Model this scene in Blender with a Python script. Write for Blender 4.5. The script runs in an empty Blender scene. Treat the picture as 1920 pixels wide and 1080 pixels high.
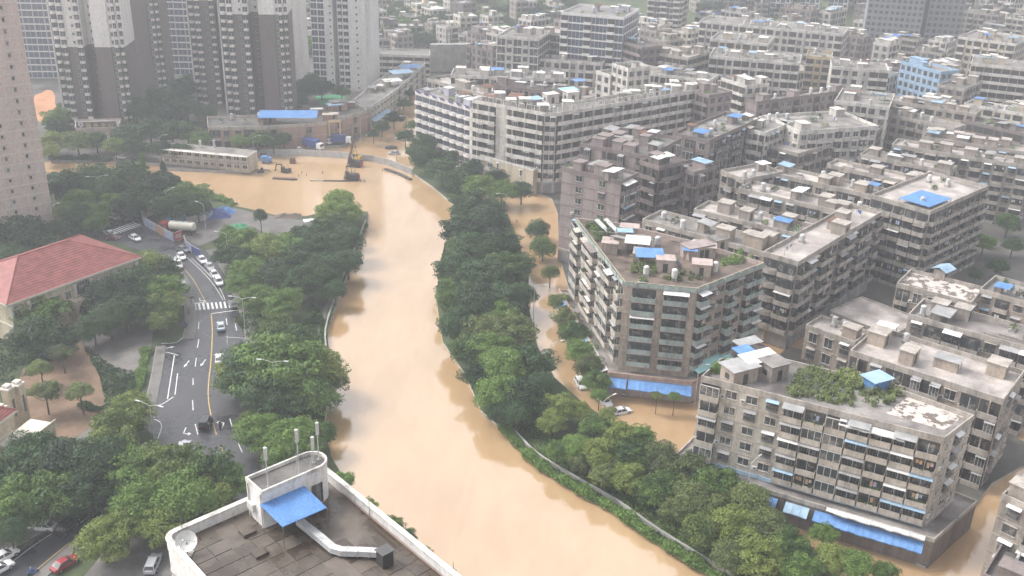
import bpy, bmesh, math, random
import numpy as np
from mathutils import Vector, Matrix
random.seed(7); RNG = np.random.default_rng(7)
R = math.radians
SC = bpy.context.scene
COL = SC.collection

# ------------------------------------------------------------------ camera
FPX, CAMH, PITCH, ROLL = 1880.0, 105.0, R(24.05), R(-1.7)
_f = Vector((0, math.cos(PITCH), -math.sin(PITCH)))
_r0 = Vector((1, 0, 0)); _u0 = _r0.cross(_f)
_r = _r0*math.cos(ROLL) - _u0*math.sin(ROLL)
_u = _u0*math.cos(ROLL) + _r0*math.sin(ROLL)
cam_d = bpy.data.cameras.new('camera'); cam = bpy.data.objects.new('camera', cam_d); COL.objects.link(cam)
cam_d.sensor_width = 36; cam_d.lens = 36*FPX/1920; cam_d.clip_start = 1; cam_d.clip_end = 6000
M3 = Matrix((_r, _u, -_f)).transposed()
cam.matrix_world = Matrix.Translation((0, 0, CAMH)) @ M3.to_4x4()
SC.camera = cam

# ------------------------------------------------------------------ sky, sun, exposure (overcast, rain just over)
SUN_EL, SUN_AZ = R(50), R(285)
w = bpy.data.worlds.new('World'); SC.world = w; w.use_nodes = True
nt = w.node_tree; nt.nodes.clear()
wo = nt.nodes.new('ShaderNodeOutputWorld'); bg = nt.nodes.new('ShaderNodeBackground')
sky = nt.nodes.new('ShaderNodeTexSky'); sky.sky_type = 'NISHITA'; sky.sun_disc = False
sky.sun_elevation = SUN_EL; sky.sun_rotation = SUN_AZ; sky.air_density = 1.0; sky.dust_density = 5.0; sky.ozone_density = 1.0
hs = nt.nodes.new('ShaderNodeHueSaturation'); hs.inputs['Saturation'].default_value = 0.22
nt.links.new(sky.outputs[0], hs.inputs['Color']); nt.links.new(hs.outputs[0], bg.inputs[0]); nt.links.new(bg.outputs[0], wo.inputs[0])
bg.inputs[1].default_value = 0.15
sd = bpy.data.lights.new('sun', 'SUN'); sd.energy = 0.9; sd.angle = R(14); sd.color = (1, .97, .92)
sun = bpy.data.objects.new('sun', sd); COL.objects.link(sun)
sun.rotation_euler = Vector((math.sin(SUN_AZ)*math.cos(SUN_EL), math.cos(SUN_AZ)*math.cos(SUN_EL), math.sin(SUN_EL))).to_track_quat('Z', 'Y').to_euler()
SC.view_settings.view_transform = 'Standard'; SC.view_settings.look = 'None'
SC.view_settings.gamma = 1; SC.view_settings.exposure = 1.28
SC.view_settings.use_curve_mapping = False

# ------------------------------------------------------------------ picture -> place
def at(px, py, z=0.0):
    d = _f + _r*((px-960)/FPX) + _u*((540-py)/FPX)
    t = (z-CAMH)/d.z
    return Vector((d.x*t, d.y*t, z))

# ------------------------------------------------------------------ materials
MATS = {}
def new_mat(name):
    m = bpy.data.materials.new(name); m.use_nodes = True; MATS[name] = m
    n = m.node_tree.nodes; return m, n, m.node_tree.links, n['Principled BSDF']
def ramp(n, l, src, stops):
    r = n.new('ShaderNodeValToRGB'); l.new(src, r.inputs[0])
    while len(r.color_ramp.elements) < len(stops): r.color_ramp.elements.new(.5)
    for e, (p, c) in zip(r.color_ramp.elements, stops):
        e.position = p; e.color = (*c, 1) if len(c) == 3 else c
    return r
def noise(n, l, scale, detail=4, vec=None, rough=.6):
    t = n.new('ShaderNodeTexNoise'); t.inputs['Scale'].default_value = scale; t.inputs['Detail'].default_value = detail; t.inputs['Roughness'].default_value = rough
    if vec: l.new(vec, t.inputs['Vector'])
    return t.outputs['Fac']
def mapped(n, l, sc):
    g = n.new('ShaderNodeNewGeometry'); m = n.new('ShaderNodeMapping'); m.inputs['Scale'].default_value = sc
    l.new(g.outputs['Position'], m.inputs['Vector']); return m.outputs[0]
def mulc(n, l, a, b, fac=1.0):
    x = n.new('ShaderNodeMix'); x.data_type = 'RGBA'; x.blend_type = 'MULTIPLY'; x.inputs[0].default_value = fac
    l.new(a, x.inputs[6]); l.new(b, x.inputs[7]); return x.outputs[2]
def wall_mat(name, c, stain=.45, rough=.85, streak=.12, bump=.15):
    """rendered or tiled wall with rain streaks and blotches"""
    m, n, l, b = new_mat(name)
    c = np.array(c)
    st = noise(n, l, .55, 6, mapped(n, l, (1, 1, streak)))
    r1 = ramp(n, l, st, [(.30, tuple(c*(1-stain))), (.56, tuple(c)), (.8, tuple(np.minimum(c*1.08, .9)))])
    bl = noise(n, l, 2.2, 5, mapped(n, l, (1, 1, .6)))
    r2 = ramp(n, l, bl, [(.28, (.62, .60, .57)), (.55, (1, 1, 1))])
    l.new(mulc(n, l, r1.outputs[0], r2.outputs[0], .8), b.inputs['Base Color'])
    b.inputs['Roughness'].default_value = rough
    bp = n.new('ShaderNodeBump'); bp.inputs['Strength'].default_value = bump; bp.inputs['Distance'].default_value = .05
    l.new(bl, bp.inputs['Height']); l.new(bp.outputs[0], b.inputs['Normal'])
    return m
def blotch_mat(name, ca, cb, scale=.4, rough=.8, rlo=None, lo=.35, hi=.65, bump=.2, fine=None):
    m, n, l, b = new_mat(name)
    nz = noise(n, l, scale, 8, mapped(n, l, (1, 1, 1)))
    r1 = ramp(n, l, nz, [(lo, ca), (hi, cb)])
    f = noise(n, l, fine or scale*9, 5, mapped(n, l, (1, 1, 1)))
    r2 = ramp(n, l, f, [(.3, (.72, .72, .72)), (.6, (1, 1, 1))])
    l.new(mulc(n, l, r1.outputs[0], r2.outputs[0], .8), b.inputs['Base Color'])
    if rlo is None: b.inputs['Roughness'].default_value = rough
    else:
        rr = ramp(n, l, nz, [(lo, (rlo,)*3), (hi, (rough,)*3)]); l.new(rr.outputs[0], b.inputs['Roughness'])
    bp = n.new('ShaderNodeBump'); bp.inputs['Strength'].default_value = bump; bp.inputs['Distance'].default_value = .04
    l.new(f, bp.inputs['Height']); l.new(bp.outputs[0], b.inputs['Normal'])
    return m
def plain(name, c, rough=.6, metal=0., var=.25, scale=3.0):
    m, n, l, b = new_mat(name); c = np.array(c)
    nz = noise(n, l, scale, 4, mapped(n, l, (1, 1, 1)))
    r1 = ramp(n, l, nz, [(.3, tuple(c*(1-var))), (.65, tuple(c))]); l.new(r1.outputs[0], b.inputs['Base Color'])
    b.inputs['Roughness'].default_value = rough; b.inputs['Metallic'].default_value = metal
    return m
def paint(name, c, rough=.25):
    m, n, l, b = new_mat(name); b.inputs['Base Color'].default_value = (*c, 1); b.inputs['Roughness'].default_value = rough
    b.inputs['Coat Weight'].default_value = .6; b.inputs['Coat Roughness'].default_value = .08
    return m
def leaf_mat(name, dark, light):
    m, n, l, b = new_mat(name)
    oi = n.new('ShaderNodeObjectInfo')
    nz = noise(n, l, .35, 5, mapped(n, l, (1, 1, 1)))
    f = noise(n, l, 2.5, 3, mapped(n, l, (1, 1, 1)))
    a = n.new('ShaderNodeMath'); a.operation = 'ADD'; l.new(nz, a.inputs[0])
    mm = n.new('ShaderNodeMath'); mm.operation = 'MULTIPLY'; mm.inputs[1].default_value = .5; l.new(f, mm.inputs[0]); l.new(mm.outputs[0], a.inputs[1])
    a2 = n.new('ShaderNodeMath'); a2.operation = 'MULTIPLY_ADD'; a2.inputs[1].default_value = .40; l.new(oi.outputs['Random'], a2.inputs[0]); l.new(a.outputs[0], a2.inputs[2])
    r1 = ramp(n, l, a2.outputs[0], [(.66, dark), (1.16, light)])
    l.new(r1.outputs[0], b.inputs['Base Color']); b.inputs['Roughness'].default_value = .55
    b.inputs['Specular IOR Level'].default_value = .3
    tr = n.new('ShaderNodeBsdfTranslucent'); l.new(r1.outputs[0], tr.inputs[0])
    mx = n.new('ShaderNodeMixShader'); mx.inputs[0].default_value = .25
    l.new(b.outputs[0], mx.inputs[1]); l.new(tr.outputs[0], mx.inputs[2]); l.new(mx.outputs[0], n['Material Output'].inputs[0])
    return m

wall_mat('wall_beige', (.43, .36, .30)); wall_mat('wall_grey', (.37, .325, .285)); wall_mat('wall_dark', (.19, .16, .145))
wall_mat('wall_white', (.58, .545, .50), .45); wall_mat('wall_cream', (.55, .48, .37), .3); wall_mat('wall_pink', (.46, .37, .34), .3)
wall_mat('wall_pinktile', (.62, .50, .455), .12, .6, .3, .05); wall_mat('wall_plaster', (.53, .485, .42), .45); wall_mat('wall_brown', (.15, .12, .115), .12, .6); wall_mat('wall_mauve', (.34, .28, .27), .3)
wall_mat('wall_tower_white', (.76, .74, .72), .15, .6); wall_mat('wall_lilac', (.50, .50, .56), .25); wall_mat('wall_blue', (.30, .44, .60), .2)
wall_mat('wall_yellow', (.58, .46, .28), .25); wall_mat('wall_greymist', (.27, .27, .28), .12); wall_mat('wall_brick', (.42, .28, .22), .3)
wall_mat('parapet_white', (.68, .65, .605), .48); wall_mat('parapet_grey', (.43, .39, .35), .45); wall_mat('parapet_teal', (.36, .43, .405), .5)
wall_mat('parapet_beige', (.50, .45, .39), .4); wall_mat('parapet_brown', (.24, .20, .19), .3)
wall_mat('villa_wall', (.62, .53, .40), .25); plain('stone_trim', (.66, .61, .53), .7, var=.15)
blotch_mat('roof_pale', (.25, .22, .205), (.54, .485, .45), .22, .8, .35, bump=.3)
blotch_mat('roof_grey', (.11, .10, .095), (.32, .295, .275), .25, .8, .3, bump=.3)
blotch_mat('roof_dark', (.085, .08, .075), (.19, .175, .16), .3, .75, .35)
blotch_mat('roof_patchy', (.16, .13, .11), (.56, .50, .46), .55, .8, lo=.46, hi=.5)
blotch_mat('roof_soil', (.06, .045, .035), (.20, .15, .12), .35, .9, .35)
blotch_mat('roof_screed', (.060, .044, .032), (.15, .125, .105), .22, .75, .12, .40, .60)
blotch_mat('roof_tile_a', (.066, .050, .038), (.132, .108, .088), .30, .6, .12)
blotch_mat('roof_tile_b', (.056, .042, .032), (.118, .096, .078), .33, .6, .10)
blotch_mat('red_tile', (.20, .052, .046), (.33, .10, .088), .6, .6, bump=.3)
blotch_mat('blue_sheet', (.085, .20, .44), (.16, .34, .66), .45, .5, bump=.1, lo=.25, hi=.7)
blotch_mat('lightblue_sheet', (.22, .34, .46), (.40, .56, .70), .45, .5, bump=.1, lo=.25, hi=.7)
blotch_mat('cyan_sheet', (.28, .58, .60), (.42, .70, .70), .5, .45, bump=.05)
blotch_mat('white_sheet', (.55, .55, .54), (.78, .78, .76), .5, .5, bump=.05)
blotch_mat('grey_sheet', (.28, .28, .28), (.42, .41, .41), .5, .5, bump=.05)
blotch_mat('galv', (.42, .42, .42), (.58, .58, .57), 1.5, .45)
gm, n, l, b = new_mat('glass')
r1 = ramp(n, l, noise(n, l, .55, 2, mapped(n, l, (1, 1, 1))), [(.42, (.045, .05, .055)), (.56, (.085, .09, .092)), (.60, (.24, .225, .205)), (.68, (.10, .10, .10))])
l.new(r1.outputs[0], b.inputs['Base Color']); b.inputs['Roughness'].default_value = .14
plain('glass_green', (.05, .10, .10), .12, var=.4, scale=.6)
plain('glass_blue', (.09, .11, .15), .12, var=.4, scale=.6)
plain('opening_shade', (.075, .068, .062), .8, var=.6, scale=.5); plain('frame_white', (.6, .6, .58), .5, var=.1); plain('frame_dark', (.09, .09, .09), .5)  # dark plates paint the shade in balcony backs and doorways; walls stay uncut
plain('steel', (.30, .30, .31), .45, .6); plain('rust', (.22, .12, .08), .8, var=.5); plain('ac_white', (.62, .61, .58), .55, var=.2)
plain('asphalt_b', (.06, .06, .065), .5); plain('kerb', (.26, .25, .235), .8); plain('bark', (.10, .075, .055), .9)
plain('line_white', (.72, .72, .70), .55, var=.35, scale=2.5); plain('line_yellow', (.60, .40, .12), .55, var=.35, scale=2.5)
plain('rubber', (.02, .02, .02), .7); plain('rim', (.5, .5, .52), .3, .8, .1); plain('lamp_red', (.4, .02, .02), .3); plain('lamp_white', (.75, .75, .72), .2)
plain('skin', (.45, .30, .22), .6, var=.1); plain('cloth_dark', (.03, .03, .035), .8); plain('cloth_blue', (.05, .15, .42), .7); plain('cloth_white', (.6, .6, .6), .7)
plain('cloth_red', (.5, .05, .05), .7); plain('hair', (.015, .012, .01), .6)
plain('machine_dark', (.05, .045, .045), .6); plain('machine_yellow', (.58, .36, .05), .5); plain('machine_red', (.35, .05, .045), .45)
plain('tank_cream', (.70, .66, .55), .35, var=.12, scale=1); plain('container_blue', (.06, .09, .28), .55); plain('poster_blue', (.40, .45, .62), .5, var=.5, scale=.6)
plain('poster_orange', (.52, .32, .18), .5, var=.5); plain('poster_pink', (.55, .46, .48), .5, var=.4, scale=.8); plain('sign_red', (.50, .05, .05), .5, var=.15); plain('gold', (.62, .50, .24), .4, .3); plain('purple_sheet', (.22, .20, .42), .6)
for nm, c in dict(car_white=(.78, .78, .78), car_silver=(.42, .43, .45), car_black=(.015, .015, .018), car_red=(.28, .02, .03), car_blue=(.45, .55, .62), car_grey=(.18, .19, .20), car_darkred=(.12, .015, .02)).items(): paint(nm, c)
leaf_mat('leaf_dark', (.011, .031, .013), (.052, .105, .036)); leaf_mat('leaf_mid', (.021, .056, .016), (.135, .225, .047))
leaf_mat('leaf_light', (.055, .095, .022), (.20, .25, .06)); leaf_mat('leaf_olive', (.034, .055, .020), (.16, .20, .065)); leaf_mat('leaf_fresh', (.06, .13, .025), (.18, .27, .05))

# flood water: silt-brown body under a glossy surface
m, n, l, b = new_mat('flood_water')
nz = noise(n, l, .018, 5, mapped(n, l, (1, .45, 1))); nz2 = noise(n, l, .09, 6, mapped(n, l, (1, .35, 1)))
r1 = ramp(n, l, nz, [(.33, (.42, .265, .135)), (.66, (.55, .385, .230))]); r2 = ramp(n, l, nz2, [(.25, (.86, .84, .80)), (.6, (1, 1, 1))])
sw = n.new('ShaderNodeTexNoise'); sw.inputs['Scale'].default_value = .05; sw.inputs['Detail'].default_value = 7; sw.inputs['Distortion'].default_value = 2.2; l.new(mapped(n, l, (1.6, .35, 1)), sw.inputs['Vector'])
r3 = ramp(n, l, sw.outputs['Fac'], [(.38, (.87, .85, .82)), (.50, (1, 1, 1)), (.62, (.95, .93, .90))])
l.new(mulc(n, l, mulc(n, l, r1.outputs[0], r2.outputs[0], .9), r3.outputs[0], .45), b.inputs['Base Color'])
b.inputs['Roughness'].default_value = .07; b.inputs['IOR'].default_value = 2.7
wv = noise(n, l, .9, 4, mapped(n, l, (1, .6, 1))); wv2 = noise(n, l, .12, 3, mapped(n, l, (1, .5, 1)))
ad = n.new('ShaderNodeMath'); ad.operation = 'MULTIPLY_ADD'; ad.inputs[1].default_value = 3.0; l.new(wv2, ad.inputs[0]); l.new(wv, ad.inputs[2])
bp = n.new('ShaderNodeBump'); bp.inputs['Strength'].default_value = .16; bp.inputs['Distance'].default_value = .12
l.new(ad.outputs[0], bp.inputs['Height']); l.new(bp.outputs[0], b.inputs['Normal'])
# wet asphalt: puddles and patches
m, n, l, b = new_mat('asphalt')
nz = noise(n, l, .10, 7, mapped(n, l, (1, 1, 1))); f = noise(n, l, 3, 6, mapped(n, l, (1, 1, 1)))
r1 = ramp(n, l, nz, [(.35, (.030, .030, .034)), (.65, (.070, .070, .076))]); r2 = ramp(n, l, f, [(.3, (.75, .75, .75)), (.6, (1, 1, 1))])
l.new(mulc(n, l, r1.outputs[0], r2.outputs[0], .9), b.inputs['Base Color'])
rr = ramp(n, l, nz, [(.38, (.10,)*3), (.60, (.5,)*3)]); l.new(rr.outputs[0], b.inputs['Roughness'])
blotch_mat('pavement', (.10, .095, .09), (.20, .185, .17), .3, .8, .4); blotch_mat('earth', (.13, .085, .055), (.26, .17, .11), .15, .95)
blotch_mat('court_ground', (.055, .052, .045), (.14, .13, .115), .12, .85, .35); blotch_mat('grass_ground', (.035, .055, .022), (.085, .11, .045), .1, .95)
blotch_mat('hill_ground', (.022, .040, .018), (.11, .15, .05), .02, .95, fine=.4); blotch_mat('orange_earth', (.42, .20, .10), (.55, .28, .15), .1, .95)
blotch_mat('court_green', (.05, .26, .12), (.07, .32, .15), .3, .7); blotch_mat('concrete', (.26, .25, .235), (.42, .41, .385), .3, .8)

# ------------------------------------------------------------------ mesh helpers
CH = {}
class MB:
    def __init__(s): s.v = []; s.f = []; s.mi = []; s.mats = []
    def mat(s, name):
        if name not in s.mats: s.mats.append(name)
        return s.mats.index(name)
    def face(s, pts, m):
        k = len(s.v); s.v += [tuple(p) for p in pts]; s.f.append(tuple(range(k, k+len(pts)))); s.mi.append(s.mat(m))
    def box(s, x0, x1, y0, y1, z0, z1, m, skip=''):
        k = len(s.v); i = s.mat(m)
        s.v += [(x0,y0,z0),(x1,y0,z0),(x1,y1,z0),(x0,y1,z0),(x0,y0,z1),(x1,y0,z1),(x1,y1,z1),(x0,y1,z1)]
        F = dict(b=(0,3,2,1), t=(4,5,6,7), s=(0,1,5,4), e=(1,2,6,5), n=(2,3,7,6), w=(3,0,4,7))
        for c, q in F.items():
            if c not in skip: s.f.append(tuple(k+j for j in q)); s.mi.append(i)
        return s
    def prism(s, poly, z0, z1, m, mtop=None, bottom=False):
        """poly counter-clockwise seen from above"""
        n = len(poly); k = len(s.v); i = s.mat(m); it = s.mat(mtop or m)
        s.v += [(p[0], p[1], z0) for p in poly] + [(p[0], p[1], z1) for p in poly]
        for j in range(n):
            s.f.append((k+j, k+(j+1) % n, k+n+(j+1) % n, k+n+j)); s.mi.append(i)
        s.f.append(tuple(k+n+j for j in range(n))); s.mi.append(it)
        if bottom: s.f.append(tuple(k+n-1-j for j in range(n))); s.mi.append(i)
        return s
    def ring(s, poly, t, z0, z1, m):
        """wall of thickness t standing inside the outline poly (ccw)"""
        inn = inset(poly, t); n = len(poly); k = len(s.v); i = s.mat(m)
        s.v += [(p[0], p[1], z0) for p in poly] + [(p[0], p[1], z1) for p in poly] + [(p[0], p[1], z0) for p in inn] + [(p[0], p[1], z1) for p in inn]
        for j in range(n):
            q = (j+1) % n
            for f in ((k+j, k+q, k+n+q, k+n+j), (k+2*n+q, k+2*n+j, k+3*n+j, k+3*n+q), (k+n+j, k+n+q, k+3*n+q, k+3*n+j), (k+j, k+2*n+j, k+2*n+q, k+q)):
                s.f.append(f); s.mi.append(i)
        return s
    def tube(s, p, q, r0, r1, m, n=6, cap=True):
        p = Vector(p); q = Vector(q); d = (q-p); z = d.normalized()
        x = z.orthogonal().normalized(); y = z.cross(x); k = len(s.v); i = s.mat(m)
        for c, rr in ((p, r0), (q, r1)):
            for j in range(n):
                a = 2*math.pi*j/n; s.v.append(tuple(c + x*(rr*math.cos(a)) + y*(rr*math.sin(a))))
        for j in range(n): s.f.append((k+j, k+(j+1) % n, k+n+(j+1) % n, k+n+j)); s.mi.append(i)
        if cap:
            s.f.append(tuple(k+n+j for j in range(n))); s.mi.append(i); s.f.append(tuple(k+n-1-j for j in range(n))); s.mi.append(i)
        return s
    def path(s, pts, r0, r1, m, n=6):
        for j in range(len(pts)-1):
            a = r0+(r1-r0)*j/(len(pts)-1); c = r0+(r1-r0)*(j+1)/(len(pts)-1); s.tube(pts[j], pts[j+1], a, c, m, n)
        return s
    def lathe(s, prof, m, n=12, c=(0, 0)):
        k = len(s.v); i = s.mat(m)
        for r, z in prof:
            for j in range(n): a = 2*math.pi*j/n; s.v.append((c[0]+r*math.cos(a), c[1]+r*math.sin(a), z))
        for h in range(len(prof)-1):
            for j in range(n):
                s.f.append((k+h*n+j, k+h*n+(j+1) % n, k+(h+1)*n+(j+1) % n, k+(h+1)*n+j)); s.mi.append(i)
        s.f.append(tuple(k+(len(prof)-1)*n+j for j in range(n))); s.mi.append(i)
        return s
    def mesh(s, name, smooth=False):
        me = bpy.data.meshes.new(name); me.from_pydata(s.v, [], s.f)
        for nm in s.mats: me.materials.append(MATS[nm])
        me.polygons.foreach_set('material_index', s.mi)
        if smooth: me.polygons.foreach_set('use_smooth', [True]*len(s.f))
        me.update(); return me
    def xf(s, M, start=0):
        for j in range(start, len(s.v)): s.v[j] = tuple(M @ Vector(s.v[j]))
        return s
    def build(s, name, parent=None, loc=None, smooth=False): return link(name, s.mesh(name, smooth), parent, loc)

def inset(poly, t):
    n = len(poly); out = []
    for j in range(n):
        a = Vector(poly[j-1][:2]); b_ = Vector(poly[j][:2]); c = Vector(poly[(j+1) % n][:2])
        d1 = (b_-a).normalized(); d2 = (c-b_).normalized()
        n1 = Vector((-d1.y, d1.x)); n2 = Vector((-d2.y, d2.x)); k = 1+n1.dot(n2)
        out.append(b_ + (n1+n2)*(t/max(k, .2)))
    return out
def ccw(poly):
    a = sum(poly[j-1][0]*poly[j][1]-poly[j][0]*poly[j-1][1] for j in range(len(poly)))
    return list(poly) if a > 0 else list(poly)[::-1]
def link(name, me, parent=None, loc=None, rz=None):
    o = bpy.data.objects.new(name, me); COL.objects.link(o)
    if parent is not None: o.parent = parent; CH.setdefault(parent.name, []).append(o)
    if loc is not None: o.location = loc
    if rz is not None: o.rotation_euler = (0, 0, rz)
    return o
def tag(o, label=None, cat=None, group=None, kind=None):
    if label: o['label'] = label
    if cat: o['category'] = cat
    if group: o['group'] = group
    if kind: o['kind'] = kind
    return o
def thing(name, label, cat, loc, rz=0., group=None):
    o = bpy.data.objects.new(name, None); o.empty_display_size = .5; COL.objects.link(o)
    o.location = loc; o.rotation_euler = (0, 0, rz)
    return tag(o, label, cat, group)
def dup(o, loc, rz=0., scale=None, label=None, group=None, mats=None, depth=0, parent=None):
    """copy of a thing with its parts and sub-parts; mats swaps paint names on the copy only"""
    c = o.copy(); COL.objects.link(c); c.parent = parent
    if parent is not None: CH.setdefault(parent.name, []).append(c)
    if depth == 0:
        c.location = loc; c.rotation_euler = (0, 0, rz)
        if scale: c.scale = (scale,)*3 if not hasattr(scale, '__len__') else scale
        if label: c['label'] = label
        if group: c['group'] = group
    if mats and c.type == 'MESH':
        for j, sl in enumerate(c.material_slots):
            if sl.material and sl.material.name in mats:
                mn = mats[sl.material.name]; sl.link = 'OBJECT'; sl.material = MATS[mn]
    for ch in list(CH.get(o.name, [])): dup(ch, None, depth=depth+1, parent=c, mats=mats)
    return c
def yawdir(deg): return Vector((math.sin(R(deg)), math.cos(R(deg)), 0))
# ================================================================== the setting
LAND = .9            # height of the dry left bank above the flood
def px_poly(pts, z=0.0): return [at(x, y, z) for x, y in pts]
def slab(name, poly, z0, z1, m, mtop=None):
    b = MB(); b.prism(ccw([(p[0], p[1]) for p in poly]), z0, z1, m, mtop)
    return tag(b.build(name), kind='structure')
def fbm(x, y, s=1.0):
    return (math.sin(x*.013*s+1.3)+math.sin(y*.017*s+.7)+math.sin((x+y)*.009*s+2.1)+.5*math.sin(x*.041*s)*math.sin(y*.037*s+1))/3.5
def hill(x, y):
    """height of the wooded slopes behind the town"""
    d = max(0., y-560-(.12*abs(x)))
    h = .045*d + .00022*d*d*.5*(1+fbm(x, y))
    r = max(0., min(1, (x-250)/160))*max(0., y-560)*.14
    return LAND + max(0., h + r + (4*fbm(x, y, 2.2) if d > 20 else 0))

b = MB(); b.face([(-2500, -600, -4), (2500, -600, -4), (2500, 4200, -4), (-2500, 4200, -4)], 'earth'); tag(b.build('ground'), kind='structure')
b = MB(); b.face([(-420, 40, 0), (420, 40, 0), (420, 470, 0), (-420, 470, 0)], 'flood_water'); tag(b.build('flood_water'), kind='structure')

# left bank with the road
lb = [(-900, 1300), (1000, 1300), (850, 1090), (770, 1015), (700, 962), (650, 905), (622, 858), (607, 800), (622, 690), (612, 620), (640, 540), (670, 470), (688, 422), (690, 397), (664, 394), (640, 398), (600, 399), (575, 405), (520, 404), (470, 392), (432, 384), (412, 366), (385, 352), (330, 345), (250, 342), (90, 330), (-300, 325)]
left_bank = slab('left_bank_ground', px_poly(lb, LAND), -3, LAND, 'concrete', 'grass_ground')
# north-west quarter behind the flooded site
nw = [(-900, 292), (60, 298), (210, 300), (300, 306), (300, 315), (466, 321), (478, 300), (520, 276), (640, 272), (668, 262), (690, 243), (715, 222), (745, 190), (768, 165), (785, 128)]
p = px_poly(nw, LAND); p += [Vector((-40, 640, 0)), Vector((-600, 640, 0))]
slab('north_quarter_ground', p, -3, LAND, 'concrete', 'court_ground')
# east quarter
ea = [(800, 128), (792, 180), (778, 240), (790, 262), (880, 292), (965, 340), (1035, 372), (1046, 400), (1048, 475), (1072, 560), (1120, 668), (1148, 716), (1288, 742), (1316, 700), (1420, 640), (1560, 600), (1680, 640), (2300, 700)]
p = px_poly(ea, .45); p += [Vector((700, 640, 0)), Vector((-38, 640, 0))]
slab('east_quarter_ground', p, -3, .45, 'concrete', 'court_ground')
se = [(1300, 815), (1330, 760), (1480, 650), (1640, 690), (1800, 760), (1960, 850), (1860, 905), (1800, 985), (1735, 1062), (1545, 975), (1400, 905)]
slab('courtyard_ground', px_poly(se, .45), -3, .45, 'concrete', 'court_ground')
# wooded strip between river and flooded street
st = [(772, 322), (812, 350), (852, 384), (838, 440), (824, 500), (818, 560), (830, 640), (872, 700), (903, 770), (945, 806), (1000, 866), (1080, 916), (1150, 956), (1220, 1006), (1300, 1056), (1380, 1110), (1600, 1110), (1540, 1040), (1450, 965), (1330, 892), (1250, 836), (1180, 806), (1105, 765), (1040, 708), (1008, 650), (990, 570), (992, 505), (966, 450), (945, 395), (900, 372), (820, 312), (785, 290)]
slab('river_strip_ground', px_poly(st, .5), -3, .5, 'concrete', 'grass_ground')

# hills behind the town
nx, ny = 130, 80; xs = np.linspace(-1300, 1500, nx); ys = np.linspace(560, 2600, ny)
b = MB(); b.v = [(x, y, hill(x, y)-.05 - (2 if y < 561 else 0)) for y in ys for x in xs]
b.mat('hill_ground'); b.f = [(j*nx+i, j*nx+i+1, (j+1)*nx+i+1, (j+1)*nx+i) for j in range(ny-1) for i in range(nx-1)]; b.mi = [0]*len(b.f)
tag(b.build('hills', smooth=True), kind='structure')

# ------------------------------------------------------------------ road on the left bank
RZ = LAND+.02
def ribbon(pts, wd, z, m, b=None, closed=False):
    b = b or MB(); pts = [Vector((p[0], p[1])) for p in pts]; L = []; Q = []
    for j, p in enumerate(pts):
        d = (pts[min(j+1, len(pts)-1)]-pts[max(j-1, 0)]).normalized(); n_ = Vector((-d.y, d.x)); h = wd/2
        L.append(p+n_*h); Q.append(p-n_*h)
    for j in range(len(pts)-1): b.face([(*Q[j], z), (*Q[j+1], z), (*L[j+1], z), (*L[j], z)], m)
    return b
def smooth_px(pts, z, k=6):
    P = [at(x, y, z) for x, y in pts]; out = []
    for j in range(len(P)-1):
        a = P[max(j-1, 0)]; p0 = P[j]; p1 = P[j+1]; c = P[min(j+2, len(P)-1)]
        for i in range(k):
            t = i/k; out.append(.5*((2*p0)+(p1-a)*t+(2*a-5*p0+4*p1-c)*t*t+(3*p0-a-3*p1+c)*t**3))
    return out+[P[-1]]
left_edge = [(170, 440), (215, 455), (275, 474), (318, 505), (338, 540), (346, 600), (340, 638), (292, 650), (283, 700), (272, 752), (268, 790), (282, 812), (300, 835), (290, 870), (200, 925), (100, 990), (-20, 1060), (-120, 1125)]
right_edge = [(-60, 1200), (60, 1110), (130, 1050), (230, 960), (330, 905), (395, 880), (440, 930), (480, 1010), (520, 1100), (600, 1100), (530, 980), (488, 880), (482, 800), (474, 720), (463, 660), (452, 600), (436, 555), (413, 505), (385, 470), (345, 448), (330, 452), (268, 418), (262, 404), (225, 398), (190, 392), (120, 388)]
b = MB(); b.prism(ccw([(p.x, p.y) for p in smooth_px(left_edge, RZ, 4)] + [(p.x, p.y) for p in smooth_px(right_edge, RZ, 3)]), LAND-.3, RZ, 'asphalt')
road = tag(b.build('road'), kind='structure')
# pavements with a kerb step each side
def pave(pts, wd, side, name='pavement'):
    P = smooth_px(pts, RZ, 5); b = MB(); off = []
    for j, p in enumerate(P):
        d = (P[min(j+1, len(P)-1)]-P[max(j-1, 0)]).normalized(); n_ = Vector((-d.y, d.x, 0))*side; off.append((p, p+n_*.18, p+n_*wd))
    for j in range(len(P)-1):
        a, c = off[j], off[j+1]; z0, z1 = LAND-.1, RZ+.13
        f = lambda *q: b.face(q if side > 0 else q[::-1], 'kerb')
        V = lambda v, z: (v.x, v.y, z)
        b.face([V(a[0], z0), V(c[0], z0), V(c[0], z1), V(a[0], z1)], 'kerb'); b.face([V(a[0], z1), V(c[0], z1), V(c[1], z1), V(a[1], z1)], 'kerb')
        b.face([V(a[1], z1-.004), V(c[1], z1-.004), V(c[2], z1-.004), V(a[2], z1-.004)], 'pavement'); b.face([V(a[2], z0), V(c[2], z0), V(c[2], z1-.004), V(a[2], z1-.004)], 'kerb')
    return tag(b.build(name), kind='structure')
pave([(300, 480), (322, 510), (339, 545), (347, 600), (341, 638)], 2.6, 1)
pave([(292, 650), (284, 700), (273, 752), (268, 788)], 2.2, 1)
pave([(272, 830), (285, 868), (200, 920), (100, 985), (-20, 1055)], 2.2, -1)
pave([(386, 470), (415, 505), (438, 555), (453, 600), (464, 660), (475, 720), (484, 800), (492, 880)], 2.6, 1)
pave([(395, 876), (330, 900), (230, 955), (130, 1045), (60, 1105)], 2.0, -1)
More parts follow.
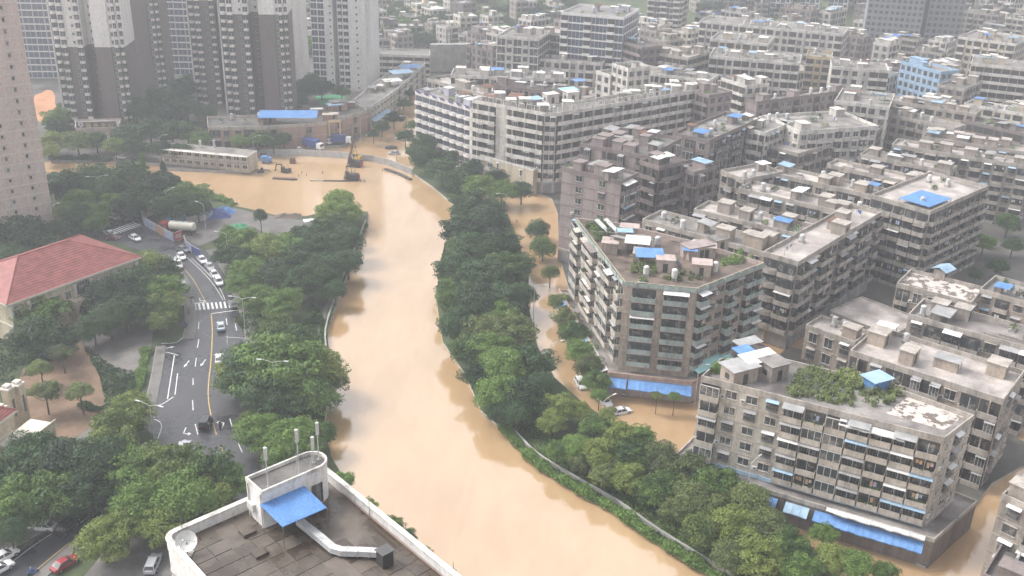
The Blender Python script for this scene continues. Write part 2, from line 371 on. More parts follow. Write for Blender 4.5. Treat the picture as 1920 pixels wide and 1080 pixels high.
# markings (sheets a few mm proud), each a part of the road
MZ = RZ+.004
def mark(name, b): return b.build(name, road)
def line_px(pts, wd, m, name='lane_line', k=5): mark(name, ribbon(smooth_px(pts, MZ, k), wd, MZ, m))
line_px([(340, 498), (362, 524), (378, 552), (386, 567)], .16, 'line_yellow', 'centre_line')
line_px([(396, 588), (398, 620), (396, 670), (391, 720), (391, 750), (397, 785), (406, 815)], .2, 'line_yellow', 'centre_line')
line_px([(414, 838), (424, 858)], .18, 'line_yellow', 'centre_line'); line_px([(64, 1072), (127, 1020)], .18, 'line_yellow', 'centre_line')
line_px([(350, 482), (375, 505), (400, 533), (418, 562)], .15, 'line_white', 'edge_line'); line_px([(359, 484), (383, 506), (408, 534), (422, 562)], .15, 'line_white', 'edge_line')
line_px([(338, 572), (388, 566)], .3, 'line_white', 'stop_line'); line_px([(396, 588), (448, 581)], .3, 'line_white', 'stop_line')
for a, c in [((353, 544), (360, 557)), ((373, 603), (372, 617)), ((373, 636), (370, 652)), ((368, 671), (366, 687)), ((362, 709), (362, 722)), ((361, 750), (362, 769)), ((366, 795), (371, 815)), ((424, 597), (426, 609)), ((431, 785), (435, 800)), ((446, 829), (454, 848)), ((426, 630), (426, 643)), ((441, 607), (444, 620))]:
    line_px([a, c], .17, 'line_white', 'lane_dash', 1)
line_px([(151, 980), (175, 961)], .18, 'line_white', 'lane_dash', 1); line_px([(-5, 1075), (60, 1025), (98, 1000)], .16, 'line_white', 'edge_line')
for q in ([(308, 665), (294, 750)], [(327, 666), (314, 748)], [(333, 700), (328, 740)]): line_px(q, .2, 'line_white', 'bay_line', 1)
line_px([(292, 661), (315, 661), (334, 666)], .2, 'line_white', 'bay_line'); line_px([(288, 762), (305, 757), (325, 744)], .2, 'line_white', 'bay_line')
line_px([(302, 644), (330, 642), (345, 630)], .2, 'line_white', 'bay_line'); line_px([(270, 786), (292, 787), (303, 798), (296, 822)], .2, 'line_white', 'bay_line')
for k in range(10):                                       # zebra by the stop lines
    t = k/9; p = at(358+(430-358)*t, 576+(571-576)*t, MZ); d = (at(386, 590, MZ)-at(380, 560, MZ)).normalized(); b = MB()
    ribbon([p-d*1.9, p+d*1.9], .48, MZ, 'line_white', b); mark('zebra_stripe', b)
for k in range(11):                                       # zebra across the side street
    t = k/10; p = at(204+(256-204)*t, 438+(420-438)*t, MZ); d = (at(262, 424, MZ)-at(236, 414, MZ)).normalized(); b = MB()
    ribbon([p-d*2.0, p+d*2.0], .5, MZ, 'line_white', b); mark('zebra_stripe', b)
def arrow(px, py, yaw, turn=0, s=1.0):
    p = at(px, py, MZ); d = yawdir(yaw); n_ = Vector((-d.y, d.x, 0)); b = MB()
    T = lambda u, v: tuple(p+d*(v*s)+n_*(u*s))
    b.face([T(-.1, -1.5), T(-.1, .5), T(.1, .5), T(.1, -1.5)][::-1], 'line_white')
    if turn == 0: b.face([T(-.38, .5), T(0, 1.6), T(.38, .5)][::-1], 'line_white')
    else:
        b.face([T(.1*turn, .3), T(.8*turn, .5), T(.8*turn, .7), T(-.1*turn, .5)], 'line_white'); b.face([T(.8*turn, .1), T(1.4*turn, .6), T(.8*turn, 1.1)], 'line_white')
    mark('road_arrow', b)
arrow(350, 682, 184); arrow(381, 680, 184); arrow(345, 566, 160, -1); arrow(375, 563, 160, 1); arrow(345, 810, 175, 1, 1.1); arrow(419, 795, -5, 1, 1.1); arrow(316, 652, 60, 0, .9)
# bare earth, paths and lots as sheets on the bank
def sheet(name, pts, z, m): b = MB(); b.face([(p.x, p.y, z) for p in ccw(px_poly(pts, z))], m); return tag(b.build(name), kind='structure')
sheet('garden_earth', [(150, 640), (166, 655), (170, 680), (188, 702), (192, 735), (204, 768), (180, 800), (135, 822), (60, 830), (20, 835), (22, 780), (8, 740), (34, 715), (44, 690), (70, 688), (90, 660), (120, 655)], LAND+.004, 'earth')
sheet('garden_path', [(180, 795), (205, 760), (196, 808), (155, 832), (140, 822)], LAND+.008, 'pavement')
sheet('forecourt_paving', [(200, 588), (288, 612), (282, 664), (246, 700), (190, 690), (150, 640)], LAND+.004, 'pavement')
sheet('site_yard', [(330, 452), (345, 440), (385, 398), (440, 390), (480, 400), (560, 412), (590, 415), (600, 440), (560, 450), (470, 430), (400, 450), (372, 462)], LAND+.004, 'pavement')
sheet('river_path', [(617, 690), (608, 640), (600, 620), (620, 570), (646, 520), (668, 470), (684, 425), (679, 424), (655, 480), (632, 530), (606, 580), (592, 630), (600, 690)], LAND+.006, 'pavement')
sheet('bare_hillside', [(62, 215), (60, 190), (66, 178), (78, 174), (88, 168), (97, 170), (104, 180), (103, 194), (108, 205), (96, 214), (90, 224), (74, 228)], LAND+.004, 'orange_earth')
sheet('sports_court', [(600, 196), (590, 180), (640, 176), (655, 190), (630, 198)], LAND+.004, 'court_green')
sheet('parking_yard', [(95, 400), (130, 372), (215, 380), (225, 398), (190, 400), (150, 410)], LAND+.004, 'pavement')
sheet('lower_yard', [(150, 1090), (190, 1040), (260, 1000), (330, 1010), (330, 1090), (240, 1120)], LAND+.004, 'pavement')
# low river wall on both banks
def wall_px(name, pts, z0, z1, t, m, label):
    P = smooth_px(pts, z0, 4); b = MB(); n_ = []
    for j, p in enumerate(P):
        d = (P[min(j+1, len(P)-1)]-P[max(j-1, 0)]).normalized(); n_.append(Vector((-d.y, d.x, 0))*t*.5)
    k = len(b.v); i = b.mat(m)
    for p, q in zip(P, n_): b.v += [(p.x+q.x, p.y+q.y, z0), (p.x-q.x, p.y-q.y, z0), (p.x-q.x, p.y-q.y, z1), (p.x+q.x, p.y+q.y, z1)]
    for j in range(len(P)-1):
        for a in range(4): b.f.append((4*j+a, 4*j+(a+1) % 4, 4*j+4+(a+1) % 4, 4*j+4+a)); b.mi.append(i)
    b.f += [(0, 1, 2, 3), tuple(4*(len(P)-1)+a for a in (3, 2, 1, 0))]; b.mi += [i, i]
    return tag(b.build(name), label, 'wall')
wall_px('river_wall', [(618, 690), (611, 630), (638, 545), (668, 472), (686, 424)], -.5, LAND+.7, .35, 'concrete', 'low concrete wall along the dry left river bank')
wall_px('river_wall', [(952, 806), (1005, 862), (1085, 912), (1155, 952), (1225, 1002), (1305, 1052), (1370, 1092)], -.5, 1.3, .35, 'concrete', 'low concrete wall behind the hedge at the river strip')
wall_px('cofferdam', [(722, 322), (745, 330), (770, 342)], -.8, .45, 1.2, 'machine_dark', 'dark sheet pile edge between flooded site and river')
# ================================================================== buildings
PAL = dict(
    plaster=dict(wall='wall_plaster', par='parapet_beige', frame='frame_white', glass='glass', roof='roof_grey', trim='parapet_grey'),
    beige=dict(wall='wall_beige', par='parapet_beige', frame='frame_white', glass='glass', roof='roof_grey', trim='parapet_grey'),
    pale=dict(wall='wall_beige', par='parapet_grey', frame='frame_white', glass='glass', roof='roof_pale', trim='parapet_grey'),
    grey=dict(wall='wall_grey', par='parapet_grey', frame='frame_dark', glass='glass', roof='roof_pale', trim='parapet_grey'),
    dark=dict(wall='wall_dark', par='parapet_brown', frame='frame_dark', glass='glass', roof='roof_dark', trim='parapet_brown'),
    mauve=dict(wall='wall_mauve', par='parapet_brown', frame='frame_white', glass='glass', roof='roof_grey', trim='parapet_brown'),
    white=dict(wall='wall_white', par='parapet_white', frame='frame_white', glass='glass', roof='roof_grey', trim='parapet_white'),
    cream=dict(wall='wall_cream', par='parapet_white', frame='frame_white', glass='glass', roof='roof_grey', trim='parapet_white'),
    pink=dict(wall='wall_pink', par='parapet_beige', frame='frame_white', glass='glass', roof='roof_grey', trim='parapet_beige'),
    teal=dict(wall='wall_beige', par='parapet_teal', frame='frame_dark', glass='glass', roof='roof_soil', trim='wall_pink'),
    blue=dict(wall='wall_blue', par='parapet_white', frame='frame_white', glass='glass', roof='roof_grey', trim='wall_blue'),
    yellow=dict(wall='wall_yellow', par='parapet_beige', frame='frame_white', glass='glass', roof='roof_grey', trim='wall_yellow'),
    mist=dict(wall='wall_greymist', par='wall_greymist', frame='frame_dark', glass='glass', roof='roof_grey', trim='wall_greymist'),
    brown=dict(wall='wall_brown', par='parapet_white', frame='frame_white', glass='glass_green', roof='roof_grey', trim='parapet_grey'),
    towerwhite=dict(wall='wall_tower_white', par='wall_tower_white', frame='frame_white', glass='glass_blue', roof='roof_grey', trim='wall_tower_white'),
    lilac=dict(wall='wall_lilac', par='wall_tower_white', frame='wall_tower_white', glass='glass_blue', roof='roof_grey', trim='wall_tower_white'),
    brick=dict(wall='wall_brick', par='parapet_beige', frame='frame_dark', glass='glass', roof='roof_dark', trim='parapet_beige'),
)
HOODS = ['white_sheet', 'grey_sheet', 'white_sheet', 'grey_sheet', 'parapet_beige', 'lightblue_sheet', 'white_sheet', 'parapet_brown']
def el_shape(kind, w, fh, P, lod):
    """one bay of a facade; x along the wall, y outward, z up from the floor line"""
    b = MB(); h = w/2; wall, par, fr, gl = P['wall'], P['par'], P['frame'], P['glass']
    if kind in 'ws':
        ww = min(w*.62, 2.0)/2 if kind == 'w' else .42; z0, z1 = (.95, fh-.55) if kind == 'w' else (1.25, fh-.75)
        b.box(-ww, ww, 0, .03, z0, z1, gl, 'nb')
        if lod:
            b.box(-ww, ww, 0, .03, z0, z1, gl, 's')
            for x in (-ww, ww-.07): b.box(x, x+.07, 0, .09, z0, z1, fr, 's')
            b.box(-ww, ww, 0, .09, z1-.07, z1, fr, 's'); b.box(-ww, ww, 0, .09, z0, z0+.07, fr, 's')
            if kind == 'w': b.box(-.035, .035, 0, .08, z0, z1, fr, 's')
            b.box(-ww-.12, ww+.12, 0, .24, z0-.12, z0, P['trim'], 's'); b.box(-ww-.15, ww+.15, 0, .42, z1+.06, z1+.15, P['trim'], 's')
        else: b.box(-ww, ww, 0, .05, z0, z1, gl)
    elif kind == 'c':                                   # caged window under a tin hood
        ww = min(w*.62, 2.0)/2; z0, z1 = .9, fh-.5
        b.box(-ww, ww, 0, .04, z0, z1, gl)
        for t in range(6): x = -ww+.02+(2*ww-.04)*t/5; b.box(x-.02, x+.02, .42, .46, z0-.1, z1, 'steel')
        for z in (z0-.1, (z0+z1)/2, z1-.05): b.box(-ww, ww, .0, .46, z, z+.05, 'steel')
        hd_ = random.choice(HOODS); b.face([(-ww-.1, 0, z1+.3), (ww+.1, 0, z1+.3), (ww+.1, .8, z1+.02), (-ww-.1, .8, z1+.02)][::-1], hd_); b.face([(-ww-.1, 0, z1+.28), (ww+.1, 0, z1+.28), (ww+.1, .8, z1), (-ww-.1, .8, z1)], hd_)
    elif kind in 'bgkl':
        d = 1.15; hw = h-.12
        b.box(-hw, hw, 0, .03, .1, fh-.35, 'opening_shade'); b.box(-hw, hw, 0, d, -.12, .06, P['trim'])  # dark back plate gives the balcony recess its shade by colour
        b.box(-hw, hw, d-.1, d, .06, 1.02, par); b.box(-hw, -hw+.1, 0, d-.1, .06, 1.02, par); b.box(hw-.1, hw, 0, d-.1, .06, 1.02, par)
        if lod:
            b.box(-hw*.72, hw*.72, .03, .06, .1, fh-.8, gl); b.box(-.05, .05, .06, .1, .1, fh-.8, fr)
        if kind == 'g':
            b.box(-hw, hw, d-.07, d-.03, 1.02, fh-.3, gl); b.box(-hw, hw, d-.1, d, fh-.3, fh-.16, fr); b.box(-hw, -hw+.06, 0, d-.07, 1.02, fh-.3, gl); b.box(hw-.06, hw, 0, d-.07, 1.02, fh-.3, gl)
            for t in range(4): x = -hw+2*hw*t/3; b.box(x-.04, x+.04, d-.08, d+.005, 1.02, fh-.3, fr)
        if kind == 'l':                                 # washing and pot plants
            g_ = random
            b.tube((-hw*.9, d-.2, fh-.6), (hw*.9, d-.2, fh-.6), .02, .02, 'steel', 4)
            for x in np.arange(-hw*.8, hw*.7, .55):
              if g_.random() < .5: b.box(x, x+.42, d-.22, d-.19, fh-1.2-g_.random()*.5, fh-.62, g_.choice(['cloth_white', 'poster_blue', 'poster_pink', 'cloth_dark', 'cloth_white', 'poster_orange']))
            st_ = len(b.v); leaf_tuft(b, hw*.8, .18, 1.0, .5, g_, 'leaf_mid', 16); b.xf(Matrix.Translation((0, d, 0)), st_)
        if kind == 'k':
            for t in range(8): x = -hw+.03+(2*hw-.06)*t/7; b.box(x-.02, x+.02, d-.06, d-.02, 1.02, fh-.4, 'steel')
            b.box(-hw, hw, d-.07, d-.01, fh-.42, fh-.36, 'steel')
            b.face([(-hw-.1, 0, fh-.05), (hw+.1, 0, fh-.05), (hw+.1, d+.5, fh-.4), (-hw-.1, d+.5, fh-.4)][::-1], hd_ := random.choice(HOODS)); b.face([(-hw-.1, 0, fh-.08), (hw+.1, 0, fh-.08), (hw+.1, d+.5, fh-.43), (-hw-.1, d+.5, fh-.43)], hd_)
    elif kind == 'r':                                   # bow-fronted balcony
        d = 1.35; hw = h-.15; pts = [(-hw, 0), (-hw, .5)] + [(-hw*math.cos(a)*.98, .5+(d-.5)*math.sin(a)) for a in (R(35), R(65), R(90), R(115), R(145))] + [(hw, .5), (hw, 0)]
        poly = ccw(pts); b.box(-hw, hw, 0, .03, .1, fh-.3, 'opening_shade'); b.prism(poly, -.12, .06, P['trim'], bottom=True); b.ring(poly, .1, .06, 1.0, par)
        if lod: b.box(-hw*.7, hw*.7, .03, .06, .1, fh-.8, gl)
    elif kind in 'dD':                                   # continuous access gallery band
        d = 1.0; b.box(-h, h, 0, .03, .1, fh-.3, 'opening_shade'); b.box(-h, h, .03, d, -.15, 0, P['trim']); b.box(-h, h, d-.14, d, 0, 1.12, par)
        if lod:
            for x in (-h*.55, h*.15): b.box(x, x+w*.22, .03, .07, .2, fh-.7, gl)
        b.box(-.1, .1, .03, d-.14, 0, fh-.15, wall)
        if kind == 'D':
            b.box(-h+.1, .0, d-.12, d-.06, 1.12, fh-.25, gl)
            for t in range(4): x = -h+.1+(h-.1)*t/3; b.box(x-.03, x+.03, d-.13, d-.04, 1.12, fh-.25, fr)
            b.face([(-h, 0, fh-.1), (.1, 0, fh-.1), (.1, d+.4, fh-.4), (-h, d+.4, fh-.4)][::-1], 'grey_sheet')
    elif kind == 'f':                                   # tower bay, flush glazing with a floor band
        b.box(-h, h, 0, .06, -.25, .35, par); b.box(-h+.1, h-.1, 0, .04, .35, fh-.25, gl); b.box(-.05, .05, .04, .1, .35, fh-.25, fr)
    elif kind == 'h':                                   # shop shutter
        b.box(-h+.25, h-.25, 0, .05, 0, fh-.9, 'grey_sheet')
        for z in np.arange(.4, fh-1, .5): b.box(-h+.25, h-.25, .05, .075, z, z+.06, 'steel')
        b.box(-h+.1, h-.1, 0, .25, fh-.85, fh-.2, random.choice(['poster_pink', 'parapet_beige', 'lightblue_sheet']))
    elif kind == 'a':                                   # air conditioner on a bracket
        b.box(-.42, .42, .08, .42, 0, .6, 'ac_white'); b.tube((-.1, .42, .3), (-.1, .44, .3), .22, .22, 'frame_dark', 10); b.box(-.4, -.35, 0, .42, -.06, 0, 'steel'); b.box(.35, .4, 0, .42, -.06, 0, 'steel')
    return b
ELC = {}
def el(kind, w, fh, pal, lod, var=0):
    k = (kind, round(w, 1), round(fh, 2), pal, lod, var)
    if k not in ELC:
        b = el_shape(kind, k[1], k[2], PAL[pal], lod); ELC[k] = [b, None]
    return ELC[k]
NAMES = dict(w='window', s='window', c='window', b='balcony', l='balcony', g='balcony', k='balcony', r='balcony', d='gallery', D='gallery', f='window', h='shutter', a='air_conditioner')
def facade(root, a, c, cen, z0, nfl, fh, pat, pal, near, joined, bay=3.4, vary=True, skip_floors=(), rnd=random, off=0.0):
    a = Vector((a[0], a[1])); c = Vector((c[0], c[1])); d = (c-a).normalized(); n_ = Vector((-d.y, d.x))
    if n_.dot(Vector((cen[0], cen[1]))-a) > 0: a, c = c, a; d = -d; n_ = -n_; pat = pat[::-1]
    L = (c-a).length; nb = max(1, round((L-.3)/bay)); bw = (L-.3)/nb; ang = math.atan2(d.y, d.x)
    for i in range(nb):
        k0 = pat[i % len(pat)]
        if k0 in '.': continue
        p = a + d*(.15+bw*(i+.5)) + n_*off
        for f in range(nfl):
            if f in skip_floors: continue
            k = k0
            if vary and near:
                r_ = rnd.random()
                if k == 'b': k = 'b' if r_ < .35 else ('l' if r_ < .6 else ('g' if r_ < .8 else 'k'))
                elif k == 'w': k = 'w' if r_ < .62 else 'c'
                elif k == 'd' and r_ < .45: k = 'D'
            e = el(k, bw, fh, pal, near, rnd.randint(0, 5) if k in 'lgkcD' and near else 0); z = z0+f*fh
            if near:
                if e[1] is None: e[1] = e[0].mesh(NAMES[k])
                o = link(NAMES[k], e[1], root, (p.x-root.location.x, p.y-root.location.y, z-root.location.z), ang)
                if k in 'ws' and vary and rnd.random() < .22:
                    ea = el('a', 1, 3, pal, True)
                    if ea[1] is None: ea[1] = ea[0].mesh('air_conditioner')
                    q = p + d*(bw*.42); link('air_conditioner', ea[1], root, (q.x-root.location.x, q.y-root.location.y, z+.9-root.location.z), ang)
            else:
                st = len(joined.v); eb = e[0]; mp = [joined.mat(x) for x in eb.mats]
                ca, sa = math.cos(ang), math.sin(ang); ox, oy, oz = p.x-root.location.x, p.y-root.location.y, z-root.location.z
                joined.v += [(x*ca-y*sa+ox, x*sa+y*ca+oy, zz+oz) for x, y, zz in eb.v]
                joined.f += [tuple(st+q for q in fc) for fc in eb.f]; joined.mi += [mp[q] for q in eb.mi]
def rel(poly, root): return [(p[0]-root.location.x, p[1]-root.location.y) for p in poly]
FOOT = []
def block(name, label, poly, h, pats, pal='beige', floors=None, fh=3.1, gf=0.0, near=True, z0=.4, cat='building', group=None, bay=3.4, roof=None, clutter=0, seed=1, parapet=.9, bands=True, vary=True, gpat='h'):
    """block of flats: walls, roof, parapet, every bay, things built on the roof. h = top of the parapet"""
    rnd = random.Random(seed); poly = [(p[0], p[1]) for p in poly]; cen = (sum(p[0] for p in poly)/len(poly), sum(p[1] for p in poly)/len(poly))
    root = thing(name, label, cat, (poly[0][0], poly[0][1], z0), 0, group); P = PAL[pal]
    pc = ccw(rel(poly, root)); rz = h-parapet-z0
    b = MB(); b.prism(pc, -.3, rz, P['wall'])
    nfl = floors or max(1, int((rz-gf)/fh)); fh = (rz-gf)/nfl
    if bands:
        ex = inset(pc, -.09)
        for f in range(1, nfl+1):
            z = gf+f*fh-.09 if f < nfl else rz-.2
            b.ring(ex, .09, z-.1, z+.1, P['trim'])
    b.build('wall', root)
    r = MB(); r.face([(p[0], p[1], rz+.01) for p in inset(pc, .15)], roof or P['roof']); rf = r.build('roof', root)
    if parapet > .1: q = MB(); q.ring(inset(pc, -.06), .22, rz-.02, rz+parapet, P['trim']); q.build('parapet', root)
    joined = MB()
    for j, pt in pats.items():
        a, c = poly[j], poly[(j+1) % len(poly)]
        facade(root, a, c, cen, z0+gf, nfl, fh, pt, pal, near, joined, bay, vary, rnd=rnd)
        if gf > 2.4: facade(root, a, c, cen, z0, 1, gf, gpat, pal, near, joined, bay*1.1, False, rnd=rnd)
    if joined.f: tag(joined.build('windows', root), kind='stuff')
    FOOT.append(poly)
    if clutter: roof_clutter(root, pc, rz+.01, int(clutter*(2.6 if near else 1.7))+1, rnd, P)
    return root
def inside(p, poly):
    c = False; n = len(poly)
    for i in range(n):
        a, q = poly[i-1], poly[i]
        if (a[1] > p[1]) != (q[1] > p[1]) and p[0] < (q[0]-a[0])*(p[1]-a[1])/(q[1]-a[1])+a[0]: c = not c
    return c
def roof_clutter(root, pc, z, n, rnd, P):
    """stair heads, sheds, tanks, planters: built onto the roof, so parts of the house"""
    inn = inset(pc, 1.7); xs_ = [p[0] for p in inn]; ys_ = [p[1] for p in inn]; d = Vector(pc[1])-Vector(pc[0]); ang = math.atan2(d.y, d.x); used = []
    tries = 0
    while n > 0 and tries < 300:
        tries += 1; p = (rnd.uniform(min(xs_), max(xs_)), rnd.uniform(min(ys_), max(ys_)))
        if not inside(p, inn): continue
        if any((p[0]-q[0])**2+(p[1]-q[1])**2 < 5.5 for q in used): continue
        used.append(p); n -= 1; t = rnd.random(); b = MB()
        if t < .34:
            a, c, hh = rnd.uniform(1.4, 2.0), rnd.uniform(1.3, 1.8), rnd.uniform(2.3, 2.9)
            b.box(-a, a, -c, c, 0, hh, P['wall']); b.box(-a-.2, a+.2, -c-.2, c+.2, hh, hh+.15, P['trim']); b.box(-.45, .45, -c-.03, -c, 0, 2.0, 'opening_shade'); nm = 'stair_room'
        elif t < .56:
            a, c, hh = rnd.uniform(1.3, 2.6), rnd.uniform(1.2, 1.9), rnd.uniform(2.0, 2.5); s = rnd.choice(['blue_sheet', 'white_sheet', 'grey_sheet', 'lightblue_sheet', 'white_sheet', 'rust', 'grey_sheet'])
            for x in (-a+.1, a-.1):
                for y in (-c+.1, c-.1): b.box(x-.05, x+.05, y-.05, y+.05, 0, hh, 'steel')
            b.box(-a+.2, a-.2, 0, c-.15, 0, hh-.1, P['wall'])
            k = len(b.v); b.box(-a-.2, a+.2, -c-.2, c+.2, hh, hh+.06, s)
            for y in np.arange(-a, a, .5): b.box(y, y+.06, -c-.2, c+.2, hh+.06, hh+.1, s, 'b')
            b.xf(Matrix.Translation((0, 0, hh)) @ Matrix.Rotation(R(rnd.uniform(-7, 7)), 4, 'X') @ Matrix.Translation((0, 0, -hh)), k); nm = 'shed'
        elif t < .70:
            r_ = rnd.uniform(.5, .75); hh = rnd.uniform(1.3, 1.9); b.box(-.6, .6, -.6, .6, 0, .5, 'concrete'); b.lathe([(r_, .5), (r_, .5+hh), (r_*.7, .7+hh), (.2, .75+hh)], rnd.choice(['galv', 'ac_white', 'galv']), 10); nm = 'water_tank'
        elif t < .86:
            a, c = rnd.uniform(.9, 2.4), rnd.uniform(.35, .8); b.box(-a, a, -c, c, 0, .45, 'concrete'); leaf_tuft(b, a, c, .45, rnd.uniform(.5, 1.1), rnd, rnd.choice(['leaf_mid', 'leaf_dark', 'leaf_olive'])); nm = 'planter'
        elif t < .93:                                   # low upstand wall or pipe run across the roof
            a = rnd.uniform(1.5, 3.5); b.box(-a, a, -.09, .09, 0, rnd.uniform(.3, 1.0), P['wall']); b.tube((-a, .3, .15), (a, .3, .15), .06, .06, 'galv', 5); nm = 'upstand'
        elif t < .97:                                   # solar water heater
            k = len(b.v); b.box(-.9, .9, -.7, .7, 0, .07, 'glass_blue'); b.xf(Matrix.Translation((0, 0, .7)) @ Matrix.Rotation(R(32), 4, 'X'), k); b.tube((-1, .62, 1.25), (1, .62, 1.25), .24, .24, 'galv', 10); b.box(-.85, -.8, .5, .6, 0, 1.1, 'steel'); b.box(.8, .85, .5, .6, 0, 1.1, 'steel'); nm = 'solar_heater'
        else:
            a, hh = rnd.uniform(1.2, 2.6), 1.9
            for x in (-a, a): b.tube((x, 0, 0), (x, 0, hh), .04, .04, 'steel', 5)
            b.tube((-a, 0, hh), (a, 0, hh), .03, .03, 'steel', 5)
            for i in range(4): x = rnd.uniform(-a*.8, a*.6); b.box(x, x+.5, -.02, .02, hh-rnd.uniform(.6, 1.0), hh-.02, rnd.choice(['cloth_white', 'cloth_blue', 'poster_pink', 'cloth_dark']))
            nm = 'drying_rack'
        link(nm, b.mesh(nm), root, (p[0], p[1], z), ang+rnd.choice([0, math.pi/2]))
def leaf_tuft(b, a, c, z, hh, rnd, m, n=60):
    for _ in range(n):
        x, y, zz = rnd.uniform(-a, a), rnd.uniform(-c, c), z+rnd.random()*hh; v = Vector((rnd.gauss(0, 1), rnd.gauss(0, 1), rnd.gauss(0, .6))).normalized(); w_ = v.orthogonal().normalized()*.16; v = v*.24
        p = Vector((x, y, zz)); b.face([p-v, p+w_, p+v, p-w_], m)
def rect(N, L, Rr, h):
    """footprint from roof corners seen in the picture: nearest, left, right (or a depth in metres)"""
    n_ = at(*N, h); l_ = at(*L, h); u = l_-n_; u.z = 0; ul = u.length; u.normalize(); v = Vector((u.y, -u.x, 0))
    if v.y < 0: v = -v
    dep = Rr if isinstance(Rr, (int, float)) else abs((at(*Rr, h)-n_).dot(v))
    r_ = n_+v*dep
    return [(n_.x, n_.y), (r_.x, r_.y), (r_.x+u.x*ul, r_.y+u.y*ul), (l_.x, l_.y)]     # edges: 0 N-R, 2 back, 3 L-N
def flats(label, N, L, Rr, h, pl, pr, pal, name='apartment_block', **k):
    return block(name, label, rect(N, L, Rr, h), h, {3: pl, 0: pr}, pal, **k)

# ---- grid of old flats on the east bank (named by what tells them apart)
E = 'old flats on the east bank'
flats('grey six storey block with bare rimmed roof beside the turquoise corner building', (1497, 490), (1432, 471), (1705, 410), 22, 'rb', 'bwb', 'grey', group=E, seed=3, clutter=2, gf=3.6)
flats('long grey strip block right behind the turquoise corner building with patchy roof', (1432, 472), (1205, 410), 9, 21, 'wbbw', 'w', 'beige', group=E, seed=4, clutter=3, roof='roof_grey')
flats('grey strip block with white hoods under the roof edge behind the bare rimmed roof', (1515, 442), (1302, 391), 8.5, 21, 'wbwwb', 'w', 'grey', group=E, seed=5, clutter=3, roof='roof_pale')
flats('pale strip block fading in mist, third row behind the turquoise corner building', (1612, 404), (1385, 351), 8.5, 21, 'bwwb', 'w', 'grey', group=E, seed=6, clutter=3)
flats('pale strip block leading to the block with the large blue roof sheet', (1640, 366), (1440, 321), 8, 21.5, 'wbbw', 'w', 'pale', group=E, seed=7, clutter=3)
blue_roof = flats('grey block carrying one large flat blue sheet on its roof corner', (1745, 395), (1634, 364), (1862, 350), 23, 'bb', 'rbb', 'grey', group=E, seed=8, clutter=2)
flats('long pale strip roof just behind the large blue roof sheet', (1752, 351), (1551, 307), 7.5, 20, 'bwb', 'w', 'grey', group=E, seed=9, clutter=2)
flats('second pale strip roof behind the large blue roof sheet', (1782, 321), (1613, 288), 7.5, 20, 'bwb', 'w', 'grey', group=E, seed=10, clutter=3)
flats('third and longest pale strip roof behind the large blue roof sheet', (1935, 312), (1673, 270), 8.5, 20, 'wbwb', 'w', 'grey', group=E, seed=11, clutter=4)
flats('fourth pale strip roof behind the large blue roof sheet', (1935, 286), (1730, 255), 8.5, 20, 'wbw', 'w', 'grey', group=E, seed=12, clutter=4)
flats('grey block with twin low penthouses beyond the pale strip roofs', (1790, 240), (1637, 206), 8, 20, 'wbw', 'w', 'grey', near=False, group=E, seed=13, clutter=4, roof='roof_grey')
flats('grey block with white capped stair head beyond the pale strip roofs', (1830, 213), (1662, 186), 9, 20, 'wbw', 'ww', 'beige', near=False, group=E, seed=14, clutter=5)
flats('cream terrace block with small white roof house at the east edge', (1940, 216), (1808, 193), 9, 20, 'wbw', 'w', 'cream', near=False, group=E, seed=15, clutter=5)
flats('dark terrace block with light blue roof strip at the east edge', (1960, 258), (1810, 225), 9, 18, 'bwb', 'w', 'dark', near=False, group=E, seed=16, clutter=5)
tankb = flats('square grey block with four white water tanks at its roof corner', (1497, 287), (1392, 258), (1600, 258), 19, 'bwb', 'wbw', 'grey', group=E, seed=17, clutter=1, roof='roof_pale')
# ---- lower right
flats('low tan house with dirt patched roof carrying the pale blue gabled kiosk', (1822, 566), (1682, 530), 11, 13, 'wbw', 'w', 'pale', seed=18, group=E, roof='roof_patchy')
flats('grey flat roofed house beside the pale blue gabled kiosk house', (1960, 575), (1838, 541), 11, 14, 'bww', 'w', 'grey', seed=19, group=E, clutter=2, roof='roof_grey')
flats('long grey strip block with stained roof beside the pale brown strip roof', (1955, 658), (1704, 588), 10, 19, 'bwbb', 'w', 'grey', seed=20, group=E, clutter=3, roof='roof_grey')
flats('long pale brown strip roof with white balcony hoods, behind the roof gardens', (1882, 748), (1595, 656), (1940, 700), 19, 'dwbd', 'wsw', 'pale', seed=21, group=E, clutter=2, roof='roof_pale')
flats('low grey service building with broad bare roof behind the yellow topped wall', (1672, 628), (1556, 582), (1735, 600), 7, 'ww', 'w', 'grey', seed=22, group=E, parapet=.4, roof='roof_pale')
flats('low tan house with yellow tiled parapet behind the kiosk roofs', (1603, 640), (1512, 608), (1635, 622), 9, 'ww', 'w', 'pale', seed=23, group=E, clutter=1)
flats('weathered cream house with roof plants at the far lower corner of the east bank', (1990, 975), (1880, 925), (2040, 900), 17, 'bwb', 'w', 'grey', seed=24, group=E, clutter=3)
flats('dark low shop house by the flooded lane at the lower corner', (1975, 1130), (1845, 1075), (2020, 1040), 9, 'bbw', 'w', 'dark', seed=25, group=E, clutter=2)
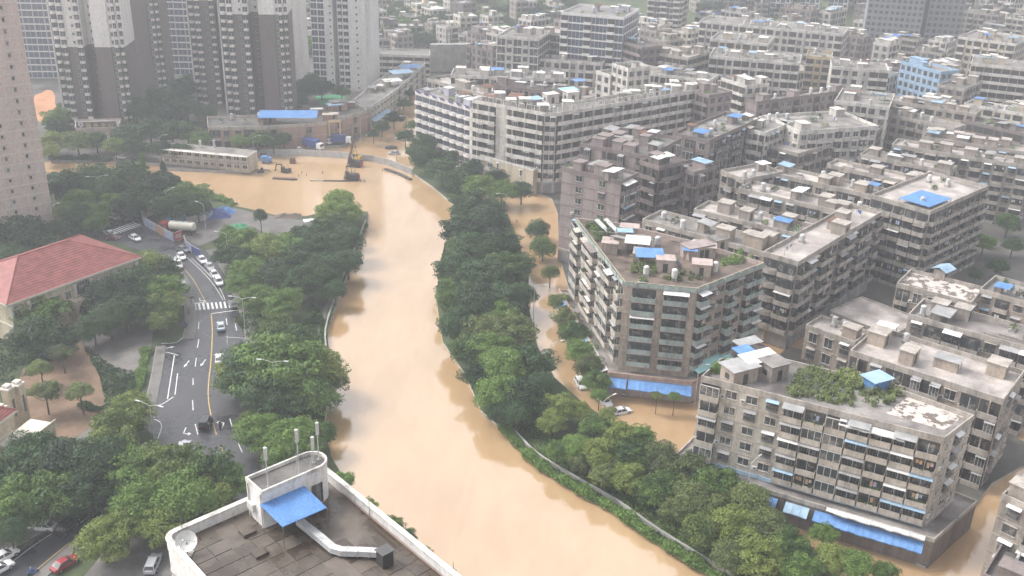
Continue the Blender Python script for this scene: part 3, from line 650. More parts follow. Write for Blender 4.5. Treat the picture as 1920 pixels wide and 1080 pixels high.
# ---- middle of the east bank
flats('mauve grey block of flats with blank wall and pale sheet roof above the flooded street', (1165, 338), (1054, 312), (1228, 330), 27, 'w.w.', 'kb', 'mauve', seed=31, group=E, clutter=3, gf=4)
flats('dark brown balcony block close behind the mauve blank walled block', (1236, 312), (1200, 300), (1262, 292), 28, 'd', 'd', 'dark', seed=32, group=E, clutter=1)
flats('dark block with angled wraparound balconies beside the white frame pergola roof', (1302, 322), (1258, 308), (1330, 306), 26, 'd', 'd', 'mauve', seed=33, group=E, clutter=1)
flats('greyed block with white frame pergola on its roof', (1395, 335), (1352, 318), (1425, 305), 22, 'bw', 'bw', 'grey', seed=34, group=E, clutter=1)
flats('broad dark brown roofed block with roof beds before the white banded corner building', (1216, 292), (1088, 268), (1300, 262), 27, 'd.d', 'dw', 'mauve', seed=35, group=E, clutter=7, roof='roof_dark')
flats('brown flats with blue and white roof sheets at its end', (1330, 262), (1262, 248), (1445, 224), 26, 'bw', 'bbw', 'mauve', seed=36, group=E, clutter=5)
flats('white flats with dark stair slit and pitched roof houses', (1500, 245), (1435, 215), (1560, 200), 24, 'wsw', 'wbw', 'white', seed=37, group=E, clutter=3)
flats('white flats with broad balconies and wide white roof awning', (1435, 248), (1378, 236), (1452, 220), 24, 'd', 'w', 'white', seed=38, group=E, clutter=2)
flats('dark roofed block under a long white sheet canopy', (1640, 250), (1500, 228), (1668, 238), 20, 'wbw', 'w', 'dark', near=False, seed=39, group=E, clutter=4)
flats('white end block with shell shaped roof tanks and side windows', (1668, 200), (1565, 188), (1700, 178), 25, 'dww', 'ww', 'white', near=False, seed=40, group=E, clutter=4)
flats('brown flats with long dark tiled roof garden', (1590, 168), (1420, 190), (1602, 158), 23, 'wbw', 'w', 'mauve', near=False, seed=41, group=E, clutter=5)
flats('white flats with four rows of balconies beside the white pitched roof houses', (1400, 160), (1352, 145), (1425, 150), 27, 'b', 'ww', 'white', near=False, seed=42, group=E, clutter=3)
flats('mauve flats with banded galleries behind the blue sheet roof', (1330, 178), (1272, 162), (1362, 168), 27, 'd', 'w', 'mauve', near=False, seed=43, group=E, clutter=3)
flats('white flats with flat roof facing the blue school', (1668, 132), (1560, 124), (1690, 120), 25, 'wwsbb', 'w', 'white', near=False, seed=44, group=E, clutter=4)
flats('blue school building with row of white windows', (1765, 134), (1690, 114), (1795, 130), 22, 'ww', 'ww', 'blue', near=False, seed=45, group=E, clutter=2, name='school_building')
flats('cream galleried block at the east edge below the hill', (1940, 130), (1822, 118), (1960, 118), 25, 'd', 'w', 'cream', near=False, seed=46, group=E, clutter=3)
flats('cream flats in a stepped row under the wooded hill', (1905, 82), (1797, 68), (1935, 68), 26, 'wb', 'w', 'cream', near=False, seed=47, group=E, clutter=4)
flats('pale yellow end wall flats below the misty grey towers', (1560, 108), (1512, 104), (1580, 98), 24, 'wb', 'w', 'yellow', near=False, seed=48, group=E, clutter=2)
flats('white flats row with square windows before the misty grey towers', (1582, 64), (1452, 52), (1608, 52), 26, 'wwb', 'w', 'white', near=False, seed=49, group=E, clutter=6)
flats('grey white flats row with rooftop sheds beside the square windowed row', (1452, 52), (1312, 38), (1478, 42), 26, 'wb', 'w', 'white', near=False, seed=50, group=E, clutter=6)
flats('grey flats with stepped roof houses behind the round fronted flats', (1440, 82), (1332, 72), (1470, 70), 26, 'wb', 'w', 'cream', near=False, seed=51, group=E, clutter=5)
flats('white flats with many roof houses between the pitched roofs', (1500, 118), (1330, 104), (1530, 104), 26, 'wbb', 'w', 'white', near=False, seed=52, group=E, clutter=8)
flats('round fronted grey flats with scalloped balconies', (1290, 108), (1168, 88), (1330, 96), 27, 'r', 'r', 'grey', near=False, seed=53, group=E, clutter=6)
flats('dark fronted flats with pale cornice beside the round fronted flats', (1205, 88), (1166, 76), (1225, 80), 30, 'd', 'w', 'dark', near=False, seed=54, group=E, clutter=2)
flats('slim white stair tower with square openings among the roof sheds', (1178, 128), (1148, 118), (1184, 112), 33, 'ww', 'w', 'white', near=False, seed=55, group=E, clutter=1)
flats('white flats with roof terrace next to the slim white stair tower', (1145, 140), (1118, 132), (1160, 128), 29, 'w', 'w', 'white', near=False, seed=56, group=E, clutter=1)
flats('grey white terraced flats with brick gable behind the white banded corner building', (1060, 148), (845, 140), 12, 25, 'dwd', 'w', 'white', near=False, seed=57, group=E, clutter=9)
flats('low grey roofed flats packed with sheds next to the brick gable', (905, 176), (800, 146), 14, 22, 'dw', 'w', 'grey', near=False, seed=58, group=E, clutter=8)
flats('dark courtyard flats behind the white banded corner building', (1075, 176), (925, 158), 9, 26, 'dw', 'w', 'mauve', near=False, seed=59, group=E, clutter=6, roof='roof_dark')
flats('white flats with pale roof sheds beside the slim white stair tower', (1330, 150), (1190, 132), 12, 26, 'wd', 'w', 'white', near=False, seed=60, group=E, clutter=7)
flats('grey misted flats behind the pale roof sheds', (1130, 118), (930, 104), 10, 22, 'wbw', 'w', 'white', near=False, seed=61, group=E, clutter=8)
flats('modern white flats with glazed corners and white roof frames', (1010, 72), (932, 66), (1075, 60), 31, 'wf', 'ff', 'white', near=False, seed=62, group=E, clutter=3)
flats('modern grey flats with roof frames beside the glazed corner flats', (1072, 64), (1018, 60), (1100, 54), 30, 'f', 'f', 'grey', near=False, seed=63, group=E, clutter=2)
TW = 'high flats beyond the old quarter'
flats('stepped grey apartment tower with roof terraces behind the modern white flats', (1170, 32), (1052, 22), (1225, 18), 40, 'fbf', 'f', 'lilac', near=False, seed=64, group=TW, clutter=6, name='apartment_tower')
def high(label, N, L, Rr, h, pl, pr, pal, **k):
    """tower whose foot, not its top, is read from the picture"""
    return block('apartment_tower', label, rect(N, L, Rr, .45), h, {3: pl, 0: pr}, pal, near=False, group=TW, **k)
high('beige and cream apartment tower with a pale balcony column', (1268, 92), (1208, 86), (1312, 84), 58, 'fb', 'bfw', 'cream', seed=65)
high('broad misty dark grey slab tower with rows of tiny windows', (1715, 112), (1612, 104), (1722, 100), 62, 'ww', 'w', 'mist', seed=66, bay=3.0)
high('narrow misty dark grey slab tower beside the broad slab', (1790, 112), (1724, 108), (1806, 100), 60, 'ww', 'w', 'mist', seed=67, bay=3.0)
high('dark grey tower half hidden behind the grey white flats row', (1392, 44), (1314, 38), (1400, 30), 50, 'wf', 'w', 'mist', seed=68)
for k, x in enumerate((1440, 1495, 1548, 1600)):
    high('white far tower with dark window columns rising behind the flats row', (x+36, 46), (x, 43), (x+46, 38), 50, 'fw', 'w', 'towerwhite', seed=69+k)
# ================================================================== buildings with a shape of their own
def roof_box(root, px, py, z, w_, d_, h_, yaw, wall, top, name='roof_room', door=True, over=.2):
    p = at(px, py, z); b = MB(); b.box(-w_/2, w_/2, -d_/2, d_/2, 0, h_, wall); b.box(-w_/2-over, w_/2+over, -d_/2-over, d_/2+over, h_, h_+.14, top)
    if door: b.box(-.5, .5, -d_/2-.03, -d_/2, 0, 2.0, 'opening_shade'); b.box(-w_/2-.03, -w_/2, -.6, .5, .9, 1.9, 'glass')
    return link(name, b.mesh(name), root, p-root.location, R(90-yaw))
def canopy(root, px, py, z, w_, d_, h_, yaw, m, tilt=4, name='sheet_roof', gable=False):
    p = at(px, py, z+h_); p.z = z; b = MB()
    for x in (-w_/2+.15, w_/2-.15):
        for y in (-d_/2+.15, d_/2-.15): b.box(x-.05, x+.05, y-.05, y+.05, 0, h_-.05, 'steel')
    k = len(b.v)
    if gable:
        for s in (1, -1):
            b.face([(-w_/2, s*d_/2, h_), (w_/2, s*d_/2, h_), (w_/2, 0, h_+d_*.22), (-w_/2, 0, h_+d_*.22)][::s], m); b.face([(-w_/2, s*d_/2, h_-.05), (w_/2, s*d_/2, h_-.05), (w_/2, 0, h_-.05+d_*.22), (-w_/2, 0, h_-.05+d_*.22)][::-s], m)
    else:
        b.box(-w_/2, w_/2, -d_/2, d_/2, h_, h_+.05, m)
        for x in np.arange(-w_/2+.2, w_/2, .55): b.box(x, x+.07, -d_/2, d_/2, h_+.05, h_+.09, m, 'b')
        b.xf(Matrix.Translation((0, 0, h_)) @ Matrix.Rotation(R(tilt), 4, 'X') @ Matrix.Translation((0, 0, -h_)), k)
    return link(name, b.mesh(name), root, p-root.location, R(90-yaw))
def awning(root, a, c, cen, z, out, drop, m, name='awning'):
    """sloping sheet along a wall from a to c"""
    a = Vector((a[0], a[1])); c = Vector((c[0], c[1])); d = (c-a).normalized(); n_ = Vector((-d.y, d.x))
    if n_.dot(Vector((cen[0], cen[1]))-a) > 0: a, c = c, a; d = -d; n_ = -n_
    L = (c-a).length; b = MB(); ar = random.Random(int(L*100)); ns = max(1, round(L/1.15)); w_ = L/ns
    for k in range(ns):
        x0, x1 = k*w_+.01, (k+1)*w_-.01; e0, e1 = ar.uniform(-.09, .05), ar.uniform(-.09, .05); o0 = out+ar.uniform(-.12, .06); ms = (x0+x1)/2
        q = [(x0, .02, 0), (ms, .02, -.02), (x1, .02, 0), (x1, o0, -drop+e1), (ms, o0, -drop+(e0+e1)/2-.05), (x0, o0, -drop+e0)]
        for f in ((0, 1, 4, 5), (1, 2, 3, 4)): b.face([q[t] for t in f][::-1], m); b.face([(q[t][0], q[t][1], q[t][2]-.05) for t in f], m)
        b.face([(x0, o0, -drop+e0), (x1, o0, -drop+e1), (x1, o0-.02, -drop+e1-ar.uniform(.12, .3)), (x0, o0-.02, -drop+e0-ar.uniform(.12, .3))][::-1], m)
        for t in (.25, .5, .75): x = x0+(x1-x0)*t; b.box(x-.02, x+.02, .02, .1, -.04, .02, m)
    for x in np.arange(.3, L, 1.0): b.box(x, x+.05, .02, .08, -.3, -.02, 'steel')
    return link(name, b.mesh(name), root, (a.x-root.location.x, a.y-root.location.y, z-root.location.z), math.atan2(d.y, d.x))
def cen_of(poly): return (sum(p[0] for p in poly)/len(poly), sum(p[1] for p in poly)/len(poly))
def garden(root, pts, z, n, m, size=.9, name='roof_plants'):
    P = [at(x, y, z) for x, y in pts]; rnd = random.Random(len(pts)*n); b = MB(); xs_ = [p.x for p in P]; ys_ = [p.y for p in P]; pl = [(p.x, p.y) for p in P]; k = 0
    while k < n:
        q = (rnd.uniform(min(xs_), max(xs_)), rnd.uniform(min(ys_), max(ys_)))
        if not inside(q, pl): continue
        k += 1; r_ = rnd.uniform(.5, 1.1)*size; hh = rnd.uniform(.7, 1.7)*size
        for _ in range(46):
            v = Vector((rnd.gauss(0, 1), rnd.gauss(0, 1), rnd.gauss(0, .7))).normalized(); w_ = v.orthogonal().normalized()*.15; c = Vector((q[0], q[1], z+hh*.55))+Vector((rnd.gauss(0, .42)*r_, rnd.gauss(0, .42)*r_, rnd.gauss(0, .33)*hh)); c.z = max(c.z, z+.05)
            b.face([c-v*.22, c+w_, c+v*.22, c-w_], m)
    for v_ in range(len(b.v)): b.v[v_] = tuple(Vector(b.v[v_])-root.location)
    return tag(b.build(name, root), kind='stuff')

# ---- turquoise-balconied corner building on the flooded street
h1 = 25.0; q1 = [at(x, y, h1) for x, y in [(1171, 527), (1307, 540), (1432, 492), (1318, 456), (1160, 418), (1080, 408)]]; p1 = [(p.x, p.y) for p in q1]; c1 = cen_of(p1)
corner = block('corner_apartment_building', 'big beige corner building with turquoise balconies and a garden roof on the flooded street', p1, h1, {1: 'wwbwbb'}, 'teal', gf=6.2, floors=6, seed=101, bay=3.0, parapet=1.0, clutter=7)
rz1 = h1-1.0
facade(corner, p1[5], p1[0], c1, .4+6.2, 6, (h1-1.0-.4-6.2)/6, 'bkwbgbwb', 'beige', True, None, 3.0, True, rnd=random.Random(5))
for t0, t1 in ((.10, .47), (.54, .92)): facade(corner, (p1[0][0]+(p1[1][0]-p1[0][0])*t0, p1[0][1]+(p1[1][1]-p1[0][1])*t0), (p1[0][0]+(p1[1][0]-p1[0][0])*t1, p1[0][1]+(p1[1][1]-p1[0][1])*t1), c1, .4+6.2, 6, (h1-1.0-.4-6.2)/6, 'b', 'teal', True, None, 6.0, True)
pod = inset(ccw(rel(p1, corner)), -2.3); b = MB(); b.prism(pod, -.3, 4.4, 'wall_pink', 'roof_grey'); b.ring(inset(pod, -.1), .3, 4.1, 4.9, 'wall_brick'); b.build('podium', corner)
pw = [(x+corner.location.x, y+corner.location.y) for x, y in pod]
def near_edge(pts, a, c):
    best = min(range(len(pts)), key=lambda i: (Vector(pts[i])-Vector(a[:2])).length); b2 = min(range(len(pts)), key=lambda i: (Vector(pts[i])-Vector(c[:2])).length); return pts[best], pts[b2]
e0 = near_edge(pw, p1[0], p1[1]); e1 = near_edge(pw, p1[1], p1[2]); e5 = near_edge(pw, p1[0], p1[5])
def lerp2(a, c, t): return (a[0]+(c[0]-a[0])*t, a[1]+(c[1]-a[1])*t)
awning(corner, lerp2(*e0, .0), lerp2(*e0, .22), c1, 4.1, 2.6, .9, 'blue_sheet'); awning(corner, lerp2(*e0, .24), lerp2(*e0, 1.0), c1, 4.1, 2.6, .9, 'blue_sheet')
awning(corner, lerp2(p1[1], p1[2], .02), lerp2(p1[1], p1[2], .55), c1, 7.2, 2.4, .6, 'cyan_sheet')
awning(corner, lerp2(*e5, .02), lerp2(*e5, .30), c1, 5.4, 2.2, .6, 'white_sheet'); awning(corner, lerp2(*e5, .34), lerp2(*e5, .47), c1, 5.2, 2.2, .7, 'lightblue_sheet'); awning(corner, lerp2(*e5, .52), lerp2(*e5, .70), c1, 5.2, 1.8, .6, 'grey_sheet'); awning(corner, lerp2(*e5, .80), lerp2(*e5, .95), c1, 5.0, 2.6, 1.0, 'blue_sheet')
for a_, c_, n_ in ((p1[0], p1[1], 6), (p1[1], p1[2], 8), (p1[5], p1[0], 9)):                   # turquoise planter panels along the roof rim
    d = (Vector(c_)-Vector(a_)); L = d.length; d.normalize(); o_ = Vector((-d.y, d.x)); o_ = o_ if o_.dot(Vector(c1)-Vector(a_)) < 0 else -o_
    for k in range(n_):
        b = MB(); b.box(-L/n_/2+.12, L/n_/2-.12, -.16, .16, 0, .85, 'parapet_teal'); b.box(-L/n_/2+.25, L/n_/2-.25, -.1, .1, .85, .95, 'leaf_olive')
        p = Vector(a_)+d*(L*(k+.5)/n_)+o_*(.2+.12*(k % 2)); link('rim_panel', b.mesh('rim_panel'), corner, (p.x-corner.location.x, p.y-corner.location.y, rz1+.1-corner.location.z), math.atan2(d.y, d.x))
canopy(corner, 1218, 474, rz1, 6.0, 4.2, 2.9, 90, 'blue_sheet', 7); canopy(corner, 1196, 450, rz1, 5.4, 4.0, 3.4, 100, 'white_sheet', 6); canopy(corner, 1166, 445, rz1, 4.2, 3.4, 3.0, 120, 'grey_sheet', -14); canopy(corner, 1172, 432, rz1, 3.6, 2.4, 3.0, 90, 'lightblue_sheet', 3)
roof_box(corner, 1246, 506, rz1, 3.6, 3.0, 2.7, 95, 'wall_pink', 'wall_pink'); roof_box(corner, 1306, 480, rz1, 6.5, 3.4, 2.7, 62, 'wall_pink', 'wall_mauve'); roof_box(corner, 1345, 466, rz1, 3.5, 3.0, 2.5, 62, 'wall_beige', 'roof_grey'); roof_box(corner, 1196, 465, rz1, 5, 3.2, 2.4, 95, 'wall_beige', 'roof_grey')
garden(corner, [(1182, 512), (1190, 490), (1232, 500), (1236, 520)], rz1, 34, 'leaf_olive'); garden(corner, [(1240, 525), (1300, 528), (1350, 508), (1330, 500), (1280, 508)], rz1, 30, 'leaf_olive', .7)
garden(corner, [(1120, 455), (1100, 425), (1135, 422), (1150, 450)], rz1, 34, 'leaf_mid', 1.1); garden(corner, [(1350, 505), (1415, 485), (1385, 475), (1340, 490)], rz1, 22, 'leaf_mid', .7)
for k, (px_, py_) in enumerate(((1130, 425), (1147, 424))):                                 # two slanted white chutes on the roof
    b = MB(); b.box(-.55, .55, -2.4, 2.4, 0, .25, 'white_sheet'); b.xf(Matrix.Rotation(R(24), 4, 'X')); b.box(-.4, .4, -2, -1.8, -1.6, .2, 'steel'); link('roof_chute', b.mesh('roof_chute'), corner, at(px_, py_, rz1+1.6)-corner.location, R(40))

# ---- white banded corner building
hw = 27.0; Nn = at(1033, 213, hw); Ln = at(886, 186, hw); Rn = at(1345, 162, hw)
dl = (Ln-Nn).normalized(); dr = (Rn-Nn).normalized(); nl = Vector((-dl.y, dl.x, 0)); nl = nl if nl.y > 0 else -nl; nr = Vector((-dr.y, dr.x, 0)); nr = nr if nr.y > 0 else -nr
inn_c = Nn + (dl+dr)*9.0
pw_ = [Nn+dl*2.2, Nn+dr*2.2, Rn, Rn+nr*11, inn_c+dr*4, inn_c+dl*4, Ln+nl*10, Ln]; pw_ = [(p.x, p.y) for p in pw_]
whiteb = block('apartment_block', 'long white corner block with dark continuous window bands and small roof houses', pw_, hw, {0: 'd', 1: 'd', 7: 'dddd.ddd', 2: '.'}, 'white', gf=4.0, floors=7, seed=102, bay=4.4, clutter=14, roof='roof_dark')
for k in range(26):                                     # white frames standing on the roof rim
    t = (k+.5)/26; p = Vector(pw_[1])+(Vector(pw_[2])-Vector(pw_[1]))*t if k < 17 else Vector(pw_[7])+(Vector(pw_[0])-Vector(pw_[7]))*((k-16.5)/9.5); d = dr if k < 17 else dl
    b = MB(); b.box(-1.1, -.9, -.1, .1, 0, 1.5, 'parapet_white'); b.box(.9, 1.1, -.1, .1, 0, 1.5, 'parapet_white'); b.box(-1.1, 1.1, -.1, .1, 1.5, 1.7, 'parapet_white')
    link('rim_frame', b.mesh('rim_frame'), whiteb, (p.x-whiteb.location.x, p.y-whiteb.location.y, hw-whiteb.location.z), math.atan2(d.y, d.x))
canopy(whiteb, 1000, 184, hw-.9, 6, 4, 2.6, 60, 'lightblue_sheet'); canopy(whiteb, 1066, 167, hw-.9, 6.5, 4, 2.8, 60, 'cyan_sheet'); canopy(whiteb, 1085, 150, hw-.9, 4.5, 3, 2.6, 60, 'blue_sheet'); canopy(whiteb, 968, 178, hw-.9, 5, 4, 2.4, 110, 'rust', 8)
for px_, py_ in ((1032, 192), (1070, 188)): roof_box(whiteb, px_, py_, hw-.9, 4.5, 3.2, 3.0, 60, 'wall_white', 'parapet_white')
# its low podium wing with blank billboard walls
hp = 9.0; pp = [at(x, y, hp) for x, y in [(1000, 318), (884, 284), (905, 272), (1030, 300)]]
block('podium_wing', 'cream and grey two storey podium wing with blank board walls under the white banded block', pp, hp, {0: '.s.'}, 'cream', floors=2, seed=103, parapet=.6, near=True, bands=False)
# ---- scalloped building with purple roof panels
hs_ = 21.0; ps = rect((886, 204), (779, 171), 11, hs_)
purple = block('apartment_block', 'grey flats with scalloped balconies and purple panels along the roof edge', ps, hs_, {3: 'r', 0: '.'}, 'lilac', floors=6, seed=104, bay=4.2, clutter=4, vary=False, z0=.45)
d = (Vector(ps[3])-Vector(ps[0])); L = d.length; d.normalize()
for k in range(7):
    p = Vector(ps[0])+d*(L*(k+.5)/7); b = MB(); b.box(-1.25, 1.25, -.05, .05, 0, 1.6, 'purple_sheet'); b.xf(Matrix.Rotation(R(-35), 4, 'X')); link('roof_panel', b.mesh('roof_panel'), purple, (p.x-purple.location.x, p.y-purple.location.y, hs_-.4-purple.location.z), math.atan2(d.y, d.x))
b = MB(); b.box(-.2, 3.4, -1.1, .3, -.3, hs_-.4-.45, 'parapet_white'); link('corner_pier', b.mesh('corner_pier'), purple, (0, 0, 0), math.atan2(d.y, d.x)+math.pi)

# ---- stained block with roof gardens at the lower street
hb = 22.5; pb = [at(x, y, hb) for x, y in [(1316, 704), (1771, 820), (1826, 778), (1650, 716), (1470, 672), (1352, 672)]]; pb = [(p.x, p.y) for p in pb]; cb = cen_of(pb)
gardenb = block('apartment_block', 'stained grey block with roof gardens, sheet kiosks and a patched roof end', pb, hb, {0: 'wwwkbgkbkb', 1: 'ws', 5: '.'}, 'plaster', gf=6.0, floors=5, seed=105, bay=3.6)
bp_ = inset(ccw(rel(pb, gardenb)), -2.8); b = MB(); b.prism(bp_, -.3, 5.0, 'wall_dark', 'roof_grey'); b.ring(inset(bp_, -.1), .25, 4.7, 5.5, 'parapet_grey'); b.build('podium', gardenb)
bw_ = [(x+gardenb.location.x, y+gardenb.location.y) for x, y in bp_]; eb = near_edge(bw_, pb[0], pb[1])
for t0, t1, m_ in ((.02, .16, 'blue_sheet'), (.18, .30, 'lightblue_sheet'), (.33, .44, 'blue_sheet'), (.47, .56, 'lightblue_sheet'), (.58, .97, 'blue_sheet')): awning(gardenb, lerp2(*eb, t0), lerp2(*eb, t1), cb, 4.6, 2.0, .8, m_)
awning(gardenb, lerp2(*eb, .62), lerp2(*eb, .97), cb, 5.9, 1.1, .15, 'white_sheet')
rzb = hb-.9
roof_box(gardenb, 1384, 712, rzb, 5.2, 3.6, 2.9, 62, 'wall_beige', 'grey_sheet', over=.4); roof_box(gardenb, 1448, 706, rzb, 3.8, 3.4, 3.0, 62, 'wall_grey', 'roof_grey', over=.3); canopy(gardenb, 1424, 668, rzb, 7, 3.6, 3.1, 62, 'white_sheet', 5); canopy(gardenb, 1394, 655, rzb, 3.6, 2.4, 2.6, 62, 'blue_sheet', 4); canopy(gardenb, 1402, 640, rzb, 5.2, 2.6, 2.6, 62, 'grey_sheet', 3)
b = MB(); b.box(-1.8, 1.8, -1.3, 1.3, 0, 2.2, 'blue_sheet'); b.box(-2.2, 2.4, -1.8, 1.8, 2.2, 2.28, 'lightblue_sheet'); link('sheet_kiosk', b.mesh('sheet_kiosk'), gardenb, at(1640, 728, rzb)-gardenb.location, R(28))
garden(gardenb, [(1470, 745), (1500, 690), (1600, 700), (1700, 735), (1660, 765), (1560, 760)], rzb, 150, 'leaf_olive', .8); garden(gardenb, [(1560, 715), (1580, 700), (1625, 715), (1600, 735)], rzb, 34, 'leaf_light', .8); garden(gardenb, [(1335, 700), (1350, 680), (1378, 690), (1365, 705)], rzb, 18, 'leaf_mid', 1.0)
P = [at(x, y, rzb+.03)-gardenb.location for x, y in [(1660, 775), (1770, 806), (1812, 778), (1705, 742)]]; b = MB(); b.face(P[::1], 'roof_patchy'); b.build('patched_roofing', gardenb)
awning(gardenb, lerp2(pb[0], pb[1], .60), lerp2(pb[0], pb[1], .86), cb, hb-1.3, 1.5, .35, 'white_sheet')
# ---- things set on other roofs
for k, (x, y) in enumerate(((1570, 264), (1577, 256), (1588, 264), (1598, 256))):
    t = MB(); t.lathe([(.05, 0), (.85, 0), (.85, 2.6), (.6, 2.9), (.2, 3.0)], 'ac_white', 12); t.box(-.9, .9, -.9, .9, -.02, .12, 'concrete'); o = t.build('water_tank'); o.location = at(x, y, 18.13); tag(o, 'white upright water tank on the square grey block roof', 'water tank', 'white tanks on the square grey roof')
canopy(blue_roof, 1735, 372, 22.1, 11.5, 8.5, 1.2, 49, 'blue_sheet', 0)
p = at(1766, 520, 12.1); k_ = thing('roof_kiosk', 'small roof kiosk with pale blue gabled sheet roof', 'kiosk', p, R(40)); b = MB(); b.box(-1.8, 1.8, -1.4, 1.4, 0, 2.3, 'wall_grey'); b.box(-1.4, -.6, -1.43, -1.4, 0, 1.9, 'opening_shade'); b.build('wall', k_); b = MB()
for s in (1, -1): b.face([(-2.4, s*2.0, 2.3), (2.4, s*2.0, 2.3), (2.4, 0, 3.1), (-2.4, 0, 3.1)][::s], 'lightblue_sheet'); b.face([(-2.4, s*2.0, 2.24), (2.4, s*2.0, 2.24), (2.4, 0, 3.04), (-2.4, 0, 3.04)][::-s], 'lightblue_sheet')
b.build('gabled_roof', k_)
p = at(1812, 482, .45); k_ = thing('parasol', 'red market parasol in the yard beside the pale blue kiosk house', 'parasol', p); b = MB(); b.lathe([(.1, 3.3), (1.2, 2.95), (2.3, 2.45)][::-1], 'cloth_red', 8); b.build('canopy', k_); b = MB(); b.tube((0, 0, 0), (0, 0, 3.3), .05, .04, 'steel', 6); b.build('pole', k_)
wall_px('yard_wall', [(1428, 640), (1490, 608), (1552, 578)], .45, 5.0, .4, 'wall_yellow', 'long yellow topped yard wall behind the garden roofed block')

# ---- dark brown and white residential towers
def tower(label, px, py, yaw, mods, floors, white_from, fh=3.0, name='residential_tower', group=None, seed=1, z0=LAND, low='brown', high='towerwhite', depth=15, vis=17, podium=0):
    o = at(px, py, z0); root = thing(name, label, 'tower', o, 0, group); u = yawdir(yaw); n_ = Vector((u.y, -u.x, 0)); x = 0.; jb = MB(); zw = white_from*fh; H_ = floors*fh
    wl = MB()
    for (w_, out, kind) in mods:
        a = u*x+n_*out; c = u*(x+w_)+n_*out; bk = -n_*depth
        pl = ccw([(a.x, a.y), (c.x, c.y), ((u*(x+w_)+bk).x, (u*(x+w_)+bk).y), ((u*x+bk).x, (u*x+bk).y)])
        cm = 'parapet_white' if kind == 'F' else None
        if zw > 0: wl.prism(pl, -.3, min(zw, H_), cm or PAL[low]['wall'])
        if zw < H_: wl.prism(pl, max(zw, -.3), H_, cm or PAL[high]['wall'])
        wl.ring(inset(pl, -.12), .2, H_-.2, H_+1.0, PAL[high]['trim'])
        cen = (o.x+(a.x+c.x)/2-n_.x*4, o.y+(a.y+c.y)/2-n_.y*4); A = (o.x+a.x, o.y+a.y); C = (o.x+c.x, o.y+c.y)
        if kind not in 'F.':
            nl_ = min(white_from, floors)
            for f0, f1, pal in ((0, min(nl_, vis), low), (nl_, min(floors, max(vis, nl_)), high)):
                if f1 > f0: facade(root, A, C, cen, z0+f0*fh, f1-f0, fh, kind, pal, True, jb, w_-.3 if len(kind) == 1 else (w_-.3)/len(kind), False)
            if floors > vis: facade(root, A, C, cen, z0+vis*fh, floors-vis, fh, kind, high if vis >= white_from else low, False, jb, w_-.3 if len(kind) == 1 else (w_-.3)/len(kind), False)
        x += w_
    wl.build('wall', root)
    r = MB(); r.face([tuple(q) for q in [Vector((0, 0, H_+.02))-n_*depth, u*x+Vector((0, 0, H_+.02))-n_*depth, u*x+Vector((0, 0, H_+.02)), Vector((0, 0, H_+.02))]][::1], 'roof_grey'); r.build('roof', root)
    if jb.f: tag(jb.build('upper_windows', root), kind='stuff')
    return root
DM = [(.7, 1.0, 'F'), (3.6, .2, 'r'), (3.4, 1.2, 'b'), (4.6, .9, '.s'), (3.0, .5, 'b'), (5.2, -6, 's'), (8.2, .8, '..'), (4.2, .2, 'wb'), (2.4, -1.0, 'b')]
DM = [(a_*.72, b_*.85, k_) for a_, b_, k_ in DM]
G_ = 'dark brown and white towers'
tower('brown tower with white upper storeys above the gold lettered gate podium', 124, 236, 84, DM, 24, 10, group=G_)
tower('brown tower with white top close behind the gold lettered gate podium tower', 200, 188, 84, DM, 24, 14, group=G_)
tower('brown tower with white upper storeys above the podium with the blue shed roof', 428, 232, 84, DM, 24, 14, group=G_)
tower('brown tower with white top standing behind the blue shed podium tower', 368, 193, 84, DM, 24, 14, group=G_, vis=16)
WM = [(3.4, .4, 'f'), (3.4, .4, 'f'), (4.2, .9, '.s'), (2.2, -5, 's'), (2.6, .2, 'b'), (3.0, .2, 'b'), (8.4, 1.2, '.s.'), (2.2, -.6, '.')]
WM = [(a_*.90, b_, k_) for a_, b_, k_ in WM]
tower('slim white tower with two small window columns and blue grey balconies beside the sports court', 590, 166, 96, WM, 24, 0, 2.9, vis=16)
tower('white tower end wall rising behind the brown podium towers', 520, 150, 88, [(4, .2, 'b'), (4, .2, 'b'), (4.5, .8, '.')], 24, 0, 2.9, vis=16)
LM = [(4.6, .3, 'f')]*6
tower('pale lilac tower with a white grid of window bays behind the pink tower', 22, 146, 84, LM, 24, 0, 3.0, low='lilac', high='lilac', vis=14)
tower('pale lilac tower with a white window grid between the brown towers', 322, 140, 88, [(4.2, .3, 'f')]*4, 24, 0, 3.0, low='lilac', high='lilac', vis=14)
# pink tiled tower at the edge
c0 = at(102, 416, LAND); A_ = yawdir(50); B_ = yawdir(-40); pk = [c0, c0+B_*16, c0+B_*16-A_*30, c0-A_*30]
pink = block('residential_tower', 'pink beige tiled tower with columns of narrow dark windows at the road corner', pk, 76, {3: '.s.s.s.s.'}, 'pink', floors=24, fh=3.1, z0=LAND, near=True, bay=2.7, vary=False, cat='tower', seed=9)
for ob in CH[pink.name]:
    if ob.name.startswith('wall'): ob.data.materials[0] = MATS['wall_pinktile']; ob.data.materials[1] = MATS['stone_trim']

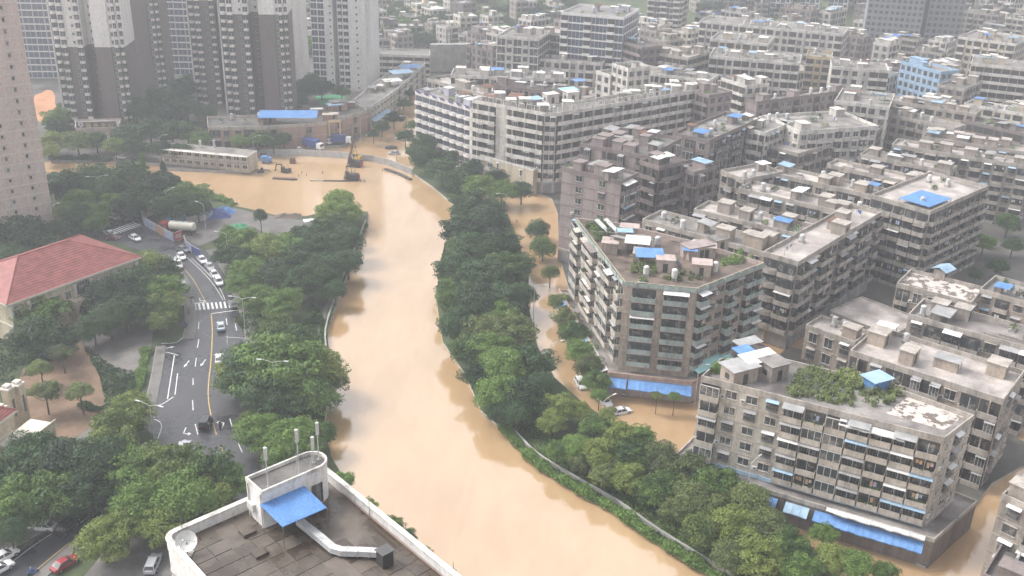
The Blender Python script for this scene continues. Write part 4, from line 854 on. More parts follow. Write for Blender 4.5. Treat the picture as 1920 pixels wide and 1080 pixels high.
# ---- podiums of the towers
p = [at(x, y, 8) for x, y in [(142, 240), (222, 238), (226, 222), (140, 224)]]
gate = block('gate_podium', 'pinkish stone gate podium carrying a shield and gold lettering', p, 8, {}, 'pink', floors=1, z0=LAND, cat='podium', parapet=.5, bands=False)
a = Vector(p[0]); c = Vector(p[1]); d = (c-a).normalized(); n_ = Vector((d.y, -d.x, 0)); ang = math.atan2(d.y, d.x)
for k in range(5):
    b = MB(); q = a+d*((c-a).length*(k+.1)/4.2)+n_*.1; b.box(-.5, .5, -.4, .4, 0, 5, 'stone_trim'); link('pier', b.mesh('pier'), gate, (q.x-gate.location.x, q.y-gate.location.y, 0), ang)
    if k < 4: b = MB(); b.box(-1.6, 1.6, -.06, 0, 0, 4.2, 'opening_shade'); q = a+d*((c-a).length*(k+.62)/4.2)+n_*.02; link('opening_shade', b.mesh('opening_shade'), gate, (q.x-gate.location.x, q.y-gate.location.y, 0), ang)  # dark sheet on the solid wall paints the shade between the piers
b = MB(); b.box(0, (c-a).length*.95, -.1, .1, 0, 2.3, 'wall_brown'); link('sign_board', b.mesh('sign_board'), gate, (a.x-n_.x*1.2-gate.location.x, a.y-n_.y*1.2-gate.location.y, 8-LAND-.5), ang)
def glyph(k):
    """shield, then four gold signs made of strokes"""
    b = MB(); bx = lambda x0, x1, z0, z1: b.box(x0, x1, -.22, -.1, z0, z1, 'gold')
    if k == 0: b.face([(-.85, -.22, 1.9), (-.85, -.22, .9), (0, -.22, 0), (.85, -.22, .9), (.85, -.22, 1.9)][::1], 'lamp_white'); b.box(-.85, .85, -.22, -.1, .95, 1.9, 'lamp_white'); b.box(-.3, .3, -.25, -.22, .7, 1.5, 'steel')
    elif k == 1: bx(-.7, .7, 1.3, 1.5); bx(-.7, .7, 0, .2); bx(-.7, -.5, .2, 1.3); bx(.5, .7, .2, 1.3); bx(-.4, .4, .5, 1.0)
    elif k == 2:
        for s in (-1, 1): b.face([(s*.1, -.2, 1.5), (s*.8, -.2, 0), (s*.55, -.2, 0), (s*-.1, -.2, 1.5)][::s], 'gold')
        bx(-.8, .8, .6, .8); bx(-.5, .5, 1.2, 1.35)
    elif k == 3: bx(-.65, .65, 1.05, 1.25); bx(-.65, .65, .45, .6); bx(-.65, -.48, .45, 1.2); bx(.48, .65, .45, 1.2); bx(-.1, .1, 0, 1.6)
    else: bx(-.45, .6, .1, .28); bx(-.5, -.3, .2, .9); bx(-.05, .12, .7, 1.4); bx(.4, .6, .3, .8); bx(-.85, -.7, .4, .9); bx(.72, .86, .7, 1.2)
    return b
for k in range(5):
    q = a+d*(1.6+k*2.5)-n_*1.0; b = glyph(k); link('shield' if k == 0 else 'gold_letter', b.mesh('letter'), gate, (q.x-n_.x*.2-gate.location.x, q.y-n_.y*.2-gate.location.y, 8-LAND-.2), ang)
hp = 9.5; pd = [at(x, y, hp) for x, y in [(390, 238), (500, 236), (612, 228), (688, 206), (672, 190), (600, 205), (500, 215), (388, 218)]]
brickp = block('shop_podium', 'long brick shop podium under the brown towers with a blue shed on its roof', pd, hp, {0: 'wbw', 1: '.w.', 2: 'w.', 3: 'ww'}, 'brick', floors=2, z0=LAND, cat='podium', bay=4.2, seed=12, clutter=4, vary=False)
canopy(brickp, 540, 214, hp-.6, 21, 7, 3.2, 84, 'blue_sheet', 9, 'blue_shed_roof'); canopy(brickp, 628, 195, hp-.9, 6, 4, 3.0, 60, 'lightblue_sheet', 3); roof_box(brickp, 634, 206, hp-.9, 6, 4.5, 3.4, 60, 'wall_brick', 'roof_grey')
q = at(626, 232, 6.5); b = MB()
for x0, x1, z0_, z1_ in ((-2.2, 2.2, 5.2, 5.7), (-2.2, 2.2, 0, .5), (-2.2, -1.7, .5, 5.2), (1.7, 2.2, .5, 5.2)): b.box(x0, x1, -.25, .25, z0_, z1_, 'gold')
link('board_frame', b.mesh('board_frame'), brickp, (at(628, 226, hp)-brickp.location)+Vector((0, -1.2, -5.5)), R(8))
for x in (608, 627, 645, 660): b = MB(); b.tube((0, 0, -LAND), (0, 0, 5), .35, .35, 'concrete', 8); link('pillar', b.mesh('pillar'), brickp, at(x, 264-(x-608)*.12, LAND)-brickp.location)
hd = 10.0; pd = [at(x, y, hd) for x, y in [(694, 200), (742, 168), (797, 118), (770, 108), (706, 152), (655, 192)]]
streetp = block('street_podium', 'long grey roofed street block following the flooded side street', pd, hd, {0: 'ww', 1: 'wbw'}, 'cream', floors=3, z0=LAND, bay=3.8, seed=13, clutter=3, roof='roof_grey', vary=False)
canopy(streetp, 735, 150, hd-.9, 8, 5, 2.4, 60, 'white_sheet', 3); canopy(streetp, 752, 134, hd-.9, 10, 6, 3, 60, 'lightblue_sheet', 4); canopy(streetp, 770, 124, hd-.9, 9, 6, 3.4, 60, 'blue_sheet', 4)
awning(streetp, pd[0], lerp2(pd[0], pd[1], .6), cen_of(pd), 5.0, 2.4, .7, 'lightblue_sheet')
p = [at(x, y, 13) for x, y in [(706, 101), (806, 104), (806, 92), (706, 90)]]
sch = block('galleried_building', 'long three storey galleried building with pale curved roof edge beside the white slim tower', p, 13, {0: 'd'}, 'cream', floors=4, z0=LAND, near=True, bay=5, vary=False, seed=15)
p = [at(x, y, 14) for x, y in [(806, 84), (880, 83), (882, 80), (808, 81)]]
b = MB(); b.prism(ccw([(q.x, q.y) for q in p]), LAND, 14, 'concrete'); tag(b.build('concrete_wall'), 'tall bare concrete wall behind the lone white mast', 'wall')

# ---- two storey site office by the flooded site
p = rect((466, 292), (302, 277), 6.5, 6.6); zz = LAND
office = block('site_office', 'two storey cream site office with rows of dark windows beside the flooded construction site', p, 6.6, {3: 'w'}, 'cream', floors=2, z0=zz, bay=3.0, near=True, parapet=.15, vary=False, seed=5)
for k in range(9):
    b = MB(); b.tube((0, 0, 0), (0, 0, 5.4), .07, .07, 'parapet_white', 6); q = Vector(p[3])+(Vector(p[0])-Vector(p[3]))*(k/8); dd = (Vector(p[0])-Vector(p[3])).normalized(); nn = Vector((dd.y, -dd.x)); q = q+nn*1.3; link('gallery_post', b.mesh('post'), office, (q.x-office.location.x, q.y-office.location.y, 0), 0)
dd = (Vector(p[0])-Vector(p[3])); L = dd.length; b = MB(); b.box(0, L, -1.5, -.1, 2.62, 2.8, 'parapet_grey'); b.box(0, L, -1.5, -1.42, 3.6, 3.7, 'parapet_white'); b.box(0, L, -1.5, -.02, 5.4, 5.55, 'parapet_white'); link('gallery', b.mesh('gallery'), office, (p[3][0]-office.location.x, p[3][1]-office.location.y, 0), math.atan2(dd.y, dd.x))
for x in (376, 402): b = MB(); b.box(-.35, .35, -.35, .35, 0, 2.6, 'parapet_white'); link('chimney', b.mesh('chimney'), office, at(x, 277, 6.4)-office.location)

# ---- red roofed hall on the left
def hip_house(name, label, E0, E1, dep, ze, zr, hips, group=None, front='', z0=LAND, over=1.1):
    a = at(*E0, ze); c = at(*E1, ze); u = (c-a); L = u.length; u.normalize(); v = Vector((-u.y, u.x, 0)); root = thing(name, label, 'building', Vector((a.x, a.y, z0)), 0, group); T = lambda x, y, z: tuple(u*x+v*y+Vector((0, 0, z-z0)))
    r = MB(); m_ = 'red_tile'; r0, r1 = hips, L-hips; md = dep/2
    r.face([T(0, 0, ze), T(L, 0, ze), T(r1, md, zr), T(r0, md, zr)], m_); r.face([T(L, dep, ze), T(0, dep, ze), T(r0, md, zr), T(r1, md, zr)], m_); r.face([T(L, 0, ze), T(L, dep, ze), T(r1, md, zr)], m_); r.face([T(0, dep, ze), T(0, 0, ze), T(r0, md, zr)], m_)
    k = len(r.v); rows = 16
    for s in range(1, rows):                            # tile courses
        t = s/rows; r.box(r0*t, L-(L-r1)*t, md*t-.10, md*t+.10, ze+(zr-ze)*t, ze+(zr-ze)*t+.07, m_, 'b')
    for j in range(k, len(r.v)): r.v[j] = T(r.v[j][0], r.v[j][1], r.v[j][2])
    rf = r.build('roof', root)
    for q0, q1 in ((T(0, 0, ze), T(r0, md, zr)), (T(L, 0, ze), T(r1, md, zr)), (T(r0, md, zr), T(r1, md, zr)), (T(0, dep, ze), T(r0, md, zr)), (T(L, dep, ze), T(r1, md, zr))): b = MB(); b.tube(q0, q1, .2, .2, 'red_tile', 6); b.build('ridge', rf)
    b = MB(); k = 0; b.box(-.05, L+.05, -.05, dep+.05, ze-.45, ze-.02, 'stone_trim')
    b.v = [T(*q) for q in b.v]; b.build('eave', root)
    b = MB(); b.box(over, L-over, over, dep-over, z0-.3, ze-.4, 'villa_wall'); b.box(over-.15, L-over+.15, over-.15, dep-over+.15, z0+4.4, z0+4.75, 'stone_trim'); b.v = [T(*q) for q in b.v]; b.build('wall', root)
    return root, T, L, u, v, math.atan2(u.y, u.x)
hall, T, L, u, v, ang = hip_house('red_roofed_hall', 'large cream hall with red hipped tile roof, columns and arched porch', (12, 572), (266, 481), 24, 11.5, 16.2, 11)
def hall_part(nm, b, x, y, z): return link(nm, b.mesh(nm), hall, T(x, y, z), ang)
for x in np.arange(2.6, L-2, 4.1):
    b = MB(); b.box(-.75, .75, -.05, 0, 0, 1.9, 'glass')
    for q in (-.78, -.04, .7): b.box(q, q+.08, -.12, 0, 0, 1.9, 'frame_white')
    b.box(-.95, .95, -.2, 0, -.2, 0, 'stone_trim'); b.box(-.95, .95, -.2, 0, 1.9, 2.1, 'stone_trim'); hall_part('window', b, x, 1.1, 7.2); hall_part('window', b, x, 1.1, 3.0)
for x in (1.2, 5.2, L*.48, L*.60, L*.78, L-1.3):
    b = MB(); b.box(-.55, .55, -.5, 0, 0, .6, 'stone_trim'); b.lathe([(.38, .6), (.34, 8.6), (.5, 9.0), (.55, 9.4), (.55, 9.7)], 'stone_trim', 10, (0, -.3)); hall_part('column', b, x, 1.0, LAND)
x0, x1 = L*.42, L*.66                                                            # arched porch with a balcony on top
b = MB(); b.box(0, x1-x0, -3.0, 0, 5.9, 6.4, 'villa_wall'); seg = 10; w2 = (x1-x0)/2
arch = [(w2-(w2-.7)*math.cos(math.pi*i/seg), 3.2+2.3*math.sin(math.pi*i/seg)) for i in range(seg+1)]
for y_ in (-3.0, -2.5):
    f = [(0, y_, 0), (.7, y_, 0)]+[(a_, y_, z_) for a_, z_ in arch]+[(x1-x0-.7, y_, 0), (x1-x0, y_, 0), (x1-x0, y_, 5.9), (0, y_, 5.9)]; b.face(f if y_ < -2.7 else f[::-1], 'villa_wall')
for i in range(seg): (a0, z0_), (a1, z1_) = arch[i], arch[i+1]; b.face([(a0, -3, z0_), (a0, -2.5, z0_), (a1, -2.5, z1_), (a1, -3, z1_)], 'villa_wall')
for q in (0, x1-x0-.7): b.box(q, q+.7, -2.5, 0, 0, 5.9, 'villa_wall')
hall_part('porch', b, x0, 1.1, LAND)
b = MB(); b.box(0, x1-x0, -3.0, -2.9, .95, 1.05, 'frame_dark')
for q in np.arange(0, x1-x0, .3): b.box(q, q+.04, -2.97, -2.93, 0, .95, 'frame_dark')
hall_part('balcony_rail', b, x0, 1.1, LAND+6.4)
b = MB(); b.box(-2.2, 2.2, -.06, 0, 0, 2.9, 'glass_blue')
for q in np.linspace(-2.2, 2.14, 7): b.box(q, q+.07, -.12, 0, 0, 2.9, 'frame_white')
hall_part('glazed_door', b, (x0+x1)/2, 1.1, LAND+6.45)
lodge, T, L, u, v, ang = hip_house('red_roofed_lodge', 'small cream lodge with red tile roof and stone piers by the bare earth garden', (-42, 822), (32, 768), 14, 9.5, 13, 6)
lodge['label'] = 'small cream lodge with red tile roof and stone piers by the bare earth garden'
for (px_, py_, hh) in ((28, 800, 8.2), (46, 790, 8.0), (12, 828, 7.0)):
    q = at(px_, py_, LAND); b = MB(); b.box(-.8, .8, -.8, .8, 0, hh, 'villa_wall'); b.box(-1.0, 1.0, -1.0, 1.0, hh, hh+.35, 'stone_trim'); b.box(-.6, .6, -.6, .6, hh+.35, hh+.9, 'stone_trim'); b.box(-.25, .25, -.84, -.8, hh*.3, hh*.75, 'wall_brown'); link('stone_pier', b.mesh('stone_pier'), lodge, q-lodge.location, ang)
b = MB(); b.box(0, 9, -5.5, 0, 3.6, 4.1, 'stone_trim'); b.box(0, 9, -5.5, -5.3, 4.1, 5.0, 'villa_wall'); b.box(.4, 8.6, -5.3, 0, 0, 3.6, 'villa_wall'); b.box(1, 8, -5.36, -5.3, .8, 2.8, 'glass_blue'); link('terrace', b.mesh('terrace'), lodge, Vector(T(L*.5, 1.2, LAND)), ang)

# ---- near rooftop with its penthouse
ZR = 53.0; K0 = at(305, 1004, ZR+.9); K1 = at(606, 874, ZR+.9); K0.z = K1.z = 0
e1 = (K1-K0).normalized(); K2 = at(862, 1082, ZR+.9); K2.z = 0; e2 = (K2-K1).normalized(); LA = (K1-K0).length; LB = 34.0
pr = []
def rounded(c, d0, d1, r_, n=5): return [c+d0*r_*(1-math.sin(t))+d1*r_*(1-math.cos(t)) for t in np.linspace(0, math.pi/2, n)]
poly = rounded(K0, e2, e1, 1.0) + [K1, K1+e2*LB, K0+e2*LB]
tall = thing('near_building', 'tall pale building seen from above with wet grey tiled roof and white parapet', 'building', Vector((K0.x, K0.y, LAND))); pc = ccw(rel([(p.x, p.y) for p in poly], tall)); zr = ZR-LAND
b = MB(); b.prism(pc, -.3, zr, 'wall_tower_white'); ex = inset(pc, -.08)
for z in (zr-2.2, zr-5.4, zr-8.6): b.ring(ex, .08, z, z+.14, 'steel')
b.build('wall', tall)
r = MB(); r.face([(p[0], p[1], zr+.01) for p in inset(pc, .2)], 'roof_screed'); roofn = r.build('roof', tall)
b = MB(); b.ring(inset(pc, -.05), .35, zr-.05, zr+.9, 'wall_tower_white'); b.ring(inset(pc, -.12), .49, zr+.9, zr+1.02, 'parapet_white'); b.build('parapet', tall)
a1 = math.atan2(e1.y, e1.x); rt = random.Random(4); TM = {}
for i in range(9):                                       # roof slabs
    for j in range(18):
        x = .9+i*1.52; y = 1.0+j*1.52
        if x > LA-1.4 or (rt.random() < .06): continue
        if i > 5 and j < 5: continue
        if i > 4 and 3 < j < 8 and rt.random() < .55: continue
        th = rt.choice([.03, .035, .045]); k = (th, rt.random() < .5)
        if k not in TM: b = MB(); b.box(0, 1.44, 0, 1.44, 0, th, 'roof_tile_a' if k[1] else 'roof_tile_b', 'b'); TM[k] = b.mesh('roof_slab')
        q = e1*x+e2*(y+1.46); link('roof_slab', TM[k], roofn, (q.x, q.y, zr+.012), a1)
def on_roof(nm, b, x, y, z=0., par=tall, rz=None): q = e1*x+e2*y; return link(nm, b.mesh(nm), par, (q.x, q.y, zr+z), a1 if rz is None else rz)
# penthouse: box with a rounded end
zt = 3.7
c_ = {}
for k, (x, y) in dict(bl=(464, 894), fl=(492, 922), fr=(612, 884), br=(590, 846)).items(): q = at(x, y, ZR+zt)-K0; c_[k] = (q.dot(e1), q.dot(e2))
xa = c_['fl'][0]; xb = c_['fr'][0]; ya = max(.02, min(c_['bl'][1], c_['br'][1])); yb = c_['fl'][1]; rr_ = (yb-ya)/2
pp = [(xa, ya), (xa, yb), (xb, yb)]+[(xb+rr_*math.sin(t), ya+rr_+rr_*math.cos(t)) for t in np.linspace(.25, math.pi-.25, 8)]+[(xb, ya)]
W = [e1*x+e2*y for x, y in pp]; W = ccw([(q.x, q.y) for q in W]); b = MB(); b.prism(W, zr-.02, zr+zt-.35, 'wall_tower_white'); pent = b.build('penthouse', tall)
b = MB(); b.ring(inset(W, -.04), .16, zr+zt-.36, zr+zt, 'parapet_white'); b.build('rim', pent); b = MB(); b.face([(p[0], p[1], zr+zt-.33) for p in inset(W, .05)], 'roof_dark'); b.build('penthouse_roof', pent)
b = MB(); b.box(0, 1.1, 0, .06, .1, 2.1, 'frame_dark'); b.box(.08, 1.02, .06, .09, .2, 2.0, 'opening_shade'); on_roof('door', b, xb-.9, yb, 0, pent)
b = MB(); b.tube((0, 0, 0), (0, 0, zt-.3), .06, .06, 'parapet_white', 6); on_roof('downpipe', b, xa-.08, yb-.15, 0, pent); on_roof('downpipe', b, xa-.08, ya+.4, 0, pent)
b = MB(); b.box(-.15, .15, 0, .9, 1.0, 1.7, 'ac_white'); on_roof('meter_box', b, xa-.14, (ya+yb)/2, 0, pent)
q = [at(x, y, z_) for x, y, z_ in ((487, 946, ZR+2.5), (571, 911, ZR+2.5), (613, 952, ZR+2.1), (530, 988, ZR+2.1))]; q = [p_-tall.location for p_ in q]; b = MB(); b.face(q[::-1], 'blue_sheet'); b.face([p_-Vector((0, 0, .06)) for p_ in q], 'blue_sheet')
for t in np.linspace(.02, .98, 26): s0 = q[0].lerp(q[1], t); s1 = q[3].lerp(q[2], t); b.tube(s0+Vector((0, 0, .02)), s1+Vector((0, 0, .02)), .03, .03, 'blue_sheet', 4)
b.build('blue_canopy', tall)
for p_ in (q[2], q[3]): b = MB(); b.tube((0, 0, zr-p_.z), (0, 0, 0), .04, .04, 'steel', 6); link('canopy_post', b.mesh('post'), tall, p_-Vector((0, 0, .06)))
def duct(pts, w_, h_):
    b = MB(); P = [at(x, y, ZR+.75)-tall.location for x, y in pts]; sec = []
    for j, p_ in enumerate(P):
        d = (P[min(j+1, len(P)-1)]-P[max(j-1, 0)]); d.z = 0; d.normalize(); n_ = Vector((-d.y, d.x, 0))*w_/2; s_ = 1.0
        sec.append([p_+n_-Vector((0, 0, h_)), p_-n_-Vector((0, 0, h_)), p_-n_, p_+n_])
    for j in range(len(P)-1):
        for a_ in range(4): b.face([sec[j][a_], sec[j][(a_+1) % 4], sec[j+1][(a_+1) % 4], sec[j+1][a_]], 'galv')
    b.face(sec[0], 'galv'); b.face(sec[-1][::-1], 'galv'); return b
dk = duct([(560, 972), (600, 1004), (624, 1024), (640, 1029), (680, 1030), (714, 1032)], .62, .5).build('air_duct', tall)
for (x, y) in ((575, 983), (590, 996), (606, 1009), (650, 1029), (672, 1030), (694, 1031)): b = MB(); b.box(-.36, .36, -.025, .025, -.55, .03, 'galv'); p_ = at(x, y, ZR+.75)-tall.location; link('duct_flange', b.mesh('duct_flange'), dk, p_, a1+(R(-52) if x < 620 else R(35)))
b = MB(); b.box(-.5, .5, -.45, .45, 0, 1.35, 'machine_dark'); b.box(-.6, .6, -.55, .55, 1.35, 1.42, 'frame_dark'); link('fan_box', b.mesh('fan_box'), tall, at(722, 1058, ZR)-tall.location, a1)
for k, (x, y) in enumerate(((464, 1000), (487, 1040))): b = MB(); b.box(-.55, .55, -.5, .5, 0, .32, 'roof_tile_b'); link('roof_hatch', b.mesh('roof_hatch'), tall, at(x, y, ZR)-tall.location, a1)
b = MB(); P0 = at(640, 925, ZR+.15)-tall.location
for off_ in (0, .18): b.path([P0+e1*off_, P0+e1*off_+e2*24], .045, .045, 'rust', 6)
b.build('pipe_run', tall)
for (x, y, hh) in ((693, 970, 2.2), (344, 1010, 2.0), (850, 1085, 1.6)): b = MB(); b.tube((0, 0, 0), (0, 0, hh), .03, .025, 'steel', 5); o = b.build('lightning_rod', tall); o.location = at(x, y, ZR)-tall.location
# satellite dish
q = at(352, 1040, ZR); dish = thing('satellite_dish', 'grimy white satellite dish on the near tiled roof corner', 'satellite dish', q+Vector((0, 0, .06))); b = MB(); prof = [(.02, -.30), (.35, -.26), (.62, -.15), (.85, .0)]
b.lathe(prof, 'blotch_dish' if 'blotch_dish' in MATS else 'ac_white', 18); b.f.pop(); b.mi.pop(); b.xf(Matrix.Translation((0, 0, 1.25)) @ Matrix.Rotation(R(48), 4, 'X') @ Matrix.Rotation(R(10), 4, 'Y')); b.build('reflector', dish, smooth=True)
b = MB(); b.tube((0, 0, 0), (0, .1, 1.05), .06, .05, 'steel', 8); b.box(-.4, .4, -.4, .4, 0, .08, 'concrete'); b.build('mount', dish); b = MB()
fp = Vector((0, -.62, 1.85))
for t in (0, 2.1, 4.2): c2 = Matrix.Translation((0, 0, 1.25)) @ Matrix.Rotation(R(48), 4, 'X') @ Vector((.84*math.cos(t), .84*math.sin(t), 0)); b.tube(c2, fp, .015, .015, 'steel', 4)
b.tube(fp, fp+Vector((0, .12, -.14)), .07, .07, 'lamp_white', 8); b.build('feed_arm', dish)
# mobile antennas on the penthouse
def antenna(base, top, label, panels, guys):
    z = ZR+zt-.33; p0 = at(*base, z); hh = 1.0
    for _ in range(60):
        if (cam.matrix_world.inverted() @ Vector((p0.x, p0.y, z+hh))) is not None:
            d = Vector((p0.x, p0.y, z+hh))-Vector((0, 0, CAMH)); py = 540-FPX*d.dot(_u)/d.dot(_f)
            if py <= top: break
            hh += .1
    t = thing('mobile_antenna', label, 'antenna', p0, 0, None); b = MB(); b.tube((0, 0, 0), (0, 0, hh), .05, .04, 'galv', 7); b.box(-.15, .15, -.15, .15, 0, .05, 'steel'); b.build('mast', t)
    for k in range(panels): b = MB(); b.box(-.14, .14, -.09, .09, 0, 1.15, 'ac_white'); b.box(-.04, .04, .09, .2, .2, .3, 'steel'); b.box(-.04, .04, .09, .2, .8, .9, 'steel'); link('panel', b.mesh('panel'), t, (.05, -.2, hh-1.15-k*1.35), R(10+k*30))
    if guys:
        for a_ in (.4, 2.5, 4.6): b = MB(); b.tube((1.1*math.cos(a_), 1.1*math.sin(a_), .02), (0, 0, hh*.55), .015, .015, 'galv', 4); b.build('strut', t)
antenna((503, 913), 838, 'white mobile antenna leaning over the corner of the penthouse roof', 1, False)
antenna((561, 888), 804, 'mobile antenna on a clamped mast at the middle of the penthouse roof', 1, True)
antenna((588, 868), 818, 'short braced mobile antenna at the rounded penthouse end', 1, True)
antenna((598, 862), 792, 'tall thin mobile antenna behind the braced one', 1, False)
# ================================================================== trees
def crown_mesh(name, nclump, nleaf, leaf, seed, m, shape='round'):
    g = np.random.default_rng(seed); V = []; F = 0
    cs = []
    while len(cs) < nclump:
        v = g.normal(size=3); v /= np.linalg.norm(v)
        if v[2] < -.55: continue
        if shape == 'round':
            rr = .45+.30*g.random(); cs.append((v*rr*np.array([1, 1, .78]), .24+.20*g.random()))
        elif shape == 'ragged':
            rr = .35+.62*g.random(); cs.append((v*rr*np.array([1, 1, .72]), .15+.17*g.random()))
        elif shape == 'ball': cs.append((v*.62, .36))
        elif shape == 'flat':
            rr = .5+.34*g.random(); cs.append((v*rr*np.array([1, 1, .5]), .20+.2*g.random()))
        else:
            t = g.random(); a = g.random()*6.28; rad = (1-t)*.5; cs.append((np.array([rad*math.cos(a), rad*math.sin(a), -.8+2.3*t]), .18+.16*(1-t)))
    per = nleaf//nclump; P = []; Q = []
    for c, r_ in cs:
        v = g.normal(size=(per, 3)); v /= np.linalg.norm(v, axis=1)[:, None]; v[:, 2] = np.where(v[:, 2] < -.4, -v[:, 2], v[:, 2])
        d = r_*(.62+.46*g.random(per)**.6); sq = np.array([1, 1, .8]) if shape != 'ragged' else np.array([1.15, 1.15, .5])
        rad = c/(np.linalg.norm(c)+1e-6); pos = c+v*d[:, None]*sq
        if shape == 'ragged': pos += rad*np.array([1, 1, -.15])*(g.random(per)[:, None]**3)*.16
        P.append(pos); Q.append(v)
    P = np.concatenate(P); Q = np.concatenate(Q); n = len(P)
    nrm = Q+g.normal(size=(n, 3))*.55+np.array([0, 0, .35]); nrm /= np.linalg.norm(nrm, axis=1)[:, None]
    t = np.cross(nrm, g.normal(size=(n, 3))); t /= np.linalg.norm(t, axis=1)[:, None]; s = np.cross(nrm, t); L = leaf*(.6+.8*g.random(n))[:, None]
    V = np.stack([P-t*L, P-s*L*.55, P+t*L, P+s*L*.55], 1).reshape(-1, 3)
    me = bpy.data.meshes.new(name); me.vertices.add(4*n); me.vertices.foreach_set('co', V.ravel()); me.loops.add(4*n); me.loops.foreach_set('vertex_index', np.arange(4*n)); me.polygons.add(n); me.polygons.foreach_set('loop_start', np.arange(0, 4*n, 4)); me.polygons.foreach_set('loop_total', np.full(n, 4))
    me.materials.append(MATS[m]); me.update(calc_edges=True); me.validate(); return me
CR = dict(big=[crown_mesh('crown', 44, 9000, .046, 10+k, 'leaf_dark') for k in range(3)]+[crown_mesh('crown', 80, 9600, .046, 80+k, 'leaf_dark', 'ragged') for k in range(5)], flat=[crown_mesh('crown', 40, 7000, .05, 30+k, 'leaf_dark', 'flat') for k in range(2)], ball=[crown_mesh('crown', 40, 6000, .045, 40, 'leaf_dark', 'ball')],
          cone=[crown_mesh('crown', 44, 5000, .06, 50+k, 'leaf_dark', 'cone') for k in range(2)], far=[crown_mesh('crown', 26, 1300, .10, 60+k, 'leaf_dark') for k in range(4)])
def trunk_mesh(seed):
    r_ = random.Random(seed); b = MB(); b.path([(0, 0, 0), (.02, .01, .4), (.0, .03, .75)], .062, .04, 'bark', 7)
    for k in range(5):
        a = k*1.26+r_.random(); z = .5+.07*k; b.path([(0, .02, z*.95), (.16*math.cos(a), .16*math.sin(a), z+.12), (.36*math.cos(a), .36*math.sin(a), z+.30)], .03, .012, 'bark', 5)
    return b.mesh('trunk')
TRK = [trunk_mesh(k) for k in range(3)]
TR = random.Random(21)
def tree(px, py, rpx, leaf='leaf_dark', kind='big', label='', group='', base=LAND, name='broadleaf_tree', lift=None, hscale=1.0, pos=None):
    d0 = math.hypot(at(px, py, 6).y, CAMH) if pos is None else math.hypot(pos.y, CAMH)
    r_ = (rpx*d0/FPX*1.12) if pos is None else rpx
    zc = base+(lift if lift is not None else max(1.6, r_*.55+2.2)); p = at(px, py, zc) if pos is None else Vector((pos.x, pos.y, zc))
    root = thing(name, label, 'tree', Vector((p.x, p.y, base)), 0, group)
    o = link('crown', TR.choice(CR[kind]), root, (0, 0, zc-base), TR.random()*6.28); s = TR.uniform(.92, 1.1); o.scale = (r_*s, r_/s, r_*hscale*TR.uniform(.9, 1.1))
    if leaf != 'leaf_dark': o.material_slots[0].link = 'OBJECT'; o.material_slots[0].material = MATS[leaf]
    t = link('trunk', TR.choice(TRK), root, (0, 0, -.1), TR.random()*6.28); t.scale = (r_, r_, (zc-base+.3*r_))
    return root
def grove(pts, leaf, label, group, g=1.0, **k):
    for q in pts: tree(q[0], q[1], q[2]*g, leaf=TR.choice({'leaf_dark': ['leaf_dark']*5+['leaf_mid'], 'leaf_mid': ['leaf_mid', 'leaf_mid', 'leaf_dark', 'leaf_light'], 'leaf_olive': ['leaf_olive', 'leaf_olive', 'leaf_light', 'leaf_mid']}.get(leaf, [leaf])), label=label, group=group, **k)
grove([(40, 885, 58), (120, 872, 56), (190, 868, 52), (90, 930, 56), (20, 945, 54), (160, 925, 46), (20, 1000, 30), (60, 850, 45)], 'leaf_dark', 'dark broadleaf tree in the thick grove beside the lower side road', 'grove beside the lower road')
grove([(258, 885, 52), (325, 890, 58), (395, 892, 50), (275, 945, 52), (345, 940, 55), (422, 905, 36), (235, 985, 42), (195, 1012, 42), (300, 985, 40), (395, 930, 40)], 'leaf_mid', 'green broadleaf tree between the lower road and the near tiled roof', 'trees below the near roof')
grove([(222, 800, 46), (246, 766, 38), (208, 838, 42)], 'leaf_light', 'yellow green tree on the verge by the parking bay', 'yellow green verge trees')
grove([(78, 585, 46), (66, 632, 44), (95, 640, 34)], 'leaf_dark', 'tall dark tree hiding the wall of the red roofed hall', 'trees at the hall')
grove([(205, 560, 46), (235, 585, 42), (205, 600, 34), (175, 615, 30)], 'leaf_dark', 'dark tree at the arched porch of the red roofed hall', 'trees at the hall')
grove([(272, 508, 42), (300, 512, 36), (262, 540, 42), (300, 545, 36)], 'leaf_mid', 'leafy green tree at the road bend beyond the hall roof', 'trees on the road bend')
grove([(290, 582, 36), (318, 568, 26), (305, 602, 26)], 'leaf_light', 'pale green tree beside the zebra crossing', 'trees beside the crossing')
grove([(75, 692, 22), (84, 735, 26), (150, 735, 24), (115, 660, 22)], 'leaf_olive', 'small olive tree in the bare earth garden of the hall', 'garden trees of the hall', kind='flat', lift=5)
grove([(45, 440, 44), (0, 452, 38), (90, 462, 26), (20, 480, 30)], 'leaf_dark', 'dark tree behind the red roofed hall under the pink tower', 'trees under the pink tower')
grove([(150, 408, 28), (188, 398, 22), (150, 380, 28), (215, 380, 26), (120, 400, 22), (180, 420, 22), (110, 430, 22)], 'leaf_mid', 'green tree around the parked cars at the side street zebra', 'trees at the side street')
grove([(180, 342, 40), (240, 340, 40), (300, 352, 40), (348, 368, 36), (130, 352, 36), (370, 388, 26), (320, 388, 32), (205, 362, 34), (270, 368, 36), (100, 345, 28), (245, 385, 28)], 'leaf_dark', 'dark tree in the wood between the hoarding and the flooded site', 'wood beside the flooded site')
grove([(268, 318, 17), (308, 332, 16)], 'leaf_dark', 'narrow conical dark tree rising from the wood at the flooded site', 'conical trees at the flooded site', kind='cone', name='conical_tree', lift=9)
grove([(100, 266, 24), (145, 266, 26), (180, 264, 20)], 'leaf_mid', 'green tree at the foot of the gold lettered podium', 'trees at the gate podium')
